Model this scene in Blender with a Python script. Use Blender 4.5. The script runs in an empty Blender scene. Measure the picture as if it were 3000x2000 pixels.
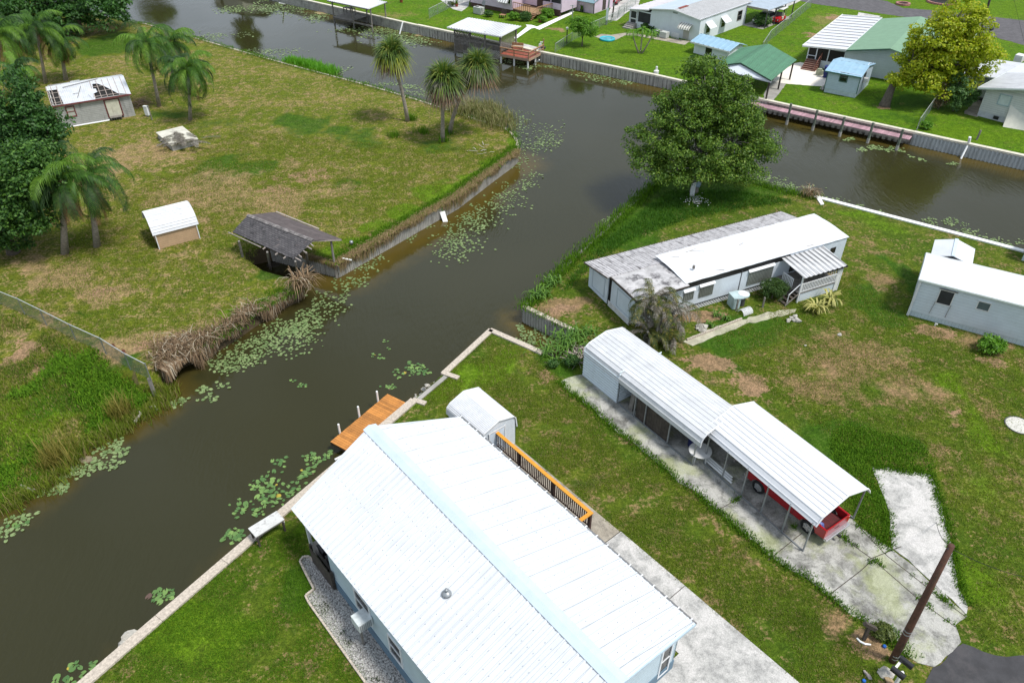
import bpy, math, random
import numpy as np
from math import radians, sin, cos, pi, hypot, atan2
from mathutils import Vector, Matrix, noise as mnoise
from mathutils.geometry import delaunay_2d_cdt
random.seed(7); rng = np.random.default_rng(7)
sc = bpy.context.scene
C = sc.collection
# ---------------------------------------------------------------- camera model (survey of the photograph)
F, TH, RO, H = 2200., radians(37.2), radians(.25), 28.
WZ = -1.2                                   # water level; lawns are at z = 0
def ray(px, py):
    x = (px-1500)/F; y = -(py-1000)/F
    c, s = cos(RO), sin(RO); x, y = c*x-s*y, s*x+c*y
    return Vector((x, cos(TH)+y*sin(TH), -sin(TH)+y*cos(TH)))
def P(px, py, z=0.):
    d = ray(px, py); t = (z-H)/d.z
    return Vector((d.x*t, d.y*t, z))
def PY(px, py, y):                          # point of that ray in the upright plane at world y
    d = ray(px, py); t = y/d.y
    return Vector((d.x*t, y, H+d.z*t))
def P2(l, z=0.): return [P(a, b, z) for a, b in l]
# ---------------------------------------------------------------- tagging
def tag(o, label=None, cat=None, group=None, kind=None):
    if label: o['label'] = label
    if cat: o['category'] = cat
    if group: o['group'] = group
    if kind: o['kind'] = kind
    return o
def empty(name, loc, rz=0., label=None, cat=None, group=None):
    o = bpy.data.objects.new(name, None); C.objects.link(o)
    o.location = loc; o.rotation_euler = (0, 0, rz); o.empty_display_size = .3
    return tag(o, label, cat, group)
class Site:
    """a thing: an Empty at pixel a (height z), local x towards pixel b, local y to the left of x"""
    def __init__(s, name, label, cat, a, b, z=0., group=None):
        s.o = P(*a, z) if len(a) == 2 else Vector(a)
        e = (P(*b, z) if len(b) == 2 else Vector(b))-s.o
        s.L = hypot(e.x, e.y); s.a = atan2(e.y, e.x); s.c, s.s = cos(s.a), sin(s.a)
        s.root = empty(name, s.o, s.a, label, cat, group)
    def loc(s, v):
        v = Vector(v)-s.o
        return Vector((s.c*v.x+s.s*v.y, -s.s*v.x+s.c*v.y, v.z))
    def at(s, px, py, z=None, x=None, y=None):
        o = s.loc((0, 0, H)); d = ray(px, py)
        d = Vector((s.c*d.x+s.s*d.y, -s.s*d.x+s.c*d.y, d.z))
        t = (z-s.o.z-o.z)/d.z if z is not None else ((x-o.x)/d.x if x is not None else (y-o.y)/d.y)
        return o+d*t
# ---------------------------------------------------------------- mesh builder
class MB:
    def __init__(s): s.v = []; s.f = []
    def add(s, vs, fs):
        n = len(s.v); s.v += [tuple(v) for v in vs]; s.f += [tuple(i+n for i in f) for f in fs]; return s
    def box(s, x0, x1, y0, y1, z0, z1):
        return s.add([(x0,y0,z0),(x1,y0,z0),(x1,y1,z0),(x0,y1,z0),(x0,y0,z1),(x1,y0,z1),(x1,y1,z1),(x0,y1,z1)],
                     [(3,2,1,0),(4,5,6,7),(0,1,5,4),(1,2,6,5),(2,3,7,6),(3,0,4,7)])
    def hexa(s, p):                         # 8 free corners: bottom 4 ccw, top 4 ccw
        return s.add(p, [(3,2,1,0),(4,5,6,7),(0,1,5,4),(1,2,6,5),(2,3,7,6),(3,0,4,7)])
    def bar(s, p, q, w, h=None, up=(0,0,1)):
        p, q = Vector(p), Vector(q); h = w if h is None else h
        d = (q-p).normalized(); u = Vector(up)
        if abs(d.dot(u)) > .98: u = Vector((1,0,0))
        r = d.cross(u).normalized(); u = r.cross(d)
        o = [(-w/2,-h/2),(w/2,-h/2),(w/2,h/2),(-w/2,h/2)]
        return s.add([p+r*a+u*b for a,b in o]+[q+r*a+u*b for a,b in o], [(0,1,2,3),(7,6,5,4),(0,4,5,1),(1,5,6,2),(2,6,7,3),(3,7,4,0)])
    def tube(s, pts, rad, n=8, cap=True):
        pts = [Vector(p) for p in pts]
        if not hasattr(rad, '__len__'): rad = [rad]*len(pts)
        vs = []; fs = []; ref = None
        for i, p in enumerate(pts):
            d = (pts[min(i+1, len(pts)-1)]-pts[max(i-1, 0)])
            d = d.normalized() if d.length > 1e-9 else Vector((0,0,1))
            if ref is None: ref = Vector((1,0,0)) if abs(d.x) < .9 else Vector((0,1,0))
            r = (ref-d*ref.dot(d)).normalized(); ref = r; u = d.cross(r)
            vs += [p+(r*cos(2*pi*k/n)+u*sin(2*pi*k/n))*rad[i] for k in range(n)]
        for i in range(len(pts)-1):
            for k in range(n):
                k2 = (k+1) % n; fs.append((i*n+k, i*n+k2, (i+1)*n+k2, (i+1)*n+k))
        if cap: fs += [tuple(range(n))[::-1], tuple((len(pts)-1)*n+k for k in range(n))]
        return s.add(vs, fs)
    def slab(s, p, t):                      # polygon p given a thickness t downwards
        n = len(p); p = [Vector(q) for q in p]; d = Vector((0,0,t))
        return s.add(p+[q-d for q in p], [tuple(range(n)), tuple(range(2*n-1, n-1, -1))]+[(i, n+i, n+(i+1)%n, (i+1)%n) for i in range(n)])
    def prism(s, poly, z0, z1): return s.slab([(x, y, z1) for x, y in poly], z1-z0)
    def wallpoly(s, pts, d):                # planar polygon pts swept by vector d
        n = len(pts); p = [Vector(q) for q in pts]; d = Vector(d)
        return s.add(p+[q+d for q in p], [tuple(range(n))[::-1], tuple(range(n, 2*n))]+[(i, (i+1)%n, n+(i+1)%n, n+i) for i in range(n)])
    def corr(s, a, b, c, d, pitch, amp, prof='sine', th=.0):
        """ribbed sheet a-b-c-d: ribs run from edge a-b towards d-c and repeat along a-b"""
        a, b, c, d = map(Vector, (a, b, c, d)); nrm = (b-a).cross(d-a).normalized()
        L = (b-a).length; k = max(1, round(L/pitch)); st = []
        pr = [(0,0),(.25,.5),(.5,1),(.75,.5)] if prof == 'sine' else [(0,0),(.62,0),(.70,1),(.90,1)] if prof == 'rib' else [(0,0),(.45,0),(.5,1),(.95,1)]
        for i in range(k): st += [((i+u)/k, h) for u, h in pr]
        st.append((1., 0)); vs = []
        for t, h in st: vs += [a.lerp(b, t)+nrm*(h*amp), d.lerp(c, t)+nrm*(h*amp)]
        fs = [(2*i, 2*i+2, 2*i+3, 2*i+1) for i in range(len(st)-1)]
        s.add(vs, fs)
        if th: s.add([p-nrm*th for p in (a, b, c, d)], [(0,1,2,3)]); s.add([a,b,c,d]+[p-nrm*th for p in (a,b,c,d)], [(0,4,5,1),(1,5,6,2),(2,6,7,3),(3,7,4,0)])
        return s
    def disc(s, c, r, n=16, z=0): 
        c = Vector(c); return s.add([c+Vector((r*cos(2*pi*k/n), r*sin(2*pi*k/n), z)) for k in range(n)], [tuple(range(n))])
    def lathe(s, c, prof, n=16):
        c = Vector(c); vs = [c+Vector((r*cos(2*pi*k/n), r*sin(2*pi*k/n), z)) for r, z in prof for k in range(n)]
        fs = [(i*n+k, i*n+(k+1)%n, (i+1)*n+(k+1)%n, (i+1)*n+k) for i in range(len(prof)-1) for k in range(n)]
        return s.add(vs, fs+[tuple(range(n))[::-1], tuple((len(prof)-1)*n+k for k in range(n))])
    def lattice(s, o, ux, uz, w, h, pitch=.2, t=.03, th=.012, frame=True):
        """diagonal lattice in the panel o + x*ux + z*uz"""
        o, ux, uz = Vector(o), Vector(ux).normalized(), Vector(uz).normalized(); nn = ux.cross(uz).normalized()
        def seg(x0, z0, dx, dz, off):
            t0, t1 = -1e9, 1e9
            for p, d, m in ((x0, dx, w), (z0, dz, h)):
                a, b = (0-p)/d, (m-p)/d; t0 = max(t0, min(a, b)); t1 = min(t1, max(a, b))
            if t1-t0 > .03: s.bar(o+ux*(x0+dx*t0)+uz*(z0+dz*t0)+nn*off, o+ux*(x0+dx*t1)+uz*(z0+dz*t1)+nn*off, t, th, up=nn)
        k = -h
        while k < w+h:
            seg(k, 0, .7071, .7071, th*.55); seg(k, 0, -.7071, .7071, -th*.55); k += pitch
        return s
    def build(s, name, m, parent=None, smooth=False, bevel=0):
        me = bpy.data.meshes.new(name); me.from_pydata(s.v, [], s.f); me.materials.append(m)
        if smooth: me.polygons.foreach_set('use_smooth', [True]*len(me.polygons))
        me.update()
        o = bpy.data.objects.new(name, me); C.objects.link(o)
        if parent is not None: o.parent = parent.root if isinstance(parent, Site) else parent
        if bevel:
            b = o.modifiers.new('b', 'BEVEL'); b.width = bevel; b.segments = 2; b.limit_method = 'ANGLE'
        return o
def npmesh(name, verts, faces, m, parent=None, k=4, mi=None):
    """fast mesh from numpy arrays; faces (n,k)"""
    me = bpy.data.meshes.new(name); me.vertices.add(len(verts)); me.vertices.foreach_set('co', np.ascontiguousarray(verts, np.float32).ravel())
    n = len(faces); me.loops.add(n*k); me.loops.foreach_set('vertex_index', np.ascontiguousarray(faces, np.int32).ravel())
    me.polygons.add(n); me.polygons.foreach_set('loop_start', np.arange(0, n*k, k, dtype=np.int32)); me.polygons.foreach_set('loop_total', np.full(n, k, np.int32))
    me.update(calc_edges=True)
    for x in (m if isinstance(m, list) else [m]): me.materials.append(x)
    if mi is not None: me.polygons.foreach_set('material_index', np.asarray(mi, np.int32))
    o = bpy.data.objects.new(name, me); C.objects.link(o)
    if parent is not None: o.parent = parent.root if isinstance(parent, Site) else parent
    return o
def copy_tree(o, parent=None):
    c = o.copy(); C.objects.link(c)
    if parent is not None: c.parent = parent
    for ch in list(o.children): copy_tree(ch, c)
    return c
# ---------------------------------------------------------------- materials
def srgb(r, g, b):
    f = lambda c: (c/255/12.92 if c <= 10.3 else ((c/255+.055)/1.055)**2.4)
    return (f(r), f(g), f(b))
class NT:
    def __init__(s, name):
        s.m = bpy.data.materials.new(name); s.m.use_nodes = True; s.t = s.m.node_tree; s.t.nodes.clear()
        s.out = s.t.nodes.new('ShaderNodeOutputMaterial')
    def n(s, typ, **kw):
        x = s.t.nodes.new('ShaderNode'+typ)
        for k, v in kw.items():
            if k.startswith('_'): setattr(x, k[1:], v)
            else: s.set(x, k.replace('__', ' '), v)
        return x
    def set(s, x, k, v):
        i = x.inputs[int(k[1:])] if k[0] == 'i' and k[1:].isdigit() else x.inputs[k]
        if hasattr(v, 'is_output') or isinstance(v, bpy.types.NodeSocket): s.t.links.new(v, i)
        else: i.default_value = (*v, 1.) if (hasattr(v, '__len__') and len(v) == 3 and i.type == 'RGBA') else v
    def math(s, op, a, b=0., c=None, clamp=False):
        x = s.n('Math', _operation=op, _use_clamp=clamp); s.set(x, 'i0', a); s.set(x, 'i1', b)
        if c is not None: s.set(x, 'i2', c)
        return x.outputs[0]
    def mix(s, f, a, b, blend='MIX'):
        x = s.n('Mix', _data_type='RGBA', _blend_type=blend); s.set(x, 'i0', f); s.set(x, 'i6', a); s.set(x, 'i7', b); return x.outputs[2]
    def noise(s, scale, detail=3., rough=.6, vec=None, dist=0.):
        x = s.n('TexNoise', Scale=scale, Detail=detail, Roughness=rough, Distortion=dist)
        if vec is not None: s.set(x, 'Vector', vec)
        return x.outputs[0]
    def ramp(s, v, a, b):                    # smooth 0..1 between a and b
        x = s.n('MapRange', _interpolation_type='SMOOTHSTEP'); s.set(x, 'i0', v); s.set(x, 'i1', a); s.set(x, 'i2', b); return x.outputs[0]
    def coord(s, scale=(1,1,1), kind='Object'):
        c = s.n('TexCoord').outputs[kind]
        if scale == (1,1,1): return c
        return s.n('Mapping', Vector=c, Scale=scale).outputs[0]
    def finish(s, shader): s.t.links.new(shader, s.out.inputs[0]); return s.m
def M(name, col, rough=.6, var=.12, vs=2., bump=0., bs=15., metal=0., streak=0., scol=(.06,.06,.055), sscale=(2.,2.,.25), lines=None, spots=0., spcol=(.1,.1,.1), spsc=1.2, spec=.5, isl=0., trl=0., coat=0.):
    """painted / raw surface: colour, mottling, weather streaks, stains, board or panel lines"""
    t = NT(name); oc = t.coord()
    c = t.mix(t.ramp(t.noise(vs, 5., .65, oc), .3, .7), tuple(x*(1-var) for x in col), tuple(min(1., x*(1+var)) for x in col))
    if isl:
        rnd = t.n('NewGeometry').outputs['Random Per Island']
        c = t.mix(rnd, t.mix(1., c, tuple([1-isl]*3), 'MULTIPLY'), t.mix(1., c, tuple([1+isl]*3), 'MULTIPLY'))
    if streak: c = t.mix(t.math('MULTIPLY', t.ramp(t.noise(1., 6., .7, t.coord(sscale)), .48, .72), streak), c, scol)
    if spots: c = t.mix(t.math('MULTIPLY', t.ramp(t.noise(spsc, 6., .7, oc), .5, .66), spots), c, spcol)
    bmp = None
    if lines:
        ax, pitch, wd, dk = lines
        xyz = t.n('SeparateXYZ', Vector=oc).outputs
        v = {'x': xyz[0], 'y': xyz[1], 'z': xyz[2]}.get(ax) or t.math('ADD', xyz[0], xyz[1])
        fr = t.math('FRACT', t.math('DIVIDE', t.math('ADD', v, 100.), pitch)); ln = t.math('LESS_THAN', fr, wd)
        c = t.mix(t.math('MULTIPLY', ln, dk), c, (.02,.02,.02)); bmp = fr
    b = t.n('BsdfPrincipled', Roughness=rough, Metallic=metal); b.inputs['Specular IOR Level'].default_value = spec
    if coat: b.inputs['Coat Weight'].default_value = coat; b.inputs['Coat Roughness'].default_value = .08
    t.set(b, 'Base Color', c)
    if bump or bmp is not None:
        hgt = t.math('MULTIPLY', t.noise(bs, 4., .6, oc), bump)
        if bmp is not None: hgt = t.math('ADD', hgt, t.math('MULTIPLY', bmp, .012))
        t.set(b, 'Normal', t.n('Bump', Strength=1., Distance=1., Height=hgt).outputs[0])
    sh = b.outputs[0]
    if trl:
        tr = t.n('BsdfTranslucent', Color=c); mx = t.n('MixShader', Fac=trl); t.set(mx, 'i1', sh); t.set(mx, 'i2', tr.outputs[0]); sh = mx.outputs[0]
    return t.finish(sh)
def leafmat(name, a, b, c2=None, rough=.55, trl=.25, spec=.35):
    """leaves: every leaf (mesh island) picks its own tone between a and b, some c2"""
    t = NT(name); r = t.n('NewGeometry').outputs['Random Per Island']
    c = t.mix(r, a, b)
    if c2: c = t.mix(t.ramp(t.math('FRACT', t.math('MULTIPLY', r, 37.7)), .82, .9), c, c2)
    p = t.n('BsdfPrincipled', Roughness=rough); p.inputs['Specular IOR Level'].default_value = spec; t.set(p, 'Base Color', c)
    tr = t.n('BsdfTranslucent', Color=t.mix(1., c, (1.3, 1.5, .7), 'MULTIPLY')); mx = t.n('MixShader', Fac=trl); t.set(mx, 'i1', p.outputs[0]); t.set(mx, 'i2', tr.outputs[0])
    return t.finish(mx.outputs[0])
def meshwire(name, col=(.32,.36,.36), pitch=.06, wire=.2):
    """chain link: woven wire with open diamonds between (holes are cut by a diagonal grid)"""
    t = NT(name); x = t.n('SeparateXYZ', Vector=t.coord()).outputs
    u = t.math('DIVIDE', t.math('ADD', x[0], x[2]), pitch); v = t.math('DIVIDE', t.math('SUBTRACT', x[0], x[2]), pitch)
    fu = t.math('LESS_THAN', t.math('FRACT', t.math('ADD', u, 500.)), wire); fv = t.math('LESS_THAN', t.math('FRACT', t.math('ADD', v, 500.)), wire)
    p = t.n('BsdfPrincipled', Roughness=.45, Metallic=.3, Alpha=t.math('MAXIMUM', fu, fv)); t.set(p, 'Base Color', col)
    return t.finish(p.outputs[0])
def glassmat(name, col=(.01,.012,.014), rough=.08):
    t = NT(name); p = t.n('BsdfPrincipled', Roughness=rough); t.set(p, 'Base Color', col); return t.finish(p.outputs[0])
def grime(name, base, mid, dk, sc, tint=None, tsc=.35):
    """old concrete: stained in sharp edged blotches with fine speckle"""
    t = NT(name); oc = t.coord(); n = t.noise(sc, 8., .72, oc, .4); n2 = t.noise(sc*3.7, 6., .7, oc)
    c = t.mix(t.ramp(n, .42, .55), base, mid); c = t.mix(t.math('MULTIPLY', t.ramp(t.math('ADD', t.math('MULTIPLY', n, .6), t.math('MULTIPLY', n2, .4)), .50, .60), .85), c, dk)
    if tint: c = t.mix(t.math('MULTIPLY', t.ramp(t.noise(tsc, 5., .65, oc), .47, .62), .55), c, tint)
    c = t.mix(t.ramp(t.noise(22., 3., .7, oc), .3, .7), t.mix(1., c, (.78,.78,.77), 'MULTIPLY'), t.mix(1., c, (1.18,1.18,1.17), 'MULTIPLY'))
    p = t.n('BsdfPrincipled', Roughness=.88); t.set(p, 'Base Color', c); t.set(p, 'Normal', t.n('Bump', Strength=.6, Distance=1., Height=t.math('MULTIPLY', n2, .01)).outputs[0]); return t.finish(p.outputs[0])
white = M('white_painted_metal', (.70,.71,.72), .42, .05, 1.5, streak=.12, scol=(.5,.52,.52))
whiteroof = M('white_roof_sheet', (.60,.62,.64), .4, .06, .8, spots=.10, spcol=(.62,.66,.7), spsc=.7)
mildew = M('mildewed_white_roof', (.66,.66,.67), .6, .1, 2., streak=.75, scol=(.20,.19,.19), sscale=(1.2,5.,1.), spots=.35, spcol=(.3,.29,.29), spsc=2.)
offwhite = M('off_white_paint', (.68,.68,.66), .55, .08, 3., streak=.25, scol=(.3,.3,.28))
paleblue = M('pale_blue_wall', (.50,.60,.66), .6, .06, 1.5, lines=('z', .2, .08, .25))
greyblue = M('grey_blue_skirt', (.11,.18,.24), .7, .1, 3.)
bluewhite = M('bluish_white_siding', (.60,.67,.73), .5, .05, 1.2, lines=('z', .21, .07, .22), streak=.1, scol=(.4,.44,.46))
vpanel = M('white_ribbed_panel', (.62,.68,.74), .5, .05, 1.2, lines=('xy', .13, .12, .16), streak=.15, scol=(.35,.37,.38))
concrete = M('grey_concrete', (.30,.285,.26), .85, .2, 1.1, bump=.006, bs=25., spots=.45, spcol=(.22,.21,.19), spsc=.5)
paleconc = grime('pale_concrete', (.52,.50,.48), (.42,.41,.39), (.27,.265,.255), .8)
capconc = M('weathered_cap_concrete', (.46,.40,.33), .9, .25, 9., bump=.02, bs=14.)
creamcap = M('cream_wall_cap', (.62,.58,.47), .8, .12, 2.)
whitecap = M('bright_white_cap', (.82,.82,.80), .6, .04, 1.)
steel = M('galvanised_steel', (.30,.32,.33), .4, .12, 6., metal=.5)
darksteel = M('dark_steel', (.06,.06,.065), .5, .1, 5.)
black = M('black_plastic', (.012,.012,.014), .45, .1, 4.)
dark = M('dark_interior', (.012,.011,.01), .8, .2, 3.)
glass = glassmat('dark_window_glass'); screen = M('dark_insect_screen', (.022,.024,.027), .6, .3, 1.2)
greywood = M('weathered_grey_wood', (.19,.175,.155), .85, .3, 3., streak=.4, scol=(.06,.055,.05), sscale=(9.,9.,1.5))
darkwood = M('dark_old_wood', (.06,.048,.038), .85, .3, 4., streak=.4, scol=(.02,.018,.015), sscale=(9.,9.,1.5))
lathwood = M('pale_broken_lath', (.34,.29,.26), .9, .25, 5.)
pvc = M('white_pvc', (.76,.77,.76), .35, .05, 3.)
bark = M('grey_brown_bark', (.115,.095,.075), .95, .3, 5., bump=.03, bs=12., streak=.3, scol=(.08,.065,.05), sscale=(6.,6.,1.))
palebark = M('pale_palm_bark', (.30,.26,.215), .95, .25, 5., bump=.02, bs=14., lines=('z', .17, .12, .35))
soil = M('bank_soil', (.13,.09,.055), .95, .3, 3., bump=.03, bs=8.)
redpaint = M('dull_red_trim', (.16,.035,.035), .7, .2, 4.)
# ================================================================ terrain
def pip(pts, poly):
    x, y = pts[:,0], pts[:,1]; r = np.zeros(len(pts), bool); n = len(poly); j = n-1
    for i in range(n):
        xi, yi, xj, yj = *poly[i], *poly[j]
        r ^= ((yi > y) != (yj > y)) & (x < (xj-xi)*(y-yi)/(yj-yi+1e-12)+xi); j = i
    return r
def dseg(pts, line):
    """distance of pts (n,2) to a polyline"""
    best = np.full(len(pts), 1e9)
    for a, b in zip(line[:-1], line[1:]):
        a, b = np.array(a[:2]), np.array(b[:2]); d = b-a; t = np.clip(((pts-a)@d)/(d@d+1e-12), 0, 1)
        best = np.minimum(best, np.hypot(*(pts-a-t[:,None]*d).T))
    return best
def snoise(pts, s, seed=0.):
    return np.array([mnoise.noise(Vector((x*s+seed, y*s-seed, seed))) for x, y in pts])
def blob(px, py, rx, ry, w):                 # a patch of ground: centre, half width, half depth in metres, weight
    c = P(px, py); return (c.x, c.y, (P(px+rx, py)-c).length, max(.3, abs(P(px, py-ry).y-P(px, py+ry).y)/2), w)
def land(name, poly, grids, patches, zf=None, mat=None, skirt=-2.2):
    """a ground sheet inside poly with grid points for its colour patches; patches: 4 lists (dry, lush and painted shade, bright, bare)"""
    pl = []
    for i, a in enumerate(poly):
        b = poly[(i+1)%len(poly)]; a, b = np.array(a[:2]), np.array(b[:2]); L = np.hypot(*(b-a)); k = int(min(60, max(1, L//1.2))) if min(a[1], b[1]) < 140 else 1
        pl += [tuple(a+(b-a)*j/k) for j in range(k)]
    pa = np.array(pl); g = []
    for x0, x1, y0, y1, st in grids:
        xs, ys = np.meshgrid(np.arange(x0, x1, st), np.arange(y0, y1, st)); q = np.c_[xs.ravel(), ys.ravel()]
        q += rng.uniform(-.3, .3, q.shape)*st
        q = q[(np.abs(q[:,0]) < q[:,1]*.78+14)]; q = q[pip(q, pl)]; q = q[dseg(q, pl+[pl[0]]) > st*.45]; g.append(q)
    allp = np.vstack([pa]+g); n = len(pl)
    vv, ee, ff, *_ = delaunay_2d_cdt([Vector(p) for p in allp], [(i, (i+1)%n) for i in range(n)], [], 1, 1e-4)
    xy = np.array([(v.x, v.y) for v in vv]); z = zf(xy) if zf else np.zeros(len(xy))
    wob = np.c_[snoise(xy, .35, 1.), snoise(xy, .35, 9.)]*1.1+np.c_[snoise(xy, 1.1, 4.), snoise(xy, 1.1, 6.)]*.5
    col = np.zeros((len(xy), 4), np.float32)
    for ch, L in enumerate(patches):
        for cx, cy, rx, ry, w in L:
            q = (xy+wob*min(1.8, min(rx, ry)*.9)-(cx, cy))/(rx, ry); col[:,ch] = np.maximum(col[:,ch], (1.3 if ch in (0, 3) else 1.)*w*np.clip(1.45-np.hypot(*q.T)*1.1, 0, 1))
    verts = np.c_[xy, z]; m0 = len(verts); faces = [list(f) for f in ff]
    cnt = {}
    for f in faces:
        for a, b in zip(f, f[1:]+f[:1]): cnt[(a, b)] = 1
    bd = [(a, b) for a, b in cnt if (b, a) not in cnt]; low = {}
    ext = []
    for a, b in bd:
        for k in (a, b):
            if k not in low: low[k] = m0+len(ext); ext.append((*xy[k], skirt))
        faces.append([b, a, low[a]]); faces.append([b, low[a], low[b]])
    verts = np.vstack([verts, np.array(ext)]); cc = np.vstack([col, np.tile([[0,0,0,1.]], (len(ext), 1))])
    o = npmesh(name, verts, np.array(faces), mat, None, 3)
    at = o.data.color_attributes.new('patch', 'FLOAT_COLOR', 'POINT'); at.data.foreach_set('color', cc.astype(np.float32).ravel())
    o.data.polygons.foreach_set('use_smooth', [True]*len(o.data.polygons))
    return tag(o, kind='structure')
def groundmat(name, base, base2, dryc, dryt):
    t = NT(name); oc = t.coord(kind='Object'); a = t.n('VertexColor', _layer_name='patch'); ch = t.n('SeparateColor', Color=a.outputs[0]).outputs
    n1 = t.noise(.22, 5., .6, oc); n2 = t.noise(1.1, 6., .68, oc); n3 = t.noise(5.5, 5., .7, oc); n4 = t.noise(16., 3., .7, oc)
    def wgt(c, amt=.55, lo=.38, hi=.62):      # patch weight broken up by medium and fine noise
        v = t.math('ADD', c, t.math('MULTIPLY', t.math('SUBTRACT', t.math('ADD', t.math('MULTIPLY', n2, .6), t.math('MULTIPLY', n3, .4)), .5), amt*2.4))
        return t.ramp(v, lo, hi)
    c = t.mix(t.ramp(n1, .35, .65), base, base2)
    c = t.mix(t.math('MULTIPLY', t.ramp(n2, .45, .7), .5), c, (.055,.105,.010))
    v = t.math('ADD', t.math('ADD', t.math('MULTIPLY', n2, .45), t.math('MULTIPLY', n3, .40)), t.math('MULTIPLY', n1, .15))
    c = t.mix(t.math('MULTIPLY', t.ramp(v, dryt-.02, dryt+.05), .75), c, dryc)
    c = t.mix(t.math('MULTIPLY', t.ramp(t.noise(2.3, 4., .65, oc), .5, .64), .55), c, (.05,.10,.010))
    c = t.mix(t.math('MULTIPLY', wgt(ch[2]), .9), c, (.10,.185,.008))
    c = t.mix(t.math('MULTIPLY', wgt(ch[1]), .85), c, (.040,.105,.007))
    c = t.mix(t.math('MULTIPLY', wgt(ch[0], .7, .40, .75), .8), c, dryc)
    c = t.mix(t.math('MULTIPLY', wgt(a.outputs[1], .85, .44, .62), .85), c, (.33,.205,.145))
    c = t.mix(t.ramp(t.noise(1.7, 5., .7, oc), .34, .66), t.mix(1., c, (.74,.78,.72), 'MULTIPLY'), t.mix(1., c, (1.18,1.16,1.12), 'MULTIPLY'))
    # blades: fine light and dark grain
    c = t.mix(t.ramp(n3, .30, .72), t.mix(1., c, (.62,.64,.60), 'MULTIPLY'), t.mix(1., c, (1.28,1.26,1.2), 'MULTIPLY'))
    c = t.mix(t.ramp(n4, .32, .7), t.mix(1., c, (.60,.64,.58), 'MULTIPLY'), t.mix(1., c, (1.32,1.28,1.25), 'MULTIPLY'))
    geo = t.n('SeparateXYZ', Vector=t.n('NewGeometry').outputs['True Normal']).outputs[2]
    c = t.mix(t.ramp(geo, .15, .45), (.10,.075,.045), c)
    p = t.n('BsdfPrincipled', Roughness=.95); p.inputs['Specular IOR Level'].default_value = .1; t.set(p, 'Base Color', c)
    h = t.math('ADD', t.math('MULTIPLY', n3, .10), t.math('MULTIPLY', n4, .05))
    t.set(p, 'Normal', t.n('Bump', Strength=.8, Distance=1., Height=h).outputs[0])
    return t.finish(p.outputs[0])
lawnL = groundmat('left_lawn', (.115,.145,.014), (.155,.165,.024), (.34,.23,.14), .512)
lawnR = groundmat('right_lawn', (.070,.118,.010), (.112,.145,.016), (.29,.185,.115), .528)
lawnF = groundmat('far_lawn', (.085,.180,.008), (.115,.205,.010), (.22,.20,.07), .56)
xy = lambda l: [(p.x, p.y) for p in l]
def extend(a, b, d):                          # point d metres past b on the line a-b
    a, b = Vector(a), Vector(b); return b+(b-a).normalized()*d
# ---- left peninsula with the overgrown lot
UPPER = P2([(331,54),(390,65),(431,72),(600,120),(750,163),(877,198),(973,223),(1104,258),(1228,295),(1292,316),(1400,352),(1474,372),(1500,392),(1515,415),(1516,440)])
LOWER = P2([(1516,440),(1500,455),(1451,490),(1340,573),(986,771)])
NOTCH = P2([(905,752),(790,722),(722,738),(716,757),(770,793),(851,816),(876,836)])
BANK = P2([(876,836),(830,858),(750,905),(680,952),(600,1000),(530,1028),(480,1052),(444,1112)])
SHORE = P2([(443,1140),(500,1162),(470,1198),(398,1232),(360,1255),(303,1290),(235,1330),(180,1390),(140,1432),(96,1440),(40,1475),(0,1500),(-250,1640),(-600,1800)], WZ)
FENCE = P2([(-500,700),(0,891),(73,921),(137,953),(223,997),(312,1038),(383,1083),(443,1114)])
LP = xy([extend(UPPER[8], UPPER[0], 130)]+UPPER+LOWER[1:]+NOTCH+BANK[1:]+SHORE)+[(-90,12),(-260,30),(-300,260)]
def zleft(q):
    z = np.zeros(len(q)); fl = [(p.x, p.y) for p in FENCE]
    lotp = fl+[(p.x, p.y) for p in SHORE]+[(-90,12),(-260,30)]
    ins = pip(q, lotp)|(dseg(q, [(p.x,p.y) for p in SHORE]) < .05); d = dseg(q, [(p.x, p.y) for p in SHORE]); df = dseg(q, fl)
    zz = np.minimum(0, WZ-.12+d*.30); z[ins] = zz[ins]
    return z
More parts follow.
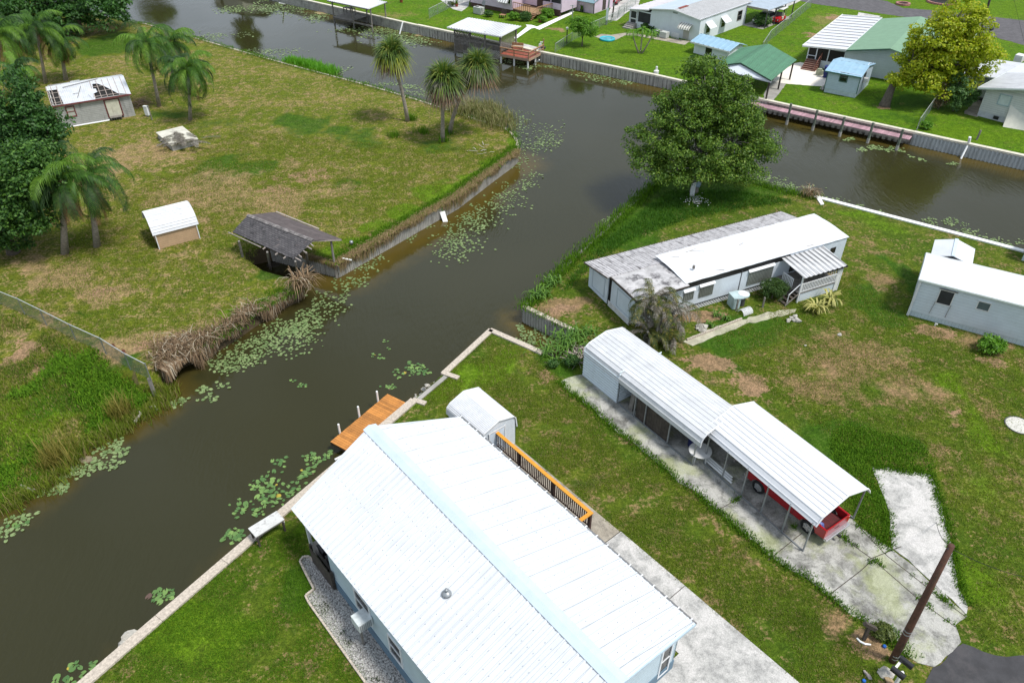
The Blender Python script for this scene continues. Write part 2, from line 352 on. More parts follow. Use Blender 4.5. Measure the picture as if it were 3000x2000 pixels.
pL = [[blob(*b) for b in ((620,560,260,90,.55),(420,450,220,70,.5),(820,590,120,60,.7),(300,860,130,35,.8),(440,985,120,45,.75),(660,770,120,60,.45),(180,820,160,60,.6),(380,1010,110,40,.8),(980,560,120,40,.5),(640,640,120,50,.4),(1130,480,160,60,.3),(280,520,90,60,.6),(60,960,140,50,.5),(1000,640,180,50,.3),(120,770,160,40,.5),(860,480,80,25,.6),(560,830,160,60,.35),(700,520,60,30,.5))],
      [blob(*b) for b in ((690,490,110,42,1.),(620,520,60,40,.9),(960,385,140,28,.85),(880,350,120,25,.8),(1000,540,55,25,.8),(330,130,120,45,.9),(700,390,90,18,.6),(240,920,60,18,.6),(1300,430,120,35,.55),(1070,410,90,30,.6),(640,360,120,30,.5),(100,1010,70,35,.6),(300,960,60,20,.5),(780,800,40,30,.9),(830,815,60,20,.8),(500,330,70,25,.7),(190,1150,160,60,.8),(350,1060,70,40,.8))],
      [blob(*b) for b in ((1500,430,40,30,.9),(1380,520,90,25,1.),(1290,565,80,22,1.),(1200,615,80,20,1.),(1110,662,80,18,1.),(1030,705,60,16,1.),(960,735,50,14,.9),(1450,478,60,20,1.),(700,920,70,20,1.),(620,980,60,18,.9),(560,140,260,16,.5),(880,205,200,12,.5),(1180,280,160,12,.5),(100,1200,180,70,.9),(60,1300,120,80,.8),(260,1130,140,40,.9),(400,1130,60,30,.8))],
      [blob(*b) for b in ((880,520,120,25,.45),(820,560,80,20,.5),(300,855,80,18,.6),(60,1040,90,25,.7),(150,1085,110,25,.6),(500,1050,40,25,.6),(420,1015,60,20,.6),(300,1290,90,22,.7),(420,1180,60,15,.6),(640,385,120,14,.35),(90,1000,60,20,.6),(250,540,40,20,.3),(1380,350,50,12,.3),(430,470,60,25,.4))]]
land('lawn_peninsula', LP, [(-70, 12, 26, 70, .75), (-95, 12, 70, 135, 1.5)], pL, zleft, lawnL)
# ---- near land with the white roofed house, and the point with the old trailer
S0 = extend(P(1209,1172), P(242,2000), 40)
NEARWALL = [S0]+P2([(242,2000),(823,1500),(1209,1172)])
NEARWALL2 = P2([(1297,1096),(1437,967),(1590,1034)])
INLET = P2([(1533,899),(1679,969)])
POINT = P2([(1533,899),(1567,876),(1608,828),(1698,742),(1761,688),(1819,628),(1860,592),(1908,548),(1955,512),(2010,495),(2100,505),(2182,527),(2250,548),(2320,565),(2387,576)])
RIGHTCAP = P2([(2387,576),(3000,736)])
RE = extend(RIGHTCAP[0], RIGHTCAP[1], 70)
RP = xy(NEARWALL+P2([(1250,1140)])+NEARWALL2+P2([(1640,1052),(1665,1010)])+INLET[::-1]+POINT[1:]+RIGHTCAP[1:]+[RE])+[(200,-60),(-60,-60)]
pR = [[blob(*b) for b in ((2500,1050,260,110,.55),(2700,1150,160,90,.5),(2450,1150,140,60,.6),(1900,1330,220,60,.30),(1650,1170,120,50,.35),(2250,1640,240,80,.38),(2450,1800,160,70,.55),(1640,900,110,40,.8),(2330,720,60,90,.5),(2560,720,110,40,.45),(2570,820,60,50,.5),(950,1880,100,80,.35),(1980,1560,150,50,.4),(2860,1000,150,60,.6),(2920,1200,80,60,.5),(2760,1330,60,70,.5),(1750,1270,120,40,.3),(1620,950,70,20,.6),(2150,1780,150,80,.35))],
      [blob(*b) for b in ((2020,560,220,35,1.),(1800,690,140,50,1.),(1900,620,120,40,.9),(2250,560,140,30,.7),(2570,890,70,80,1.),(2640,800,40,90,.9),(2480,1290,160,60,.9),(2640,1300,80,40,.8),(2170,1000,160,40,.8),(1680,1040,90,45,.9),(1640,1080,80,40,.8),(1780,1180,90,25,.9),(2120,1070,80,30,.7),(890,1690,90,90,.8),(960,1840,60,80,.6),(1560,1350,90,70,.55),(2380,1650,50,30,.6),(2600,1500,40,90,.9),(2580,1880,40,30,.6),(1700,1420,140,40,.5),(2560,570,90,15,.4),(2200,940,140,30,.8),(1560,1600,1,1,0.))],  # dark green left of the house and mobile home includes their painted shade
      [blob(*b) for b in ((600,1850,300,160,.6),(1400,1080,140,60,.75),(1330,1130,100,40,.8),(1740,720,60,20,.7),(1830,640,60,20,.7),(2700,660,260,40,.55),(2480,620,120,25,.6),(2860,1250,90,160,.6),(2790,1130,60,60,.8),(1620,1030,60,25,.8),(2850,1700,90,120,.6),(2900,1450,90,120,.5),(1230,1180,60,40,.7),(880,1560,40,50,.7))],
      [blob(*b) for b in ((1950,930,130,22,1.),(2060,925,90,16,1.),(1640,910,70,30,.55),(2080,1060,90,35,.75),(2200,1120,80,40,.7),(2520,1880,70,60,.8),(2590,1920,40,30,.8),(1590,1110,40,22,.6),(1845,1300,60,20,.5),(1400,1150,1,1,0.),(2450,1760,60,30,.5),(2730,970,90,25,.7),(2900,1060,90,25,.6),(2790,1210,30,20,.5),(2350,800,40,40,.5),(2770,1420,15,60,.7),(2800,1560,18,60,.6),(2140,790,1,1,0.),(2900,1890,90,20,.5),(1990,540,60,10,.3),(1900,690,60,18,.4),(960,1900,40,30,.25))]]
land('lawn_point', RP, [(-22, 34, 8, 46, .65), (-6, 60, 46, 66, 1.)], pR, None, lawnR)
# ---- far bank with the gardens and the street
FARW = P2([(916,6),(1222,75),(1327,97),(1580,153),(1915,221),(2250,297),(2677,389),(3000,459)])
FP = xy([extend(FARW[1], FARW[0], 190)]+FARW+[extend(FARW[6], FARW[7], 90)])+[(700,-60),(900,1500),(-900,1500),(-700,330)]
pF = [[blob(*b) for b in ((1150,45,120,14,.5),(1440,60,60,8,.3),(2440,110,60,50,.6),(2420,60,60,20,.7),(1700,85,60,10,.5),(1720,170,80,12,.3),(2450,300,90,12,.3),(1020,30,50,8,.5),(1870,75,30,8,.6),(2640,305,30,8,.6))],
      [blob(*b) for b in ((2650,300,120,30,.75),(2700,350,120,22,.6),(2550,340,120,12,.4),(1680,130,80,15,.4),(2860,60,120,20,.2))],  # dark green right of the yellow tree paints its soft shadow
      [blob(*b) for b in ((1500,110,120,20,.8),(1900,150,200,30,.7),(2180,85,100,20,.9),(2850,400,200,30,.8),(2850,20,200,30,.9),(2850,150,90,40,.9),(1400,60,30,20,.7),(2400,85,40,15,.5))],
      [blob(*b) for b in ((2400,130,40,15,.7),(2380,105,30,12,.6),(2440,50,40,10,.6),(1640,88,40,5,.7),(1860,78,18,5,.7),(2590,313,28,6,.7),(2480,70,30,10,.5))]]
land('far_gardens', FP, [(-60, 90, 62, 150, 1.3)], pF, None, lawnF)
# ---- water
def water():
    xs = np.arange(-125, 126, 1.1); ys = np.arange(-30, 190, 1.1); X, Y = np.meshgrid(xs, ys); q = np.c_[X.ravel(), Y.ravel()]
    w = np.zeros(len(q)); l = lambda L: [(p.x, p.y) for p in L]
    for ln, wd, k in ((LOWER, 4.2, 1.), (NOTCH, 2.0, .35), (BANK, 2.2, .5), (SHORE, 2.6, .75), (FARW, 3.8, .9), (NEARWALL, 2.4, .5), (NEARWALL2, 2.2, .5), (INLET, 2.8, .9), (UPPER, 1.5, .3)):
        w = np.maximum(w, k*np.clip(1-dseg(q, l(ln))/wd, 0, 1))
    nx, ny = len(xs), len(ys); i = np.arange((nx-1)*(ny-1)); r, c = i//(nx-1), i % (nx-1); a = r*nx+c
    o = npmesh('canal_water', np.c_[q, np.full(len(q), WZ)], np.c_[a, a+1, a+nx+1, a+nx], WM)
    at = o.data.color_attributes.new('shallow', 'FLOAT_COLOR', 'POINT'); at.data.foreach_set('color', np.c_[w, w, w, np.ones(len(w))].astype(np.float32).ravel())
    tag(o, kind='structure')
    b = MB().box(-900, 900, -200, 1400, -3., -2.4).build('canal_bed', soil); tag(b, kind='structure')
    b = MB(); b.add([(x, y, WZ-.004) for x, y in ((-900,-30),(-125,-30),(-125,189),(-900,189))], [(0,1,2,3)]); b.add([(x, y, WZ-.004) for x, y in ((125,-30),(900,-30),(900,189),(125,189))], [(0,1,2,3)])
    tag(b.build('canal_water_beyond', WM), kind='structure')
def watermat():
    t = NT('canal_water'); oc = t.coord(); s = t.n('VertexColor', _layer_name='shallow').outputs[0]
    nz = t.noise(.5, 5., .6, oc)
    w = t.ramp(t.math('ADD', s, t.math('MULTIPLY', t.math('SUBTRACT', nz, .5), .7)), .12, .85)
    c = t.mix(w, t.mix(t.noise(.08, 3., .5, oc), (.024,.024,.009), (.034,.032,.012)), (.075,.054,.010))
    r = t.n('Mapping', Vector=oc, Rotation=(0, 0, radians(38)), Scale=(1., .28, 1.)).outputs[0]
    patch = t.ramp(t.noise(.045, 3., .55, oc), .40, .62)
    h = t.math('ADD', t.math('MULTIPLY', t.noise(6., 3., .6, r), .032), t.math('MULTIPLY', t.noise(1.8, 2., .5, r), .03))
    h = t.math('MULTIPLY', h, t.math('ADD', t.math('MULTIPLY', patch, .85), .10))
    p = t.n('BsdfPrincipled', Roughness=.05, IOR=1.33); t.set(p, 'Base Color', c)
    t.set(p, 'Normal', t.n('Bump', Strength=1., Distance=1., Height=h).outputs[0])
    return t.finish(p.outputs[0])
WM = watermat(); water()
# ---------------------------------------------------------------- tufts: many small blades as one growth
def blades(name, pts, h, w, m, lean=.5, per=5, jit=.12, label=None, cat=None, droop=0., kind='stuff', parent=None, hv=.4):
    """pts (n,3): at each a tuft of `per` bent blades (two quads each)"""
    pts = np.repeat(np.asarray(pts, float), per, 0); n = len(pts)
    pts = pts+np.c_[rng.normal(0, jit, (n, 2)), np.zeros(n)]
    a = rng.uniform(0, 2*pi, n); hh = h*rng.uniform(1-hv, 1+hv, n); ln = lean*rng.uniform(.2, 1.2, n)*hh
    d = np.c_[np.cos(a), np.sin(a), np.zeros(n)]; s = np.c_[-np.sin(a), np.cos(a), np.zeros(n)]*(w*rng.uniform(.6, 1.3, n))[:,None]
    up = np.array([[0,0,1.]]); m1 = pts+d*(ln*.35)[:,None]+up*(hh*.6)[:,None]; tp = pts+d*ln[:,None]+up*(hh*(1-droop))[:,None]
    v = np.stack([pts-s, pts+s, m1+s*.8, m1-s*.8, tp+s*.15, tp-s*.15], 1).reshape(-1, 3); i = np.arange(n)*6
    f = np.r_[np.c_[i, i+1, i+2, i+3], np.c_[i+3, i+2, i+4, i+5]]
    o = npmesh(name, v, f, m, parent)
    return tag(o, label, cat, kind=kind) if parent is None else o
def along(line, n, spread=.3, z=None):
    """n random points along a polyline of Vectors"""
    L = [(b-a).length for a, b in zip(line[:-1], line[1:])]; tot = sum(L); out = []
    for u in rng.uniform(0, tot, n):
        for a, b, l in zip(line[:-1], line[1:], L):
            if u <= l: p = a.lerp(b, u/l); break
            u -= l
        out.append((p.x+rng.normal(0, spread), p.y+rng.normal(0, spread), p.z if z is None else z))
    return np.array(out)
def inpoly(poly, n, z=0.):
    pl = [(p[0], p[1]) for p in poly]; a = np.array(pl); out = np.zeros((0, 2))
    while len(out) < n:
        q = rng.uniform(a.min(0), a.max(0), (n*2, 2)); out = np.vstack([out, q[pip(q, pl)]])
    return np.c_[out[:n], np.full(n, z)]
gGreen = leafmat('grass_blades_green', (.05,.13,.008), (.13,.25,.015), rough=.8, spec=.1)
gYel = leafmat('grass_blades_mixed', (.09,.15,.012), (.20,.24,.03), (.30,.24,.11), rough=.8, spec=.1)
gDry = leafmat('dry_grass_straw', (.17,.115,.06), (.36,.27,.15), (.13,.15,.02), rough=.9, spec=.1)
gRust = leafmat('dead_reed_straw', (.10,.065,.04), (.32,.225,.14), (.44,.38,.29), rough=.9, spec=.1)
# ================================================================ paving, streets
def sheet(name, px, m, z=.006, jit=0., n=6, kind='structure'):
    pts = P2(px); out = []
    for i, a in enumerate(pts):
        b = pts[(i+1) % len(pts)]; k = max(1, int((b-a).length/.35)) if jit else 1
        for j in range(k):
            p = a.lerp(b, j/k)
            if jit: p = p+Vector((rng.normal(0, jit), rng.normal(0, jit), 0))
            out.append((p.x, p.y, z))
    o = MB().slab(out, .05).build(name, m); return tag(o, kind=kind)
algae = grime('algae_stained_slab', (.40,.39,.36), (.25,.245,.225), (.115,.112,.10), .75, (.29,.32,.13))
asphalt = M('asphalt', (.085,.080,.084), .9, .22, 1.5, bump=.01, bs=40., spots=.4, spcol=(.13,.125,.13), spsc=.4)
newasph = M('dark_asphalt', (.045,.044,.047), .9, .2, 1.5, bump=.01, bs=40., spots=.3, spcol=(.10,.09,.09), spsc=.8)
SLAB = [(1640,1119),(1662,1106),(1712,1098),(2150,1185),(2400,1440),(2500,1523),(2515,1541),(2607,1605),(2700,1680),(2834,1806),(2798,1832),(2821,1880),(2786,1911),(2735,1956),(2690,1940),(2645,1911),(2623,1867),(2610,1844),(2562,1835),(2537,1819),(2492,1800),(2441,1755),(2409,1730),(2384,1707),(2304,1663),(2266,1634),(2200,1580),(2120,1512),(2075,1480),(2040,1442),(1990,1412),(1935,1362),(1900,1335),(1850,1292),(1800,1262),(1755,1217),(1700,1168),(1668,1150)]
sheet('carport_slab', SLAB, algae, .03, .035)
sheet('side_slab', [(2553,1367),(2620,1372),(2690,1383),(2728,1392),(2745,1430),(2757,1478),(2763,1510),(2786,1589),(2802,1679),(2805,1723),(2834,1761),(2834,1800),(2703,1679),(2612,1603),(2604,1560),(2606,1500),(2570,1408)], paleconc, .026, .03)
for l in ([(2447,1558),(2560,1640),(2700,1762),(2800,1836)], [(2515,1541),(2600,1628),(2720,1722),(2832,1808)], [(2435,1737),(2520,1672),(2555,1640)], [(2110,1490),(2170,1455)], [(2540,1640),(2640,1600)], [(2250,1640),(2350,1560)]):
    b = MB(); p = P2(l, .034)
    for u, v in zip(p[:-1], p[1:]): b.bar(u, v, .035, .006)
    tag(b.build('slab_joint', darkwood), kind='structure')
pts = np.vstack([along(P2(l, .03), n, .05) for l, n in (([(2447,1558),(2560,1640),(2700,1762),(2800,1836)], 70), ([(2515,1541),(2600,1628),(2720,1722),(2832,1808)], 46), ([(2525,1668),(2555,1640)], 14), ([(2470,1545),(2480,1590)], 16), ([(2120,1485),(2170,1455)], 10), ([(2310,1560),(2335,1535)], 8))])
pts = pts[snoise(pts[:,:2], 1.3, 2.) > .02]
blades('joint_weeds', pts, .13, .016, gGreen, per=16, jit=.09, label='bright green weeds growing along the cracks of the driveway slabs', cat='weeds')
sheet('asphalt_lane', [(2735,1956),(2786,1911),(2821,1884),(2850,1895),(2880,1908),(2950,1925),(3010,1917),(3400,1960),(3300,2300),(2700,2300),(2690,2050)], newasph, .012, .05)
sheet('street', [(2300,-6),(2374,10),(2515,31),(2660,52),(2805,79),(2955,121),(3120,165),(3500,265),(3600,160),(3200,88),(3000,60),(2888,48),(2779,34),(2645,24),(2598,4),(2450,-20)], asphalt, .010, .05)
sheet('far_drive', [(2225,30),(2262,38),(2335,8),(2350,0),(2420,-30),(2330,-35),(2240,-10)], paleconc, .014, .03)
sheet('roadside_drive', [(2515,36),(2600,47),(2560,40),(2520,34),(2500,45),(2530,50),(2590,52)][:0] or [(2515,37),(2580,48),(2560,58),(2512,46)], paleconc, .016, .02)
sheet('side_street', [(1790,-30),(1880,-20),(1870,18),(1838,36),(1806,62),(1775,58),(1790,20)], paleconc, .010, .03)
HO = P(1347, 1220, 3.); HE = P(2037, 1827, 3.); HO.z = HE.z = 0
h = Site('white_roofed_house', 'long pale blue house under a big bright white metal roof beside the canal', 'house', tuple(HO), tuple(HE))
hw = lambda x, y, z=0.: h.root.matrix_basis @ Vector((x, y, z)) if False else Vector((h.o.x+h.c*x-h.s*y, h.o.y+h.s*x+h.c*y, z))
def hsheet(name, pts, m, z):
    return tag(MB().slab([hw(x, y, z) for x, y in pts], .06).build(name, m), kind='structure')
tanconc = grime('tan_old_concrete', (.36,.32,.26), (.29,.255,.205), (.19,.17,.14), .7)
hsheet('walkway', [(.6,.3),(8.30,.3),(8.30,2.88),(.8,2.8)], tanconc, .03)
hsheet('driveway', [(8.34,.3),(14.0,.3),(14.0,-9.5),(24,-9.5),(24,2.95),(8.34,2.92)], paleconc, .032)
for x in (3.35, 8.32, 12.12, 5.6): tag(MB().bar(hw(x, .3, .033), hw(x, 2.9, .033), .03, .006).build('slab_joint', darkwood), kind='structure')
# gravel bed with its edging
gm = NT('pale_gravel'); oc = gm.coord(); vo = gm.n('TexVoronoi', Vector=oc, Scale=13.); cc = gm.n('SeparateColor', Color=vo.outputs['Color']).outputs[0]
p_ = gm.n('BsdfPrincipled', Roughness=.9); gm.set(p_, 'Base Color', gm.mix(gm.ramp(vo.outputs['Distance'], .35, .75), gm.mix(cc, (.33,.32,.30), (.58,.56,.53)), (.16,.15,.14)))
gm.set(p_, 'Normal', gm.n('Bump', Strength=1., Distance=1., Height=gm.math('MULTIPLY', vo.outputs['Distance'], -.05)).outputs[0]); gravelm = gm.finish(p_.outputs[0])
GP = [(.7,-8.8),(.45,-8.85),(.3,-9.02),(.4,-9.22),(1.,-9.30),(2.1,-9.42),(2.17,-9.84),(2.5,-9.9),(15.,-9.86),(15.,-8.6),(2.3,-8.6)]
tag(MB().slab([hw(x, y, .035) for x, y in GP], .06).build('gravel_bed', gravelm), kind='structure')
st = M('gravel_stones', (.44,.43,.41), .9, .1, 3., isl=.4)
q = inpoly([hw(x, y) for x, y in GP], 5200, .035); q = q[q[:,0]*0+1 > 0]
o6 = np.array([(1,0,0),(0,1,0),(-1,0,0),(0,-1,0),(0,0,.8),(0,0,-.8)], float); f8 = np.array([(0,1,4),(1,2,4),(2,3,4),(3,0,4),(1,0,5),(2,1,5),(3,2,5),(0,3,5)])
vs = (o6[None]*rng.uniform(.016, .038, (len(q), 1, 3))+rng.normal(0, .008, (len(q), 6, 3))+q[:,None]).reshape(-1, 3)
tag(npmesh('gravel', vs, (f8[None]+np.arange(len(q))[:,None,None]*6).reshape(-1, 3), st, None, 3), kind='stuff')
b = MB(); E_ = [(.7,-8.8),(.42,-8.83),(.26,-9.02),(.37,-9.26),(1.,-9.35),(2.06,-9.47),(2.12,-9.9),(2.5,-9.95),(15.,-9.91)]
for u, v in zip(E_[:-1], E_[1:]):
    u, v = hw(*u, .05), hw(*v, .05); k = max(1, int((v-u).length/.3))
    for i in range(k): b.bar(u.lerp(v, i/k), u.lerp(v, (i+.94)/k), .08, .12)
tag(b.build('brick_edging', capconc), 'low concrete block edging curving round the white gravel bed', 'edging')
q = inpoly([hw(x, y) for x, y in [(2.6,-9.85),(15,-9.85),(15,-9.4),(2.6,-9.4)]], 60, .04); q = q[snoise(q[:,:2], .9, 5.) > .05]
blades('gravel_weeds', q, .10, .02, leafmat('dark_weed_leaf', (.03,.055,.02), (.09,.12,.05), spec=.1), per=14, jit=.10, label='sparse dark weeds coming up through the white gravel', cat='weeds')
# far garden paths and pads
sheet('garden_path', [(1668,40),(1652,44),(1570,86),(1556,88),(1540,80),(1508,113),(1506,127),(1540,95),(1565,98),(1578,86),(1678,34)][:0] or [(1662,40),(1672,33),(1682,33),(1675,42),(1580,88),(1566,82),(1556,84),(1510,116),(1506,110),(1545,78),(1540,73),(1558,74),(1573,79)], M('white_path', (.80,.79,.76), .8, .06, 2.), .014, .01)
sheet('dock_pad', [(1506,122),(1580,140),(1580,152),(1507,137)], paleconc, .012, .02)
sheet('pool_patio', [(1742,108),(1760,100),(1790,103),(1826,99),(1840,97),(1864,100),(1880,101),(1925,112),(2004,132),(2022,122),(2014,118),(1960,110),(1985,128),(1900,112),(1862,104),(1830,104),(1806,117),(1790,121),(1765,116)][:0] or [(1742,108),(1762,100),(1790,103),(1832,97),(1866,99),(1925,110),(1966,113),(2022,121),(2005,132),(1900,112),(1862,105),(1830,104),(1806,117),(1782,121)], tanconc, .012, .03)
sheet('side_patio', [(2325,187),(2345,183),(2380,190),(2426,231),(2412,254),(2304,246),(2260,240),(2285,215)], M('cream_patio', (.74,.68,.60), .8, .06, 2.), .014, .03)
sheet('boat_shelter_pad', [(2303,247),(2260,238),(2240,270),(2235,296),(2262,300)], concrete, .018, .03)
sheet('grey_pad', [(2870,280),(2900,262),(2925,300),(2862,342),(2822,333)], tanconc, .012, .06)
sheet('pink_patio', [(1290,0),(1378,-6),(1372,20),(1352,34),(1328,28)], paleconc, .012, .02)
sheet('mobile_home_path', [(2002,1002),(2030,1012),(2100,985),(2180,952),(2260,932),(2330,915),(2335,905),(2250,915),(2170,938),(2090,962),(2015,990)], M('mossy_path', (.38,.36,.27), .9, .25, 1.5, spots=.5, spcol=(.25,.27,.14), spsc=.8), .014, .05)
# ================================================================ seawalls
plankw = M('bleached_wall_planks', (.33,.32,.29), .9, .2, 2., streak=.6, scol=(.12,.10,.075), sscale=(5.,5.,.4))
stainw = M('stained_concrete_wall', (.36,.35,.32), .9, .2, 1.5, streak=.6, scol=(.09,.085,.075), sscale=(1.6,1.6,.35))
sheetw = M('grey_sheet_piling', (.42,.45,.46), .6, .12, 2., streak=.35, scol=(.2,.21,.2), sscale=(3.,3.,.4))
farw = M('stained_panel_wall', (.40,.39,.355), .9, .2, 1.5, streak=.7, scol=(.10,.095,.085), sscale=(1.8,1.8,.3), lines=('x', .45, .14, .55))
def seawall(name, label, line, pm, cm, side=1, cw=.35, ch=.14, pitch=.25, amp=.05, top=0., horiz=False, cap=True):
    """sheet wall down into the water along a line with a cap; side=+1: water lies to the left of the line"""
    o = line[0]; root = empty(name, (o.x, o.y, 0), 0, label, 'seawall'); b = MB(); c = MB(); w = MB()
    for u, v in zip(line[:-1], line[1:]):
        u = u-o; v = v-o; d = (v-u).normalized(); n = Vector((-d.y, d.x, 0))*side; z0 = Vector((0,0,-2.1)); z1 = Vector((0,0,top-.02))
        u2, v2 = u+n*.04, v+n*.04
        if horiz:
            for k in range(7): b.wallpoly([u2+Vector((0,0,-2.1+k*.3)), v2+Vector((0,0,-2.1+k*.3)), v2+Vector((0,0,-1.82+k*.3 if k < 6 else top-.02)), u2+Vector((0,0,-1.82+k*.3 if k < 6 else top-.02))], n*(.03+.012*(k % 2)))
        elif side > 0: b.corr(v2+z0, u2+z0, u2+z1, v2+z1, pitch, amp, 'trap')
        else: b.corr(u2+z0, v2+z0, v2+z1, u2+z1, pitch, amp, 'trap')
        e = d*.02
        q = [u-n*(cw-.12)-e, v-n*(cw-.12)+e, v+n*.13+e, u+n*.13-e]; q = [Vector((p.x, p.y, top+ch*.6)) for p in (q if side < 0 else q[::-1])]
        L = (v-u).length; k = max(1, int(L/3.))
        for i in range(k):
            f0, f1 = i/k, (i+.995)/k
            c.slab([q[0].lerp(q[1], f0), q[0].lerp(q[1], f1), q[3].lerp(q[2], f1), q[3].lerp(q[2], f0)], ch)
        if not horiz: w.bar(u2+n*.07+Vector((0,0,top-.35)), v2+n*.07+Vector((0,0,top-.35)), .06, .14)
    b.build('wall_panel', pm, root)
    if cap: c.build('cap', cm, root)
    return root
seawall('seawall', 'pale plank seawall of the left lawn with dead grass hanging over it', LOWER, plankw, greywood, 1, pitch=.2, amp=.03, cap=False)
seawall('seawall', 'short plank wall lining the boat slip under the shingled roof', [LOWER[-1]]+NOTCH[:2], plankw, greywood, 1, pitch=.2, amp=.03, cap=False)
seawall('seawall', 'low thin kerb where the left lawn meets the upper canal', UPPER, plankw, capconc, 1 if False else 1, cw=.24, ch=.06, pitch=.3)
seawall('seawall', 'long tan concrete seawall cap running past the white roofed house', NEARWALL, stainw, capconc, 1, cw=.45, ch=.18)
seawall('seawall', 'tan concrete cap turning the corner between canal and small inlet', NEARWALL2, stainw, capconc, 1, cw=.36, ch=.16)
seawall('seawall', 'short grey sheet wall facing the small inlet below the old trailer', INLET, stainw, capconc, -1, cw=.32, ch=.14, pitch=.22, amp=.04)
seawall('seawall', 'thin grassy kerb along the canal side of the tree point', POINT[:9], stainw, greywood, 1, cw=.22, ch=.06)
wr = seawall('seawall', 'bright white seawall cap along the right canal bank', RIGHTCAP+[RE], sheetw, whitecap, 1, cw=.40, ch=.16)
e = P(2404,601); u = RIGHTCAP[0]; d_ = (e-u); b = MB().slab([(0,0,.085),(d_.x,d_.y,.085),(d_.x+.3,d_.y+.1,.085),(.36,.02,.085)], .12); b.build('cap', whitecap, wr)
# slipway and returns
b = MB()
for a, c in (((1209,1172),(1247,1184)), ((1297,1093),(1343,1109))):
    u, v = P(*a), P(*c); b.bar(Vector((u.x,u.y,.03)), Vector((v.x,v.y,.03)), .32, .14)
tag(b.build('slipway_kerbs', capconc), 'two short tan kerbs either side of the little boat slipway', 'kerb')
b = MB(); u, v = P(1212,1170), P(1296,1100); n = (v-u).normalized(); w = Vector((-n.y, n.x, 0))
b.bar(Vector((u.x,u.y,.0))-w*.25, Vector((v.x,v.y,.0))-w*.25, .26, .16)
tag(b.build('slipway_sill', concrete), 'grey concrete sill across the top of the slipway', 'sill')
def rocks(name, pts, r, m, label, cat):
    b = MB()
    for p in pts:
        s = r*random.uniform(.5, 1.3); c = Vector(p); k = [Vector((random.gauss(0,1), random.gauss(0,1), random.gauss(0,1))).normalized() for _ in range(14)]
        import mathutils
        import bmesh
        bm = bmesh.new()
        for q in k: bm.verts.new(c+Vector((q.x*s*random.uniform(.8,1.3), q.y*s, q.z*s*.7)))
        bmesh.ops.convex_hull(bm, input=bm.verts); bm.verts.ensure_lookup_table()
        vs = [v for v in bm.verts if v.link_faces]; ix = {v: i for i, v in enumerate(vs)}
        b.add([v.co for v in vs], [[ix[v] for v in f.verts] for f in bm.faces]); bm.free()
    return tag(b.build(name, m), label, cat)
palerock = M('pale_limestone', (.40,.38,.335), .9, .2, 6., bump=.02)
rk = [Vector(p) for p in along([u.lerp(v, .2), u.lerp(v, .85)], 44, .15, -.55)]
for i, p in enumerate(rk): t_ = random.random(); p += w*(.1+.75*t_); p.z = -.35-.85*t_
rocks('slipway_rubble', rk, .13, palerock, 'white limestone rubble sloping into the water at the slipway', 'rubble')
rocks('wall_rubble', [P(1128+0, 0, 0)*0+P(x_, y_, -.9)-Vector((.0,0,0)) for x_, y_ in ((372,1866),(384,1858),(392,1876),(362,1884),(378,1890),(1010,1,)[:0] or (368,1896))], .26, palerock, 'white lump of broken concrete beside the near seawall', 'rubble')
# far bank walls
a = extend(FARW[1], FARW[0], 150)
seawall('seawall', 'grey horizontal plank seawall behind the covered dock on the far bank', [a]+FARW[:2], stainw, creamcap, -1, cw=.4, horiz=True)
seawall('seawall', 'stained concrete seawall with cream cap below the far lawns', FARW[1:6], farw, creamcap, -1, cw=.45, ch=.2, pitch=.45, amp=.08)
seawall('seawall', 'cream edged bank wall behind the pink boat walkway', FARW[5:7], greywood, creamcap, -1, cw=.4, ch=.2, pitch=.3)
seawall('seawall', 'light grey ribbed sheet seawall at the right of the far bank', FARW[6:]+[extend(FARW[6], FARW[7], 60)], sheetw, creamcap, -1, cw=.45, ch=.2, pitch=.34, amp=.09)
# pink boat walkway with pilings
u, v = FARW[5], FARW[6]
wf = Site('boat_walkway', 'narrow pink decked walkway on piles along the far bank wall', 'dock', tuple(u-(v-u).normalized()*1.5), tuple(v))
b = MB()
k = int(wf.L/.17)
for i in range(k): b.box(i*wf.L/k, (i+.88)*wf.L/k, -1.22, -.14, -.36, -.31)
b.build('deck_boards', M('faded_pink_boards', (.36,.22,.25), .8, .2, 1.5, isl=.2), wf)
b = MB().box(0, wf.L, -1.26, -1.20, -.58, -.37)
b.build('edge_beam', greywood, wf)
for i in range(int(wf.L/.55)): MB().box(i*.55, i*.55+.3, -1.30, -1.265, -.78, -.45).build('fascia_board', greywood, wf)
mossp = M('mossy_piling', (.13,.15,.115), .9, .3, 4.)
for top, bot in (((2319,304),(2304,365)), ((2394,323),(2380,382)), ((2475,343),(2459,400)), ((2559,360),(2541,419)), ((2644,379),(2626,440))):
    q = wf.at(*bot, z=WZ); tz = wf.at(*top, y=q.y).z; pl = MB().tube([(q.x,q.y,-2.2),(q.x,q.y,-.75),(q.x,q.y,-.7),(q.x,q.y,tz)], [.13,.13,.13,.12], 10)
    po = pl.build('piling', mossp, wf)
    MB().tube([(q.x,q.y,-2.2),(q.x,q.y,-.72)], .145, 10).build('concrete_sleeve', stainw, po)
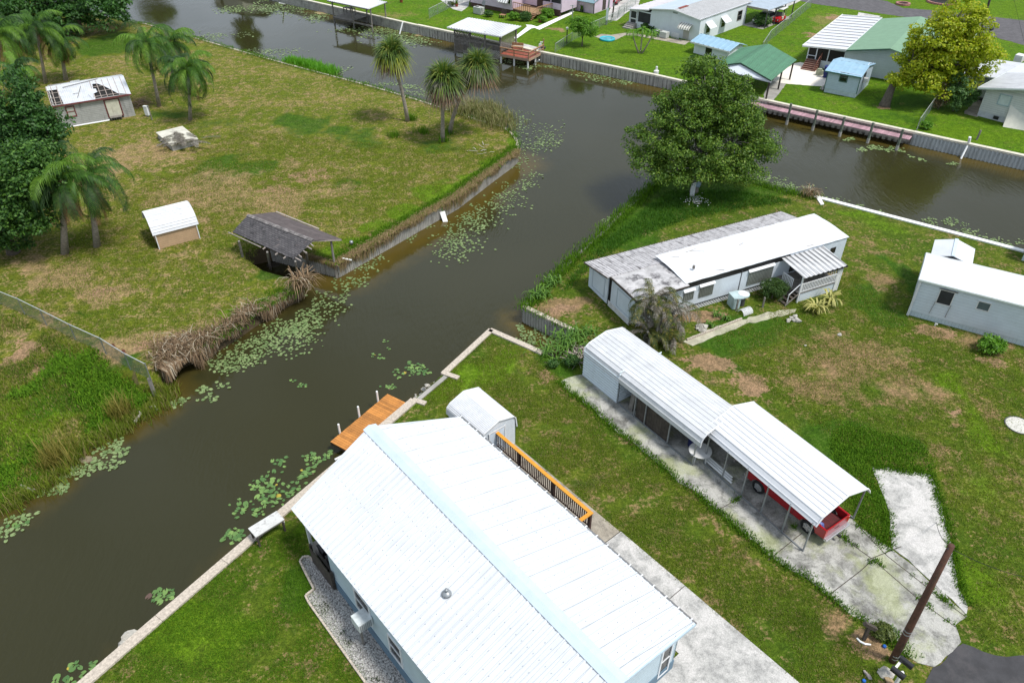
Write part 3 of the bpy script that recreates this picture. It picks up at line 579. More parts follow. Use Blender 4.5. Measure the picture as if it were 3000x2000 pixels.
# straw and reeds over the left walls
c = np.vstack([along(LOWER, 1500, .16, .02)]); blades('bank_edge_grass', along([p+Vector((-.35,.35,0)) for p in LOWER], 1500, .28, 0.), .16, .022, gGreen, per=8, jit=.15, label='bright green grass band along the top of the left seawall', cat='grass'); blades('overhang_straw', c, .22, .02, gDry, lean=1.6, per=4, jit=.12, label='dry straw grass lying over the top of the left seawall', cat='dry grass', droop=.7)
def hang(name, line, n, l0, l1, m, label, side=1, out=.12, w=.014, bunch=.0):
    """dead strands hanging over a wall edge"""
    p = along(line, n, .05, 0.); L = rng.uniform(l0, l1, n)*(np.clip(snoise(p[:,:2], .55, 2.)*1.5+.6, .05, 1.25))
    seg = [(a, b) for a, b in zip(line[:-1], line[1:])]
    d = (line[-1]-line[0]).normalized(); nrm = np.array([-d.y, d.x, 0])*side
    s = np.array([d.x, d.y, 0]); o1 = rng.uniform(.3, 1., n)*out; sk = rng.normal(0, .12, n)
    p0 = p-nrm*rng.uniform(.05, .3, (n, 1))+[0,0,.06]; p1 = p+nrm*(o1+.05)[:,None]+np.c_[np.zeros((n,2)), rng.uniform(.0,.12,n)]; p2 = p+nrm*(o1+.1)[:,None]+s*(sk*L)[:,None]-np.c_[np.zeros((n,2)), L]
    ww = s*w; v = np.stack([p0-ww, p0+ww, p1+ww, p1-ww, p2+ww*.4, p2-ww*.4], 1).reshape(-1, 3); i = np.arange(n)*6
    return tag(npmesh(name, v, np.r_[np.c_[i,i+1,i+2,i+3], np.c_[i+3,i+2,i+4,i+5]], m), label, 'dry grass', kind='stuff')
hang('hanging_straw', LOWER, 3600, .1, .9, gDry, 'brown straw hanging down the face of the left seawall', 1, .12)
hang('slip_straw', [LOWER[-1]]+NOTCH[:2], 1200, .1, .6, gDry, 'brown straw hanging down inside the boat slip', 1, .1)
hang('reed_curtain', BANK[:-1], 3000, .2, 1.1, gRust, 'tan and rust dead reeds drooping from the left bank into the water', 1, .3, .02)
hang('reed_clump', P2([(560,1018),(530,1030),(490,1052),(462,1075)]), 1100, .5, 1.25, gRust, 'thick rust coloured clump of dead reeds at the corner of the left bank', 1, .9, .025)
blades('reed_heads', np.vstack([along(P2([(565,1005),(480,1040)]), 90, .5, -.1), along(BANK[2:6], 60, .25, 0.)]), .8, .03, gRust, lean=1.2, per=9, jit=.15, droop=.5, label='arching dead reeds standing on the left bank edge', cat='dry grass')
blades('bank_fringe', np.vstack([along([p-Vector((0,0,0)) for p in BANK[:5]], 420, .35, 0.)]), .18, .02, gGreen, per=7, jit=.15, label='bright green grass fringe on the left bank', cat='grass')
# ================================================================ the white roofed house
def ribroof(a, b, c, d, pitch, amp, prof, m, name, parent, th=.05):
    return MB().corr(a, b, c, d, pitch, amp, prof, th).build(name, m, parent)
def frame_rect(mb, o, ux, uz, w, hh, t, dp, nn):
    """rectangular frame of bars t wide standing dp proud along nn"""
    o, ux, uz, nn = Vector(o), Vector(ux), Vector(uz), Vector(nn)
    for p, q in ((o, o+ux*w), (o+uz*hh, o+ux*w+uz*hh)): mb.bar(p+nn*dp/2-ux*t/2, q+nn*dp/2+ux*t/2, t, dp, up=nn)
    for p, q in ((o, o+uz*hh), (o+ux*w, o+ux*w+uz*hh)): mb.bar(p+nn*dp/2+uz*t/2, q+nn*dp/2-uz*t/2, t, dp, up=nn)
    return mb
def window(parent, o, ux, w, hh, nn, fm=None, gm=None, t=.06, dp=.05, bars=1, name='window', lab=None):
    """window part: frame with a pane sub-part; o is the lower left corner on the wall plane"""
    o, ux, nn = Vector(o), Vector(ux).normalized(), Vector(nn).normalized(); uz = Vector((0,0,1))
    mb = frame_rect(MB(), o, ux, uz, w, hh, t, dp, nn)
    for k in range(bars): z = hh*(k+1)/(bars+1); mb.bar(o+uz*z+nn*dp*.4, o+ux*w+uz*z+nn*dp*.4, t*.7, dp*.8, up=nn)
    f = mb.build(name, fm or white, parent)
    if lab: f['label'] = lab
    MB().wallpoly([o+nn*.006, o+ux*w+nn*.006, o+ux*w+uz*hh+nn*.006, o+uz*hh+nn*.006], nn*.006).build('pane', gm or glass, f)
    return f
def gable_house():
    RZ, EZ, YL, YR, X1 = 4.62, 3.0, -8.95, 0., 14.5; ym = -4.5
    wl = M('house_wall_paint', (.47,.58,.64), .6, .06, 1.2, lines=('z', .2, .07, .2))
    b = MB()
    b.box(2.35, 14.2, -8.66, -8.5, .62, 2.92); b.box(2.35, 2.5, -8.5, -.4, .62, 2.9); b.box(2.5, 14.2, -.5, -.4, .62, 2.9)
    b.wallpoly([(14.2,-8.66,.62),(14.2,-.4,.62),(14.2,-.4,2.9),(14.2,ym,4.5),(14.2,-8.66,2.9)], (-.12,0,0))
    b.wallpoly([(.3,-8.6,2.75),(.3,-.4,2.75),(-.2,ym,4.45)], (.1,0,0))
    b.build('wall', wl, h)
    b = MB().box(2.33, 14.22, -8.69, -8.52, 0, .62); b.box(14.05, 14.23, -8.5, -.38, 0, .62); b.build('skirting', greyblue, h)
    b = MB()
    b.box(.2, .32, -8.62, -8.5, 0, 2.8); b.box(.2, .32, -4.5, -4.38, 0, 2.8); b.box(.2, .32, -.5, -.38, 0, 2.8); b.build('porch_post', white, h)
    MB().box(.2, 2.35, -8.6, -.4, .3, .55).build('porch_floor', greywood, h)
    a0, a1, e0, e1, r0, r1 = (0,YL,EZ), (X1,YL+.25,EZ), (0,YR,EZ), (X1,YR,EZ), (-.65,ym,RZ), (X1+.35,ym,RZ)
    rf = MB().corr(a0, a1, r1, r0, .305, .03, 'rib', .04).build('roof', M('white_roof_panels', (.61,.63,.65), .4, .05, .7, lines=('x', .305, .05, .22), spots=.12, spcol=(.45,.47,.5), spsc=.8), h)
    MB().corr(r0, r1, e1, e0, .305, .02, 'rib', .04).build('roof_slope', M('white_roof_wide_panels', (.59,.62,.65), .4, .05, .7, lines=('x', .915, .025, .45), spots=.12, spcol=(.45,.48,.52), spsc=.8), rf)
    b = MB(); up = Vector((0,0,.05))
    for y0, y1, z0, z1 in ((ym-.30, ym, RZ-.11+.025, RZ+.025), (ym, ym+.36, RZ+.025, RZ-.13+.03)):
        b.slab([(-.68,y0,z0+.03),(X1+.37,y0,z0+.03),(X1+.37,y1,z1+.03),(-.68,y1,z1+.03)], .01)
    b.build('ridge_cap', M('ridge_blue_reflection', (.50,.59,.66), .45, .05, 2.), rf)  # bluish reflection along the ridge is put into its colour
    b = MB()
    for s0, s1, y0, y1 in ((a0, r0, YL, ym), (e0, r0, YR, ym)):
        for row in range(9):
            t = (row+.35)/9
            for i in range(48):
                x = (i+.5+.12*(row % 2))*.305; y = y0+(y1-y0)*t; z = EZ+(RZ-EZ)*t+.022
                if i % 3 == 2 and row % 2: continue
                b.box(x-.008, x+.008, y-.008, y+.008, z-.01, z+.014)
    sc_ = b.build('roof_screws', steel, rf); sc_['kind'] = 'stuff'
    b = MB().bar((-.05,.05,EZ-.06), (X1,.05,EZ-.06), .09, .10)
    g = b.build('gutter', M('gutter_dark', (.16,.16,.16), .5, .3, 8.), h)
    b = MB()
    for i in range(24): b.box(i*.62, i*.62+.05, .0, .11, EZ-.02, EZ+.012)
    b.build('gutter_bracket', white, g)
    b = MB().slab([(X1-.02,YR,EZ+.02),(X1+.03,YR,EZ+.02),(X1+.38,ym,RZ+.01),(X1+.33,ym,RZ+.01)], .13); b.slab([(X1+.33,ym,RZ+.01),(X1+.38,ym,RZ+.01),(X1+.03,YL+.25,EZ+.02),(X1-.02,YL+.25,EZ+.02)], .13); b.build('rake_trim', M('blue_rake_trim', (.42,.52,.60), .5, .05, 2.), h)
    for x0, w_, z0, hh in ((4.55, 1.15, .95, 1.3), (7.05, .85, .85, 1.25), (10.1, .9, .95, 1.2)):
        window(h.root, (x0,-8.66,z0), (1,0,0), w_, hh, (0,-1,0), white, glass, .08, .05, 1)
    window(h.root, (14.2,-1.3,.35), (0,1,0), .55, 2., (1,0,0), white, glass, .07, .05, 1, 'door')
    v = MB().tube([(8.1,-6.6,3.55),(8.1,-6.6,4.02)], .045, 12); v.tube([(8.1,-6.6,4.02),(8.1,-6.6,4.12)], .062, 12); vp = v.build('vent_pipe', steel, h, True)
    MB().lathe((8.1,-6.6,0), [(.20,3.86),(.17,3.92),(.09,3.97),(.05,3.99)], 16).build('flashing', steel, vp, True)
gable_house()
# window air conditioner on its post
ac = Site('window_air_conditioner', 'pale boxy air conditioner sticking out of the blue house wall', 'air conditioner', tuple(hw(5.25,-8.68)), tuple(hw(6.25,-8.68)))
MB().box(0, .62, -.62, .0, 1.25, 1.72).build('casing', M('ac_casing', (.60,.64,.64), .5, .08, 3., streak=.3), ac, bevel=.015)
b = MB()
for i in range(7): b.box(.62, .635, -.57+.075*i, -.53+.075*i, 1.3, 1.66)
b.build('grille', steel, ac); MB().box(.3, .38, -.5, -.42, 0, 1.25).build('post', greywood, ac)
# bin store: plank screen and two bins
fs = Site('plank_screen', 'dark weathered plank screen hiding bins at the house corner', 'fence', tuple(hw(.75,-8.82)), tuple(hw(2.62,-8.82)))
b = MB()
for i in range(14): z = 1.05+.09*random.random(); b.box(i*.135, i*.135+.125, -.012, .012, .02, z)
b.build('plank', darkwood, fs); b = MB().box(0, fs.L, .014, .06, .25, .33).box(0, fs.L, .014, .06, .8, .88); b.build('rail', darkwood, fs); 
MB().box(-.05, .05, .015, .11, 0, 1.2).build('post', darkwood, fs); MB().box(fs.L-.06, fs.L+.04, .015, .11, 0, 1.2).build('post', darkwood, fs)
def wheelie(s, m, lidm=None, hh=1.0):
    w = .27
    MB().hexa([(-w*.8,-w*.8,.04),(w*.8,-w*.8,.04),(w*.8,w*.8,.04),(-w*.8,w*.8,.04),(-w,-w,hh),(w,-w,hh),(w,w,hh),(-w,w,hh)]).build('bin_body', m, s, bevel=.02)
    MB().hexa([(-w-.02,-w-.03,hh),(w+.02,-w-.03,hh),(w+.02,w+.02,hh),(-w-.02,w+.02,hh),(-w+.02,-w+.02,hh+.06),(w-.02,-w+.02,hh+.06),(w-.02,w,hh+.08),(-w+.02,w,hh+.08)]).build('lid', lidm or m, s, bevel=.015)
    for x in (-w*.8, w*.8): MB().tube([(x-.03,w*.85,.11),(x+.03,w*.85,.11)], .11, 12).build('wheel', black, s)
    MB().tube([(-w,w+.05,hh-.04),(w,w+.05,hh-.04)], .02, 6).build('handle', m, s)
for (x, y), l in (((1.1,-8.25), 'black wheeled bin behind the plank screen, nearer the canal'), ((1.85,-8.25), 'black wheeled bin behind the plank screen, against the house wall')):
    p = hw(x, y); wheelie(Site('wheeled_bin', l, 'bin', tuple(p), tuple(hw(x+1, y)), group='black bins behind the plank screen'), black)
# deck with railing
dk = Site('side_deck', 'dark balustered deck with orange handrail along the white house', 'deck', tuple(hw(.35,0)), tuple(hw(7.55,0)))
orange = M('orange_stained_rail', (.62,.27,.022), .5, .12, 4.); maroon = M('dark_maroon_wood', (.045,.018,.014), .6, .2, 5.)
L = 7.2; RT = 1.55; yo = 1.62
MB().box(0, L, .05, yo, .42, .50).build('floor', greywood, dk)
b = MB().box(-.07, L+.07, yo-.09, yo+.09, RT, RT+.05); b.box(-.07, .11, .1, yo-.09, RT, RT+.05); b.box(L-.11, L+.07, yo-.75, yo-.09, RT, RT+.05); b.build('top_rail', orange, dk)
b = MB().box(0, L, yo-.02, yo+.02, .62, .68); b.box(-.02, .02, .1, yo-.03, .62, .68); b.build('bottom_rail', maroon, dk)
pb = MB()
for i, x in enumerate((0., 2.25, 4.7, L-.02)):
    MB().box(x-.055, x+.055, yo-.055, yo+.055, 0, RT).build('post', maroon, dk)
for i in range(54):
    x = .12+i*.131
    if min(abs(x-q) for q in (0,2.25,4.7,7.18)) > .07: MB().box(x-.02, x+.02, yo-.02, yo+.02, .68, RT).build('baluster', maroon, dk)
for i in range(10): MB().box(-.02, .02, .18+i*.13, .22+i*.13, .68, RT).build('baluster', maroon, dk)
b = MB().slab([(L+.04,.1,.50),(L+1.1,.1,.06),(L+1.1,yo,.06),(L+.04,yo,.50)], .05); b.build('ramp', M('tan_ramp', (.33,.24,.17), .8, .15, 3.), dk)
MB().bar((L+.02,yo-.7,RT-.05), (L+.9,yo-.7,.75), .08, .05).build('ramp_rail', M('tan_ramp_rail', (.40,.28,.18), .7, .15, 3.), dk)
# white ribbed shed
a = P(1510,1297); ws = Site('garden_shed', 'small white corrugated metal shed behind the white roofed house', 'shed', tuple(a), (a.x+cos(radians(-50)), a.y+sin(radians(-50)), 0))
corrw = M('white_corrugated_shed', (.60,.61,.63), .45, .06, 2., streak=.15, scol=(.3,.3,.3))
pr = [(-2.28,1.35),(-2.24,1.75),(-2.05,1.95),(-1.13,2.28),(-.16,2.0),(-.04,1.85),(.05,1.2)]
X0, X1 = -2.85, .04; b = MB()
for (y0, z0), (y1, z1) in zip(pr[:-1], pr[1:]):
    k = max(1, round(hypot(y1-y0, z1-z0)/.085)); pts = []
    for i in range(k+1): t = i/k; pts.append((y0+(y1-y0)*t, z0+(z1-z0)*t))
    for i in range(k):
        (ya, za), (yb, zb) = pts[i], pts[i+1]; ym_, zm_ = (ya+yb)/2, (za+zb)/2; L_ = hypot(yb-ya, zb-za); ny, nz = -(zb-za)/L_, (yb-ya)/L_
        b.add([(X0,ya,za),(X1,ya,za),(X1,ym_+ny*.018,zm_+nz*.018),(X0,ym_+ny*.018,zm_+nz*.018),(X1,yb,zb),(X0,yb,zb)], [(0,1,2,3),(3,2,4,5)])
b.build('roof', corrw, ws)
b = MB(); gp = [(-2.15,0)]+[(y, z-.03) for y, z in [(-2.2,1.75),(-2.03,1.93),(-1.13,2.25),(-.17,1.98),(-.06,1.84)]]+[(-.03,0)]
for X in (X0+.06, 0.): b.wallpoly([(X,y,z) for y, z in gp], (-.03,0,0))
b.corr((X0+.05,-2.17,0),(0,-2.17,0),(0,-2.2,1.75),(X0+.05,-2.2,1.75), .09, .015); b.corr((0,-.02,0),(X0+.05,-.02,0),(X0+.05,0,1.5),(0,0,1.5), .09, .015)
b.corr((.005,-2.15,0),(.005,-.03,0),(.005,-.05,1.84),(.005,-2.18,1.84), .09, .012)
b.build('wall', M('white_ribbed_shed_wall', (.62,.66,.70), .45, .05, 2.), ws)
for X in (X0-.01, X1+.01):
    b = MB()
    for (y0, z0), (y1, z1) in zip(pr[:-1], pr[1:]): b.bar((X,y0,z0+.01), (X,y1,z1+.01), .05, .05)
    b.build('edge_trim', white, ws)
d = MB().box(.03, .05, -1.75, -.75, .08, 1.72).build('door', M('pale_blue_door', (.58,.66,.75), .5, .05, 2.), ws)
b = MB().bar((.065,-1.75,.1),(.065,-.75,1.7), .04, .02).bar((.065,-.75,.1),(.065,-1.25,.9), .04, .02); b.box(.05,.075,-1.8,-.7,1.72,1.79); b.box(.05,.075,-.78,-.72,.08,1.72); b.box(.05,.075,-1.78,-1.72,.08,1.72); b.build('brace', white, d)
# orange dock
dz = -.55
dc = Site('wooden_dock', 'orange stained plank dock beside the near seawall', 'dock', tuple(P(969,1294,dz).xy)+(0,), tuple(P(1134,1156,dz).xy)+(0,))
b = MB(); k = 31; ow = M('orange_deck_boards', (.43,.175,.035), .6, .16, 3., isl=.22, streak=.2, scol=(.2,.07,.02), sscale=(1.,5.,1.))
for i in range(k): b.box(i*4.65/k, (i+.93)*4.65/k, -1.42+.01*random.random(), .03+.01*random.random(), dz-.04, dz)
b.build('deck_boards', ow, dc)
b = MB().box(0, 4.65, -.02, .03, dz-.2, dz-.045).box(0, 4.65, -1.4, -1.35, dz-.2, dz-.045).box(.0, .05, -1.35, -.02, dz-.2, dz-.045); b.build('joist', maroon, dc)
for i, (tp, bt) in enumerate((((990,1243),(997,1273)), ((1045,1193),(1054,1225)), ((1102,1147),(1108,1177)))):
    q = dc.at(*bt, y=.12); zt = dc.at(*tp, y=.12).z
    MB().tube([(q.x,.12,-2.2),(q.x,.12,zt-.03),(q.x,.12,zt)], [.06,.06,.05], 10).build('piling', pvc, dc)
MB().tube([(-.45,-.62,-1.15),(.35,-1.0,-1.0)], .06, 8).build('fender_pipe', pvc, dc)
MB().tube([(1.15,-1.3,dz),(1.05,-1.28,dz+.42)], .02, 6).build('cleat_rod', steel, dc)
# cleaning table on the seawall
tb = Site('cleaning_table', 'worn white topped table with dark legs standing on the seawall', 'table', tuple(P(738,1560,.8).xy)+(0,), tuple(P(822,1508,.8).xy)+(0,))
MB().box(0, 1.45, -.33, .36, .74, .80).build('table_top', M('worn_white_top', (.56,.56,.54), .6, .15, 3., spots=.7, spcol=(.22,.21,.2), spsc=3.), tb, bevel=.01)
MB().box(.04, 1.41, -.29, .32, .64, .735).build('apron', greywood, tb)
for x in (.08, 1.36):
    for y in (-.27, .30): MB().bar((x, y, 0), (x, y, .65), .08).build('leg', darkwood, tb)
MB().tube([(1.44,-.1,.05),(1.42,-.3,.62)], .02, 6).build('pipe', pvc, tb)
# ---------------------------------------------------------------- carports
cs = M('white_carport_sheet', (.62,.63,.65), .38, .04, 1.2, spots=.10, spcol=(.55,.57,.58), spsc=1.5)
csd = M('dusty_carport_sheet', (.56,.57,.58), .4, .07, 1.2, spots=.35, spcol=(.42,.42,.42), spsc=1.6, streak=.25, scol=(.42,.42,.42), sscale=(.5,6.,6.))
def vault(s, x0, x1, prof, m, name='roof', pitch=.28, amp=.025):
    """roof of flat bands along x over a bent profile, ribs running along x"""
    b = MB()
    for (y0, z0), (y1, z1) in zip(prof[:-1], prof[1:]):
        L = hypot(y1-y0, z1-z0); k = max(1, round(L/pitch)); ny, nz = -(z1-z0)/L, (y1-y0)/L
        st = []
        for i in range(k): st += [((i+u)/k, hh) for u, hh in ((0,0),(.75,0),(.82,1),(.93,1))]
        st.append((1., 0)); q = [(y0+(y1-y0)*t+ny*hh*amp, z0+(z1-z0)*t+nz*hh*amp) for t, hh in st]
        for (ya, za), (yb, zb) in zip(q[:-1], q[1:]): b.add([(x0,ya,za),(x1,ya,za),(x1,yb,zb),(x0,yb,zb)], [(0,1,2,3)])
        b.add([(x0,y0-ny*.012,z0-nz*.012),(x1,y0-ny*.012,z0-nz*.012),(x1,y1-ny*.012,z1-nz*.012),(x0,y1-ny*.012,z1-nz*.012)], [(3,2,1,0)])
    return b.build(name, m, s)
def hoops(s, xs, prof, posts, r=.03, m=None):
    ym = (prof[0][0]+prof[-1][0])/2
    for x in xs:
        b = MB(); q = [(ym+(y-ym)*.955, z-.06) for y, z in prof]
        for (ya, za), (yb, zb) in zip(q[:-1], q[1:]): b.bar((x,ya,za),(x,yb,zb), .05)
        b.build('hoop', m or steel, s)
        for y in posts: MB().bar((x, y, .03), (x, y, q[0][1]+.12), .06).build('post', m or steel, s)
cb = Site('carport', 'open white metal carport sheltering the red pickup', 'carport', (2060,1358), (2350,1615))
PB = [(-.02,1.93),(.10,2.12),(.30,2.36),(1.78,2.86),(3.30,2.40),(3.50,2.16),(3.60,1.96)]
vault(cb, -.32, 6.55, PB, cs); hoops(cb, (.02,1.28,2.57,3.84,5.12,6.36), PB, (.03,3.5))
b = MB().bar((0,.03,.06),(6.4,.03,.06), .06); b.build('base_rail', steel, cb); MB().bar((0,3.5,.06),(6.4,3.5,.06), .06).build('base_rail', steel, cb)
for x in (-.32, 6.55):
    b = MB()
    for (ya, za), (yb, zb) in zip(PB[:-1], PB[1:]): b.bar((x,ya,za+.01),(x,yb,zb+.01), .05)
    b.build('edge_trim', white, cb)
ca = Site('carport', 'long white metal carport with its back end closed as a store', 'carport', (1711,1103), (2030,1366))
PA = [(-.04,1.55),(-.03,1.86),(.08,2.10),(.30,2.25),(1.55,2.55),(2.80,2.28),(3.02,2.1),(3.12,1.85),(3.13,1.5)]
vault(ca, -.12, 8.85, PA, csd); hoops(ca, (.6,1.7,2.85,4.2,5.0,6.75,8.55), PA, (.03,3.06), m=steel)
for x in (-.12, 8.85):
    b = MB()
    for (ya, za), (yb, zb) in zip(PA[:-1], PA[1:]): b.bar((x,ya,za+.01),(x,yb,zb+.01), .05)
    b.build('edge_trim', white, ca)
wm_ = M('pale_ribbed_wall', (.55,.62,.66), .45, .05, 2., streak=.15, scol=(.35,.38,.4))
def ribwall(p, q, z0, z1, pitch=.19, amp=.04, mb=None):
    """wall with horizontal ribs"""
    b = mb or MB(); p, q = Vector(p), Vector(q); d = (q-p).normalized(); n = Vector((d.y,-d.x,0)); k = round((z1-z0)/pitch)
    for i in range(k):
        za, zm, zb, zt = z0+i*(z1-z0)/k, z0+(i+.6)*(z1-z0)/k, z0+(i+.72)*(z1-z0)/k, z0+(i+1)*(z1-z0)/k; U = lambda z, o: [(p.x+n.x*o, p.y+n.y*o, z), (q.x+n.x*o, q.y+n.y*o, z)]
        A, B, C_, D = U(za, 0), U(zm, 0), U(zb, amp), U(zt, 0)
        b.add([*A, *B[::-1]], [(0,1,2,3)]); b.add([*B, *C_[::-1]], [(0,1,2,3)]); b.add([*C_, *D[::-1]], [(0,1,2,3)])
    return b
b = ribwall((-.1,-.03,0), (2.84,-.03,0), .04, 1.9); ribwall((2.84,-.03,0), (2.84,1.2,0), .04, 2.3, mb=b); ribwall((2.84,1.2,0), (2.84,3.05,0), .04, 2.3, mb=b)
ribwall((-.1,3.08,0), (-.1,-.03,0), .04, 2.15, mb=b); ribwall((2.84,3.1,0), (-.1,3.1,0), .04, 1.9, mb=b)
b.build('wall', wm_, ca)
MB().bar((0,.03,.06),(8.6,.03,.06), .06).build('base_rail', steel, ca); MB().bar((0,3.06,.06),(8.6,3.06,.06), .06).build('base_rail', steel, ca)
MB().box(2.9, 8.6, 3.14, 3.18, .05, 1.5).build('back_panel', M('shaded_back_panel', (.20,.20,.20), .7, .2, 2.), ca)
pk = Site('plank_partition', 'dark weathered plank panels standing inside the rear carport', 'partition', tuple(ca.o+Vector((0,0,0))), tuple(P(2030,1366)))
b = MB()
for i in range(13): b.box(4.25+i*.19, 4.25+i*.19+.18, .10, .125, .05, 1.72+.1*random.random())
b.build('plank', darkwood, pk); b = MB().box(4.2, 6.72, .126, .18, .4, .5).box(4.2,6.72,.126,.18,1.3,1.4); b.build('rail', darkwood, pk)
def inca(s, x, y, z=0.): return (s.o.x+s.c*x-s.s*y, s.o.y+s.s*x+s.c*y, z)
q = inca(ca, 3.55, .2); t_ = Site('leaning_board', 'grey board leaning in the open bay of the rear carport', 'board', q, inca(ca, 4.5, .2)); MB().hexa([(0,0,0),(.28,0,0),(.28,.04,0),(0,.04,0),(0,.25,1.85),(.28,.25,1.85),(.28,.29,1.85),(0,.29,1.85)]).build('board', greywood, t_)
# things under the carports
def plastic_table(s, r, hh, m):
    MB().lathe((0,0,0), [(r*.98,hh-.045),(r,hh-.03),(r,hh-.005),(r*.97,hh),(.03,hh+.001)], 32).build('table_top', m, s)
    for k in range(4):
        a_ = pi/4+k*pi/2; MB().tube([(r*.75*cos(a_),r*.75*sin(a_),0),(r*.55*cos(a_),r*.55*sin(a_),hh-.04)], [.03,.04], 8).build('leg', m, s)
q = P(2052,1318,.72); pt = Site('round_table', 'dirty white round plastic table where the two carports meet', 'table', (q.x,q.y,0), (q.x+1,q.y,0)); plastic_table(pt, .58, .72, M('dirty_white_plastic', (.60,.60,.59), .5, .1, 3., spots=.4, spcol=(.3,.3,.28), spsc=2.5))
q = inca(cb, .55, 1.9); pl = Site('pallet_stack', 'stack of grey wooden pallets behind the round table', 'pallets', q, inca(cb, 1.6, 2.2))
for k in range(3):
    b = MB(); z = .03+k*.16
    for i in range(6): b.box(0, 1.1, -.5+i*.18, -.38+i*.18, z+.11, z+.13)
    for i in range(3): b.box(.02+i*.5, .1+i*.5, -.5, .52, z, z+.11)
    b.build('pallet', lathwood, pl)
q = inca(cb, .9, 2.3); br = Site('blue_crate', 'dark blue plastic crate on the stacked pallets', 'crate', (q[0],q[1],.51), inca(cb, 2., 2.3, .51)); b = MB().box(-.2,.2,-.15,.15,.0,.02).box(-.2,.2,-.15,-.13,0,.25).box(-.2,.2,.13,.15,0,.25).box(-.2,-.18,-.13,.13,0,.25).box(.18,.2,-.13,.13,0,.25); b.build('crate_body', M('dark_blue_plastic', (.02,.03,.16), .5, .1, 3.), br)
q = inca(ca, 7.6, 1.1); bd = Site('blue_drum', 'dark blue drum in the shade of the rear carport', 'drum', q, inca(ca, 8.6, 1.1)); MB().lathe((0,0,0), [(.29,.02),(.3,.05),(.3,.4),(.315,.43),(.3,.46),(.3,.85),(.27,.9),(.05,.9)], 20).build('drum_body', M('drum_blue', (.012,.02,.11), .5, .1, 3.), bd, True); MB().tube([(.12,.1,.9),(.12,.1,.94)], .04, 10).build('bung', black, bd)
for i, (y, l) in enumerate(((.22,'upper'),(.36,'middle'),(.5,'lower'))):
    p0, p1 = inca(cb, -.35+.1*i, y, .09), inca(cb, 1.75-.12*i, y, .09)
    o = MB().tube([Vector(p0), Vector(p1)], .055, 10).build('plastic_pipe', pvc); tag(o, ('white plastic pipe lying nearest the carport base rail', 'white plastic pipe lying between two others under the carport', 'white plastic pipe lying nearest the pickup side of three')[i], 'pipe', 'white pipes lying under the front carport')
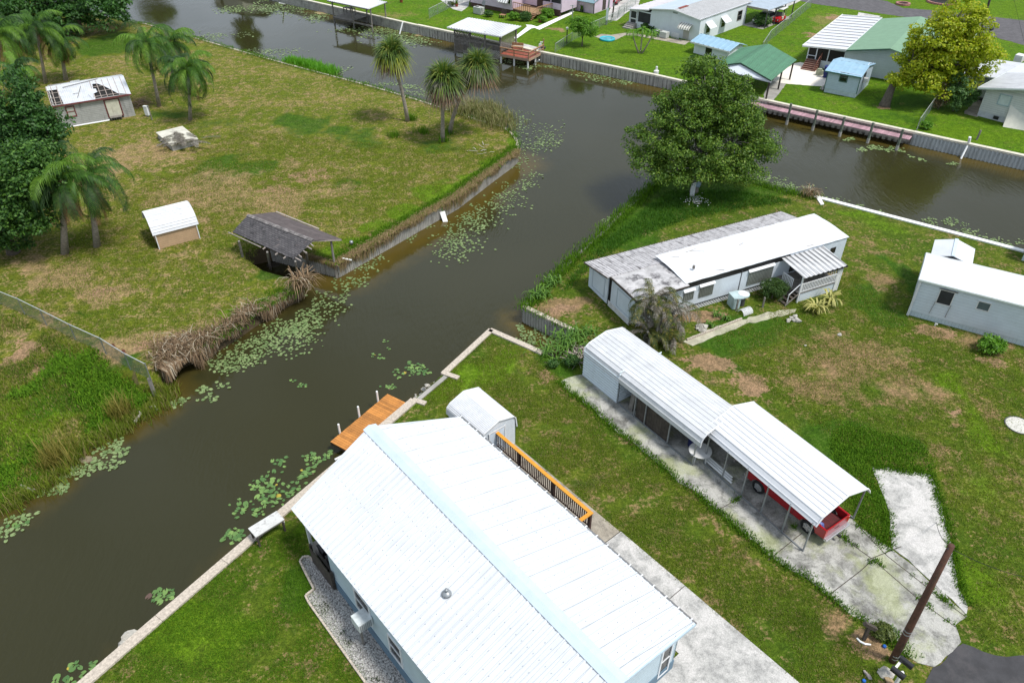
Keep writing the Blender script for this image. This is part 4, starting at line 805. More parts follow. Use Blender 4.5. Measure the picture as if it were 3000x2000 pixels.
# ---------------------------------------------------------------- red pickup
def pickup():
    q0 = inca(cb, 1.98, .8, .03); q1 = inca(cb, 6.5, .95, .03)
    t = Site('pickup_truck', 'red pickup truck parked nose in under the front carport', 'pickup', q0, q1)   # x: nose 0 -> tail 4.75 ; y: near side 0
    L, W = 4.62, 1.72; red = M('red_car_paint', (.33,.005,.010), .28, .05, 2., coat=.6); chrome = M('pale_chrome', (.55,.56,.57), .25, .05, 4., metal=.7)
    WF, WR, RW = .82, 3.72, .36
    def side(y0, y1):                       # lower body side with wheel arches
        pts = [(.04,.42),(.0,.62),(.06,.90),(1.25,1.0),(1.3,1.02),(2.95,1.02),(2.95,1.0),(L,1.0),(L,.46)]
        arch = lambda cx: [(cx+(RW+.07)*cos(a), .36+(RW+.07)*sin(a)) for a in np.linspace(.18, pi-.18, 9)]
        pts += arch(WR)+arch(WF)
        return pts
    b = MB()
    for y0, y1 in ((0, .10), (W-.10, W)): b.wallpoly([(x, y0, z) for x, z in side(0, 0)][::-1], (0, y1-y0, 0))
    b.box(.04, .18, .10, W-.10, .45, .88); b.hexa([(.1,.10,.86),(1.3,.10,.9),(1.3,W-.1,.9),(.1,W-.1,.86),(.06,.10,.92),(1.3,.10,1.03),(1.3,W-.1,1.03),(.06,W-.1,.92)])
    b.box(1.3, 2.9, .10, W-.10, .42, .55); b.box(2.86, 2.95, .1, W-.1, .5, 1.02)
    b.build('body', red, t, bevel=.012)
    cab = MB().hexa([(1.45,.10,1.02),(2.92,.10,1.02),(2.92,W-.10,1.02),(1.45,W-.10,1.02),(1.85,.22,1.56),(2.78,.22,1.58),(2.78,W-.22,1.58),(1.85,W-.22,1.56)]).build('cab', red, t, bevel=.02)

    g_ = lambda p: MB().add(p, [(0,1,2,3)])
    g_([(1.92,.135,1.10),(2.78,.135,1.10),(2.72,.205,1.48),(2.05,.205,1.48)]).build('side_window', glass, cab); g_([(1.47,.2,1.08),(1.47,W-.2,1.08),(1.80,W-.28,1.50),(1.80,.28,1.50)]).build('windscreen', glass, cab); g_([(2.93,.2,1.08),(2.93,W-.2,1.08),(2.815,W-.28,1.5),(2.815,.28,1.5)]).build('rear_window', glass, cab)
    bl = M('red_bed_liner', (.10,.008,.012), .6, .2, 6., lines=('y', .14, .3, .5))
    MB().box(2.95, L-.06, .10, W-.10, .52, .56).build('cargo_bed', bl, t)
    tg = MB().box(L-.06, L, .10, W-.10, .50, 1.0).build('tailgate', red, t, bevel=.01)
    MB().box(L+.001, L+.012, .7, 1.0, .70, .76).build('tailgate_handle', darksteel, tg)
    bp = MB().box(L-.02, L+.16, .02, W-.02, .36, .50).build('rear_bumper', chrome, t, bevel=.02); MB().box(L+.05, L+.30, .80, .92, .30, .38).build('tow_hitch', black, bp)
    MB().box(-.12, .06, .02, W-.02, .36, .54).build('front_bumper', chrome, t, bevel=.03)
    MB().box(-.01, .045, .40, W-.40, .60, .82).build('grille', black, t)
    for y in (.06, W-.38): MB().box(-.015, .04, y, y+.32, .64, .82).build('headlight', M('headlight_glass', (.6,.6,.58), .15, .05, 3.), t)
    for y in (-.005, W-.135): MB().box(L-.05, L+.006, y, y+.14, .62, .92).build('tail_light', M('tail_light_red', (.45,.02,.01), .2, .05, 3.), t)
    MB().box(1.62, 1.72, -.16, .0, 1.08, 1.22).build('wing_mirror', black, t)
    MB().box(1.34, 1.36, -.004, .0, .55, 1.0).box(2.86,2.88,-.004,0,.55,1.0).build('door_seam', black, t); MB().box(2.6, 2.76, -.02, 0, .9, .94).build('door_handle', darksteel, t)
    tyre = M('tyre_rubber', (.015,.015,.016), .85, .2, 8.); hub = M('alloy_wheel', (.5,.5,.5), .3, .1, 6., metal=.6)
    for cx in (WF, WR):
        for y0, s in ((.0, -1), (W, 1)):
            w = MB(); prof = [(.24,-.11),(.33,-.10),(RW,-.06),(RW,.06),(.33,.10),(.24,.11)]; vs = []; n = 24; yc = y0-s*.10
            for r, o in prof: vs += [(cx+r*cos(2*pi*k/n), yc+o, RW+r*sin(2*pi*k/n)) for k in range(n)]
            w.add(vs, [(i*n+k, i*n+(k+1)%n, (i+1)*n+(k+1)%n, (i+1)*n+k) for i in range(5) for k in range(n)])
            wo = w.build('wheel', tyre, t, True)
            r_ = MB(); yo_ = yc+s*.06; r_.add([(cx+.23*cos(2*pi*k/n), yo_, RW+.23*sin(2*pi*k/n)) for k in range(n)], [tuple(range(n))])
            for k in range(5): a_ = 2*pi*k/5; r_.bar((cx+.05*cos(a_), yo_+s*.02, RW+.05*sin(a_)), (cx+.22*cos(a_), yo_+s*.025, RW+.22*sin(a_)), .07, .03, up=(0,1,0))
            r_.tube([(cx, yo_, RW), (cx, yo_+s*.05, RW)], .06, 12); r_.build('rim', hub, wo)
            MB().add([(cx+.16*cos(2*pi*k/5+.63)+.035*cos(a_), yo_+s*.004, RW+.16*sin(2*pi*k/5+.63)+.035*sin(a_)) for k in range(5) for a_ in np.linspace(0, 2*pi, 8, endpoint=False)], [tuple(range(k*8, k*8+8)) for k in range(5)])
    return t
tk = pickup()
q = inca(cb, 6.0, 1.25, .59); fl = Site('blue_tarp', 'small folded blue and white cloth in the pickup bed', 'cloth', q, inca(cb, 7, 1.3, .59)); b = MB().hexa([(-.15,-.12,0),(.22,-.12,0),(.25,.16,0),(-.15,.16,0),(-.1,-.1,.25),(.15,-.08,.33),(.18,.1,.3),(-.1,.12,.22)]); b.build('cloth', M('blue_white_cloth', (.12,.16,.45), .8, .5, 9., spots=.9, spcol=(.7,.7,.72), spsc=7.), fl)
# ---------------------------------------------------------------- utility pole, mailboxes and small things by the lane
pb_ = P(2615,1935); tp_ = PY(2788,1597, pb_.y)
up_ = Site('utility_pole', 'brown wooden utility pole leaning slightly beside the driveway end', 'utility pole', tuple(pb_), (pb_.x+1, pb_.y, 0))
tl = tp_-pb_; brown = M('creosoted_pole', (.085,.036,.022), .85, .3, 3., streak=.6, scol=(.035,.03,.018), sscale=(8.,8.,.5))
MB().tube([(0,0,-.3), tl*.3, tl*.62, tl], [.15,.14,.125,.105], 14).build('pole', brown, up_, True)
b = MB()
for z in (.035,.06,.27,.295): b.tube([tl*z, tl*(z+.008)], .155-.03*z, 14)
b.build('metal_band', steel, up_)
MB().bar(tl*.985+Vector((-.12,-.05,0)), tl*.985+Vector((.16,.05,0)), .05, .05).build('insulator', darksteel, up_)
for l, e in (('right', PY(3090,1705, pb_.y+1.5)), ('left', PY(2740,1505, pb_.y+9))):
    e = e-pb_; s_ = tl*.98; pts = [s_.lerp(e, k/10)-Vector((0,0,.28*sin(pi*k/10))) for k in range(11)]
    MB().tube(pts, .012, 5).build('wire', black, up_)
def mailbox(s, o, d, m, r=.085, L=.5):
    o, d = Vector(o), Vector(d).normalized(); n = Vector((-d.y, d.x, 0)); b = MB(); pr = [(-r,0),(r,0),(r,r)]+[(r*cos(a), r+r*sin(a)) for a in np.linspace(.2, pi-.2, 8)]+[(-r,r)]
    b.wallpoly([o+n*x+Vector((0,0,z)) for x, z in pr], d*L); return b
q = P(2618,2012); mb_ = Site('double_mailbox', 'two black mailboxes sharing one pale post below the utility pole', 'mailbox', tuple(q), tuple(P(2760,2000)))
aa, bb = P(2636,1925,1.15)-q, P(2612,1955,1.15)-q
vx = lambda v: Vector((mb_.c*v.x+mb_.s*v.y, -mb_.s*v.x+mb_.c*v.y, v.z))
dd = vx(P(2664,1957,1.15)-P(2630,1930,1.15))
MB().bar((0,0,0),(0,0,1.1), .10).bar(vx(aa)+dd*.2-Vector((0,0,.1)), vx(bb)+dd*.2-Vector((0,0,.1)), .09, .05).build('post', offwhite, mb_)
for v in (aa, bb):
    bx = mailbox(mb_, vx(v)-Vector((0,0,.06)), dd, black, .10, .52).build('mailbox_body', black, mb_); d3 = dd.normalized(); n3 = Vector((-d3.y, d3.x, 0))
    o3 = vx(v)+d3*.40+n3*.115; MB().box(o3.x-.012, o3.x+.012, o3.y-.012, o3.y+.012, -.02, .18).build('flag', M('mailbox_flag', (.25,.02,.02), .5, .1, 3.), bx)
q = P(2530,1873); ts = Site('old_post', 'dark blackened T shaped post leaning beside the driveway', 'post', tuple(q), tuple(P(2560,1873)))
tz = PY(2548,1832, q.y)-q; MB().bar((0,0,0), vx(tz)*0+Vector((tz.x*ts.c+tz.y*ts.s, -tz.x*ts.s+tz.y*ts.c, tz.z)), .12).build('upright', darkwood, ts)
u_ = PY(2533,1825, q.y)-q; w_ = PY(2566,1842, q.y)-q; MB().bar(u_, w_, .14, .16).build('crosspiece', darkwood, ts)
b = MB().tube([P(*p, .05) for p in ((2510,1868),(2520,1878),(2534,1885),(2551,1887))], [.035,.045,.045,.03], 8); tag(b.build('white_pipe_bend', pvc), 'curved white plastic edging at the foot of the dark post', 'edging')
rocks('boulder', [P(2596,1970,.05)], .24, palerock, 'pale grey rock beside the mailbox post', 'rock'); rocks('boulder', [P(2605,1993,.06)], .3, M('ochre_rock', (.33,.24,.14), .9, .2, 6., bump=.02), 'ochre brown rock nearest the mailbox post', 'rock'); rocks('boulder', [P(2545,1975,.03)], .26, M('grey_rock', (.33,.29,.27), .9, .2, 6., bump=.02), 'flat grey rock left of the mailboxes', 'rock')
b = MB().lathe(P(2575,1960,0), [(.10,.02),(.09,.06),(.02,.08)], 8); rocks('pebble', [P(2576,1960,.03)], .09, palerock, 'little white stone on bare soil near the pole', 'rock')
for p, l in (((2590,1894), 'small blue pipe marker in the grass beside the pole'), ((2530,1995), 'small blue pipe marker at the bottom edge below the flat rock')):
    q = P(*p); tag(MB().lathe((q.x,q.y,.0), [(.07,.0),(.07,.09),(.05,.11),(.01,.11)], 10).build('pipe_marker', M('blue_cap_plastic', (.01,.10,.42), .4, .1, 3.)), l, 'marker')
q = P(2985,1246); ml = Site('septic_lid', 'round pale concrete septic lid set in the right lawn', 'lid', tuple(q), (q.x+1,q.y,0)); MB().lathe((0,0,0), [(.66,0),(.66,.035),(.63,.05),(.02,.055)], 32).build('lid_slab', M('lid_concrete', (.55,.53,.48), .85, .2, 4., spots=.5, spcol=(.3,.3,.27), spsc=4.), ml); b = MB()
for k in range(32): a_ = 2*pi*k/32; b.bar((.69*cos(a_), .69*sin(a_), .02), (.69*cos(a_+.2), .69*sin(a_+.2), .02), .05, .04)
b.build('rim', darksteel, ml)
# ================================================================ the old trailer home on the point
m = Site('old_trailer_home', 'long weathered white trailer home with a torn white roof over a grey one', 'trailer home', (1850,962), (2457,779))
L = m.L
greyroof = M('mildewed_grey_roof', (.50,.485,.49), .8, .15, 3., streak=1., scol=(.06,.056,.056), sscale=(5.,.5,1.), spots=.6, spcol=(.16,.15,.15), spsc=2.6, lines=('x', .21, .16, .5))
patchroof = M('patched_tar_roof', (.42,.41,.41), .85, .25, 1.6, spots=.95, spcol=(.09,.085,.09), spsc=1.4, bump=.03, bs=2.5)
tornroof = M('torn_white_roof_coat', (.63,.65,.68), .5, .06, .8, streak=.22, scol=(.48,.56,.62), sscale=(.6,.35,1.), spots=.3, spcol=(.42,.37,.31), spsc=.6)
b = MB(); b.box(.02, 12.4, 0, .08, .42, 1.88).box(12.4, L, 0, .08, .42, 2.27); b.box(L-.08, L, .08, 3.3, .42, 2.12); b.box(0, .08, 0, 2.62, .34, 2.28); b.box(.0, .08, 3.02, 5.38, .05, 1.93); b.box(.08, 16.2, 5.3, 5.38, .05, 1.85); b.box(16.1, 16.2, 3.3, 5.3, .05, 1.9)
b.build('wall', vpanel, m)
MB().box(.12, L-.1, .1, 3.3, .1, 2.05).box(.12, 16.1, 3.3, 5.28, .1, 1.8).build('dark_inside', dark, m)
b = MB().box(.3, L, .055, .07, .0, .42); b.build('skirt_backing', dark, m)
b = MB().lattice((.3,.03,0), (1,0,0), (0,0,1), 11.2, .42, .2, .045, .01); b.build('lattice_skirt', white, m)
b = MB().box(.02, L+.02, -.02, .0, .40, .46); b.box(8.3, 8.37, -.015, 0, .45, 2.1); b.build('dark_seam', darksteel, m)
b = MB()
for i in range(4): b.box(-.05, -.02, .3, 2.8, .06+i*.11, .13+i*.11)
b.build('side_slats', offwhite, m)
b = MB()
frame_rect(b, (-.005,3.4,.35), (0,1,0), (0,0,1), 1.5, 1.35, .05, .02, (-1,0,0)); frame_rect(b, (-.005,.4,.6), (0,1,0), (0,0,1), 1.5, 1.3, .05, .02, (-1,0,0)); b.build('blocked_opening', M('blocked_opening_trim', (.42,.48,.52), .6, .1, 3.), m)
MB().corr((-.35,5.5,1.93),(-.35,2.66,2.38),(16.5,2.66,2.38),(16.5,5.5,1.93), .22, .02, 'rib', .06) 
gr = MB().corr((-.35,2.66,2.38),(16.55,2.66,2.38),(16.55,5.5,1.94),(-.35,5.5,1.94), .21, .022, 'rib', .06).build('lean_to_roof', greyroof, m)
b = MB().bar((-.37,5.52,1.9),(16.57,5.52,1.9), .06, .10).bar((-.37,5.52,1.9),(-.37,2.66,2.33), .05, .09); b.build('fascia', darkwood, m)
b = MB(); nx, ny = 16, 12; g = lambda i, j: (-.1+3.95*i/nx, -.32+2.98*j/ny, 2.33+.05*sin(j/ny*pi)+.02*mnoise.noise(Vector((i*.5, j*.5, 1))))
b.add([g(i, j) for j in range(ny+1) for i in range(nx+1)], [(j*(nx+1)+i, j*(nx+1)+i+1, (j+1)*(nx+1)+i+1, (j+1)*(nx+1)+i) for j in range(ny) for i in range(nx)])
b.build('patched_roof', patchroof, m, True)
b = MB().bar((-.12,-.34,2.28),(-.12,2.66,2.3), .06, .13).bar((-.12,-.34,2.29),(3.8,-.34,2.29), .05, .09); b.build('patched_roof_edge', darkwood, m)
b = MB(); nx, ny = 54, 12; x0, x1 = 3.72, 17.55
def gz(i, j):
    t = j/ny; x = x0+(x1-x0)*i/nx; e = .05*mnoise.noise(Vector((x*1.3, 7, 2)))
    return (x+(.04*mnoise.noise(Vector((t*6, 3, 1))) if i in (0, nx) else 0), -.08+(e if j == 0 else 0)+3.45*t+(e if j == ny else 0), 2.37+.20*sin(min(1, t*1.05)*pi*.62)+.018*mnoise.noise(Vector((x*1.1, t*4, 0))))
vs = [gz(i, j) for j in range(ny+1) for i in range(nx+1)]
b.add(vs, [(j*(nx+1)+i, j*(nx+1)+i+1, (j+1)*(nx+1)+i+1, (j+1)*(nx+1)+i) for j in range(ny) for i in range(nx)])
per = [i for i in range(nx+1)]+[(j+1)*(nx+1)-1 for j in range(1, ny+1)]
b.add([vs[i] for i in per]+[(vs[i][0], vs[i][1]+.02, vs[i][2]-.05) for i in per], [(i, len(per)+i, len(per)+i+1, i+1) for i in range(len(per)-1)])
b.build('white_roof', tornroof, m, True)
tearm = M('roof_tear_grey', (.36,.33,.30), .9, .2, 5.)
for k in range(6):
    x = random.uniform(4.2, 15.5); y = random.uniform(0, 3.1); z = gz((x-x0)/(x1-x0)*nx, (y+.08)/3.45*ny)[2]+.012; a_ = random.uniform(-.7, .7); l_ = random.uniform(.12, .5)
    MB().bar((x-l_*cos(a_), y-l_*sin(a_), z), (x+l_*cos(a_), y+l_*sin(a_), z), .035, .02).build('roof_tear', tearm, m)
b = MB().box(.1, 12.4, .012, .1, 1.88, 2.33).box(3.72, 3.8, .12, 3.1, 2.2, 2.32); b.build('roof_gap_shade', black, m)  # black strip paints the shade of the open gap under the roof
MB().tube([(5.0,.9,2.6),(5.0,.9,2.82)], .09, 10).build('roof_vent', greywood, m)
shut = M('grey_shutter', (.20,.215,.19), .6, .12, 3., lines=('x', .13, .25, .6))
for x0_, x1_, z0_, z1_ in ((3.75, 4.55, .95, 1.72), (4.98, 6.1, .88, 1.80), (8.95, 11.05, .72, 1.85)):
    s_ = MB().corr((x0_,-.03,z0_),(x1_,-.03,z0_),(x1_,-.03,z1_),(x0_,-.03,z1_), .13, .03, 'trap').build('shutter', shut, m)
    MB().hexa([(x0_-.05,-.14,z1_-.06),(x1_+.05,-.14,z1_-.06),(x1_+.05,0,z1_),(x0_-.05,0,z1_),(x0_-.05,-.14,z1_-.03),(x1_+.05,-.14,z1_-.03),(x1_+.05,0,z1_+.10),(x0_-.05,0,z1_+.10)]).build('awning_hood', white, s_)
window(m.root, (16.15,0,1.35), (1,0,0), .45, .42, (0,-1,0), darksteel, glass, .04, .03, 0)
MB().box(12.6, 13.5, -.02, 0, .80, 2.05).build('door', dark, m)
# porch with awning roof
po = Site('porch', 'porch with white balusters and a striped grey awning on the old trailer', 'porch', tuple(m.o+Vector((m.c*11.45, m.s*11.45, 0))), tuple(P(2457,779)))
FZ = .72; W_ = 3.55; D = -2.3
b = MB()
for i in range(16): b.box(0, W_, D+i*.143, D+i*.143+.135, FZ-.04, FZ)
b.build('floor_boards', greywood, po)
MB().corr((.0,D-.12,1.98),(W_+.15,D-.12,1.98),(W_+.35,.0,2.14),(.2,0,2.14), .40, .05, 'rib', .03).build('awning_roof', M('weathered_awning', (.55,.55,.55), .5, .1, 2., lines=('x', .40, .30, .55), streak=.25, scol=(.2,.2,.2)), po)
b = MB().bar((-.02,D-.13,1.93),(W_+.17,D-.13,1.93), .05, .10); b.build('awning_gutter', black, po)
for x in (.04, W_-.04): MB().bar((x,D+.03,0),(x,D+.03,1.96), .09).build('post', white, po)
MB().box(W_-.4, W_-.1, D-.01, D+.05, 0, 1.9).build('trellis_board', offwhite, po)
b = MB().bar((.1,D+.02,1.42),(W_-.05,D+.02,1.42), .06, .05).bar((.1,D+.02,.82),(W_-.05,D+.02,.82), .05, .04).bar((.03,-.6,1.42),(.03,-1.55,1.42), .06, .05).bar((.03,-.6,.82),(.03,-1.55,.82), .05, .04).bar((W_-.03,-.05,1.42),(W_-.03,D+.05,1.42), .06, .05); b.build('hand_rail', white, po)
for i in range(24): x = .17+i*.14; MB().box(x-.03, x+.03, D, D+.03, .84, 1.40).build('baluster', white, po)
for i in range(8): y = -.62-i*.13; MB().box(.01, .05, y-.03, y+.03, .84, 1.40).build('baluster', white, po)
for i in range(14): y = -.15-i*.15; MB().box(W_-.05, W_-.01, y-.03, y+.03, .84, 1.40).build('baluster', white, po)
b = MB().box(.2, W_, D+.05, D+.08, 0, FZ-.05); b.build('porch_skirt', vpanel, po)
b = MB()
for i in range(4): b.box(-.95+i*.24, -.70+i*.24, D+.02, -1.62, .06+i*.165, .11+i*.165)
b.build('step', darkwood, po); b = MB()
for y in (D+.02, -1.62): b.slab([(-1.0,y-.02,.10),(0,y-.02,.74),(0,y+.02,.74),(-1.0,y+.02,.10)], .10)
b.build('stringer', greywood, po)
MB().tube([(-.85,D+.05,.25),(-.85,D+.05,.85),(-.05,D+.05,1.45)], .03, 8).build('stair_rail', white, po)
# heat pump with rounded nose
q = m.at(2172,893,z=0.); hp = Site('heat_pump', 'pale teal heat pump with a round fan grille beside the lattice skirt', 'air conditioner', inca(m, 7.15, -.75), inca(m, 8.2, -.95))
teal = M('pale_teal_metal', (.42,.53,.54), .5, .08, 3., streak=.2)
pl_ = [(0,-.35),(0,.45),(.55,.5)]+[(.85+.42*cos(a), .05+.42*sin(a)) for a in np.linspace(1.5, -1.5, 12)]+[(.55,-.42)]
MB().prism(pl_, .78, .86).build('top_panel', teal, hp); MB().prism([(.02,-.33),(.02,.42),(.5,.42),(.5,-.36)], .0, .78).build('casing', teal, hp)
MB().tube([(.85,.05,0),(.85,.05,.78)], .22, 14).build('fan_drum', darksteel, hp)
fg = MB(); fg.disc((.88,.05,.868), .30, 24); fo = fg.build('fan_grille', M('tan_fan_grille', (.42,.38,.30), .6, .1, 6., lines=('x', .05, .5, .6)), hp); MB().lathe((.88,.05,0), [(.36,.862),(.36,.885),(.31,.89),(.30,.87)], 24).build('grille_ring', white, fo); MB().disc((.88,.05,.875), .05, 12).build('hub', white, fo)
q = P(2183,915); lp = Site('lattice_planter', 'low white lattice hoop planter in front of the heat pump', 'planter', tuple(q), tuple(q+Vector((cos(.5), sin(.5), 0))))
b = MB()
for k in range(8):
    a0 = k*pi/8; a1 = (k+1)*pi/8; o_ = Vector((-.4+0, -.3*cos(a0), .3*sin(a0))); b.lattice(o_, (1,0,0), Vector((0, -.3*cos(a1)+.3*cos(a0), .3*sin(a1)-.3*sin(a0))), .8, .118, .11, .03, .01)
b.build('lattice_hoop', white, lp)
b = MB(); p0, p1 = P(2012,998), P(2173,936); k = 34
for i in range(k): b.bar(p0.lerp(p1, i/k)+Vector((0,0,.07)), p0.lerp(p1, (i+.85)/k)+Vector((0,0,.07)), .10, .16)
tag(b.build('scalloped_edging', capconc), 'row of small concrete edging blocks along the mulch bed by the trailer', 'edging')
for (px, py), hh, l in (((2156,910), .9, 'short dark stake nearest the heat pump'), ((2234,900), .8, 'short dark stake beside the round shrub')):
    q = P(px, py); s_ = Site('wooden_stake', l, 'stake', tuple(q), (q.x+1,q.y,0), group='stakes by the trailer bed'); MB().hexa([(-.05,-.05,-.1),(.05,-.05,-.1),(.05,.05,-.1),(-.05,.05,-.1),(-.05,-.05,hh),(.05,-.05,hh-.05),(.05,.05,hh-.05),(-.05,.05,hh)]).build('stake', greywood, s_)
rocks('pale_blocks', [P(x_, y_, .08) for x_, y_ in ((2052,955),(2064,958),(2058,964),(2044,962))], .22, palerock, 'small heap of pale stones in the mulch bed', 'stones')
rocks('pale_blocks', [P(x_, y_, .1) for x_, y_ in ((2318,930),(2330,925),(2326,938),(2338,936),(2310,938))], .25, palerock, 'heap of pale stones at the foot of the porch steps', 'stones')
rocks('white_stone', [P(2461,980,.05)], .22, palerock, 'single white stone in the brown lawn right of the porch', 'stone')
rocks('white_stone', [P(2360,1012,.03)], .16, palerock, 'small tan stone on the lawn below the porch', 'stone')
# ---------------------------------------------------------------- white mobile home at the right edge
r = Site('white_mobile_home', 'white clapboard mobile home with a bright white roof at the right edge', 'mobile home', (2658,922), (3000,1015))
RL = 12.; b = MB().box(0, RL, 0, .1, .36, 2.72).box(0, .1, .1, 3.5, .36, 2.72).box(.1, RL, 3.4, 3.5, .36, 2.72); b.build('wall', bluewhite, r)
MB().box(.03, RL, .03, .09, 0, .36).box(.03, .09, .03, 3.45, 0, .36).build('skirting', M('pale_skirting', (.50,.58,.62), .55, .06, 2., lines=('xy', .2, .06, .35)), r)
b = MB(); n = 10; q = [(-.16+3.8*k/n, 2.74+.20*sin(pi*k/n)) for k in range(n+1)]
for (ya, za), (yb, zb) in zip(q[:-1], q[1:]): b.slab([(-.14,ya,za+.04),(RL,ya,za+.04),(RL,yb,zb+.04),(-.14,yb,zb+.04)], .05)
b.build('roof', whiteroof, r)
b = MB().bar((-.14,-.17,2.70),(RL,-.17,2.70), .05, .09).bar((-.15,-.16,2.70),(-.15,3.62,2.70), .05, .08); b.build('eave_trim', M('pale_green_trim', (.50,.56,.50), .6, .08, 4.), r); MB().bar((-.02,-.02,.0),(-.02,-.02,2.7), .07).build('corner_post', white, r)
b = MB().box(.3, 2.5, 3.5, 6.0, .2, 2.5).wallpoly([(.3,6.0,2.5),(2.5,6.,2.5),(1.4,6.,2.95)], (0,-.05,0)); b.build('extension_wall', bluewhite, r)
b = MB().slab([(.18,3.6,2.62),(1.42,3.6,3.02),(1.42,6.12,3.02),(.18,6.12,2.62)], .05).slab([(1.42,3.6,3.02),(2.66,3.6,2.62),(2.66,6.12,2.62),(1.42,6.12,3.02)], .05); er = b.build('extension_roof', whiteroof, r); MB().bar((1.42,3.55,3.03),(1.42,6.14,3.03), .22, .02).build('ridge_strip', M('blue_ridge_strip', (.52,.62,.70), .5, .05, 2.), er)
window(r.root, (1.24,0,1.40), (1,0,0), .82, 1.0, (0,-1,0), offwhite, screen, .05, .05, 0); MB().bar((1.13,-.05,.55),(1.22,-.05,1.5), .025).build('awning_bar', greywood, r); MB().bar((2.05,-.05,.55),(2.10,-.05,1.5), .025).build('awning_bar', greywood, r); MB().bar((1.15,-.06,2.46),(2.2,-.06,2.46), .05).build('awning_rod', greywood, r)
window(r.root, (3.42,0,1.70), (1,0,0), .68, .58, (0,-1,0), offwhite, M('grey_blind', (.09,.12,.125), .4, .1, 3.), .05, .04, 0)
MB().box(-.18, .1, -.32, -.05, .0, .55) and MB().tube([(.05,-.06,0),(.05,-.06,2.6)], .035, 8).build('downpipe', white, r)
MB().tube([(6.0,1.6,2.95),(6.0,1.6,3.3)], .04, 8).build('vent_pipe', steel, r)
q = P(3000,760); s2 = Site('white_shed', 'white box shed barely in frame beside the right mobile home', 'shed', (2992,762), (3060,785)); MB().box(0,2.4,0,2.4,0,1.7).build('wall', bluewhite, s2); MB().hexa([(-.1,-.1,1.7),(2.5,-.1,1.7),(2.5,2.5,1.7),(-.1,2.5,1.7),(-.1,1.2,2.1),(2.5,1.2,2.1),(2.5,1.25,2.1),(-.1,1.25,2.1)]).build('roof', whiteroof, s2)
q = P(2739,953); tag(MB().tube([(q.x,q.y,0),(q.x,q.y,.14),(q.x+.05,q.y-.1,.17)], .05, 8).build('drain_pipe', pvc), 'tiny white pipe stub in front of the right mobile home skirting', 'pipe')
# tree guard and bag on the point
q = P(2027,570); tg = Site('trunk_guard', 'white board wrapped round the big tree trunk on the point', 'tree guard', tuple(q), (q.x+1,q.y,0)); b = MB().box(-.32,.05,-.62,-.57,0,1.35); b.build('board', white, tg)
q = P(2038,561); bg = Site('hanging_bag', 'pale blue plastic bag tied against the big tree trunk', 'bag', (q.x,q.y-.3,.5), (q.x+1,q.y-.3,.5)); MB().lathe((0,0,0), [(.02,0),(.22,.1),(.28,.35),(.2,.62),(.06,.85),(.03,1.0)], 12).build('bag', M('bag_blue', (.35,.45,.55), .5, .15, 6.), bg, True)
# ================================================================ left lawn buildings
r = Site('ruined_cottage', 'ruined grey clapboard cottage with a half torn white metal roof', 'cottage', (179,376), (398,339))
clap = M('grey_clapboard', (.40,.40,.385), .85, .1, 2., lines=('z', .17, .14, .5), streak=.7, scol=(.13,.13,.125), sscale=(1.4,1.4,.25))
RL, RD, EZ, RZ = r.L, 6.7, 2.25, 3.05
b = MB().box(0, 4.45, 0, .1, 0, EZ).box(5.75, RL, 0, .1, 0, EZ).box(4.45, 5.75, 0, .1, 1.95, EZ); b.box(0, RL, RD-.1, RD, 0, EZ)
b.wallpoly([(0,.1,0),(0,RD-.1,0),(0,RD-.1,EZ),(0,RD/2,RZ-.05),(0,.1,EZ)], (.1,0,0)); b.wallpoly([(RL-.1,.1,0),(RL-.1,RD-.1,0),(RL-.1,RD-.1,EZ),(RL-.1,RD/2,RZ-.05),(RL-.1,.1,EZ)], (.1,0,0)); b.build('wall', clap, r)
MB().box(.15, RL-.15, .15, RD-.15, .05, .5).build('floor', dark, r)
S_ = lambda x, t: (x, -.18+(RD/2+.18)*t, EZ-.02+(RZ-EZ+.02)*t)      # a point of the front slope
tin = M('bent_tin_roof', (.60,.62,.65), .4, .08, 1.5, metal=.15, spots=.25, spcol=(.35,.36,.38), spsc=1.2)
b = MB(); b.corr(S_(.95,0), S_(3.75,0), S_(4.0,.92), S_(.75,.92), .16, .025, 'sine'); b.corr(S_(-.15,.80), S_(RL+.15,.80), (RL+.15,RD/2,RZ+.03), (-.15,RD/2,RZ+.03), .2, .025, 'sine')
nn = Vector((0,-.23,.97))*.03
b.add([Vector(S_(*q))+nn for q in ((5.9,.12),(RL+.15,-.02),(RL+.15,.8),(4.2,.85),(4.9,.62))], [(0,1,2,3,4)]); b.add([Vector(S_(*q))+nn*2 for q in ((3.55,.02),(3.75,.28),(4.15,.34),(4.12,.52),(3.4,.55),(3.3,.3))], [(0,1,2,3,4,5)])
b.corr((RL+.15,RD/2,RZ+.03),(-.15,RD/2,RZ+.03),(1.6,RD*.82,RZ-.5),(RL+.15,RD+.1,EZ), .2, .025, 'sine'); b.corr((3.,RD/2+.1,RZ+.02),(2.,RD/2+.1,RZ+.02),(2.2,RD,EZ+.1),(3.,RD,EZ+.1), .2, .02)
b.build('roof_sheets', tin, r)
b = MB()
for x in (-.1,.3,.8,3.8,4.35,4.9,5.45,6.0,6.6): b.bar(S_(x,0), S_(x,.98), .06, .10)
for t in (.15,.4,.65,.9): b.bar(S_(-.12,t), S_(1.0,t), .05, .05); b.bar(S_(3.6,t), S_(6.4,t), .05, .05)
for x in (.3,1.2,2.1): b.bar((x,RD/2,RZ), (x,RD,EZ), .05, .08)
b.build('rafter', lathwood, r)
MB().add([Vector(S_(*q))-nn*4 for q in ((-.1,0),(1.,0),(.9,.85),(-.1,.85))]+[Vector(S_(*q))-nn*4 for q in ((3.6,0),(RL,0),(RL,.9),(3.6,.9))], [(0,1,2,3),(4,5,6,7)]).build('torn_hole', dark, r)
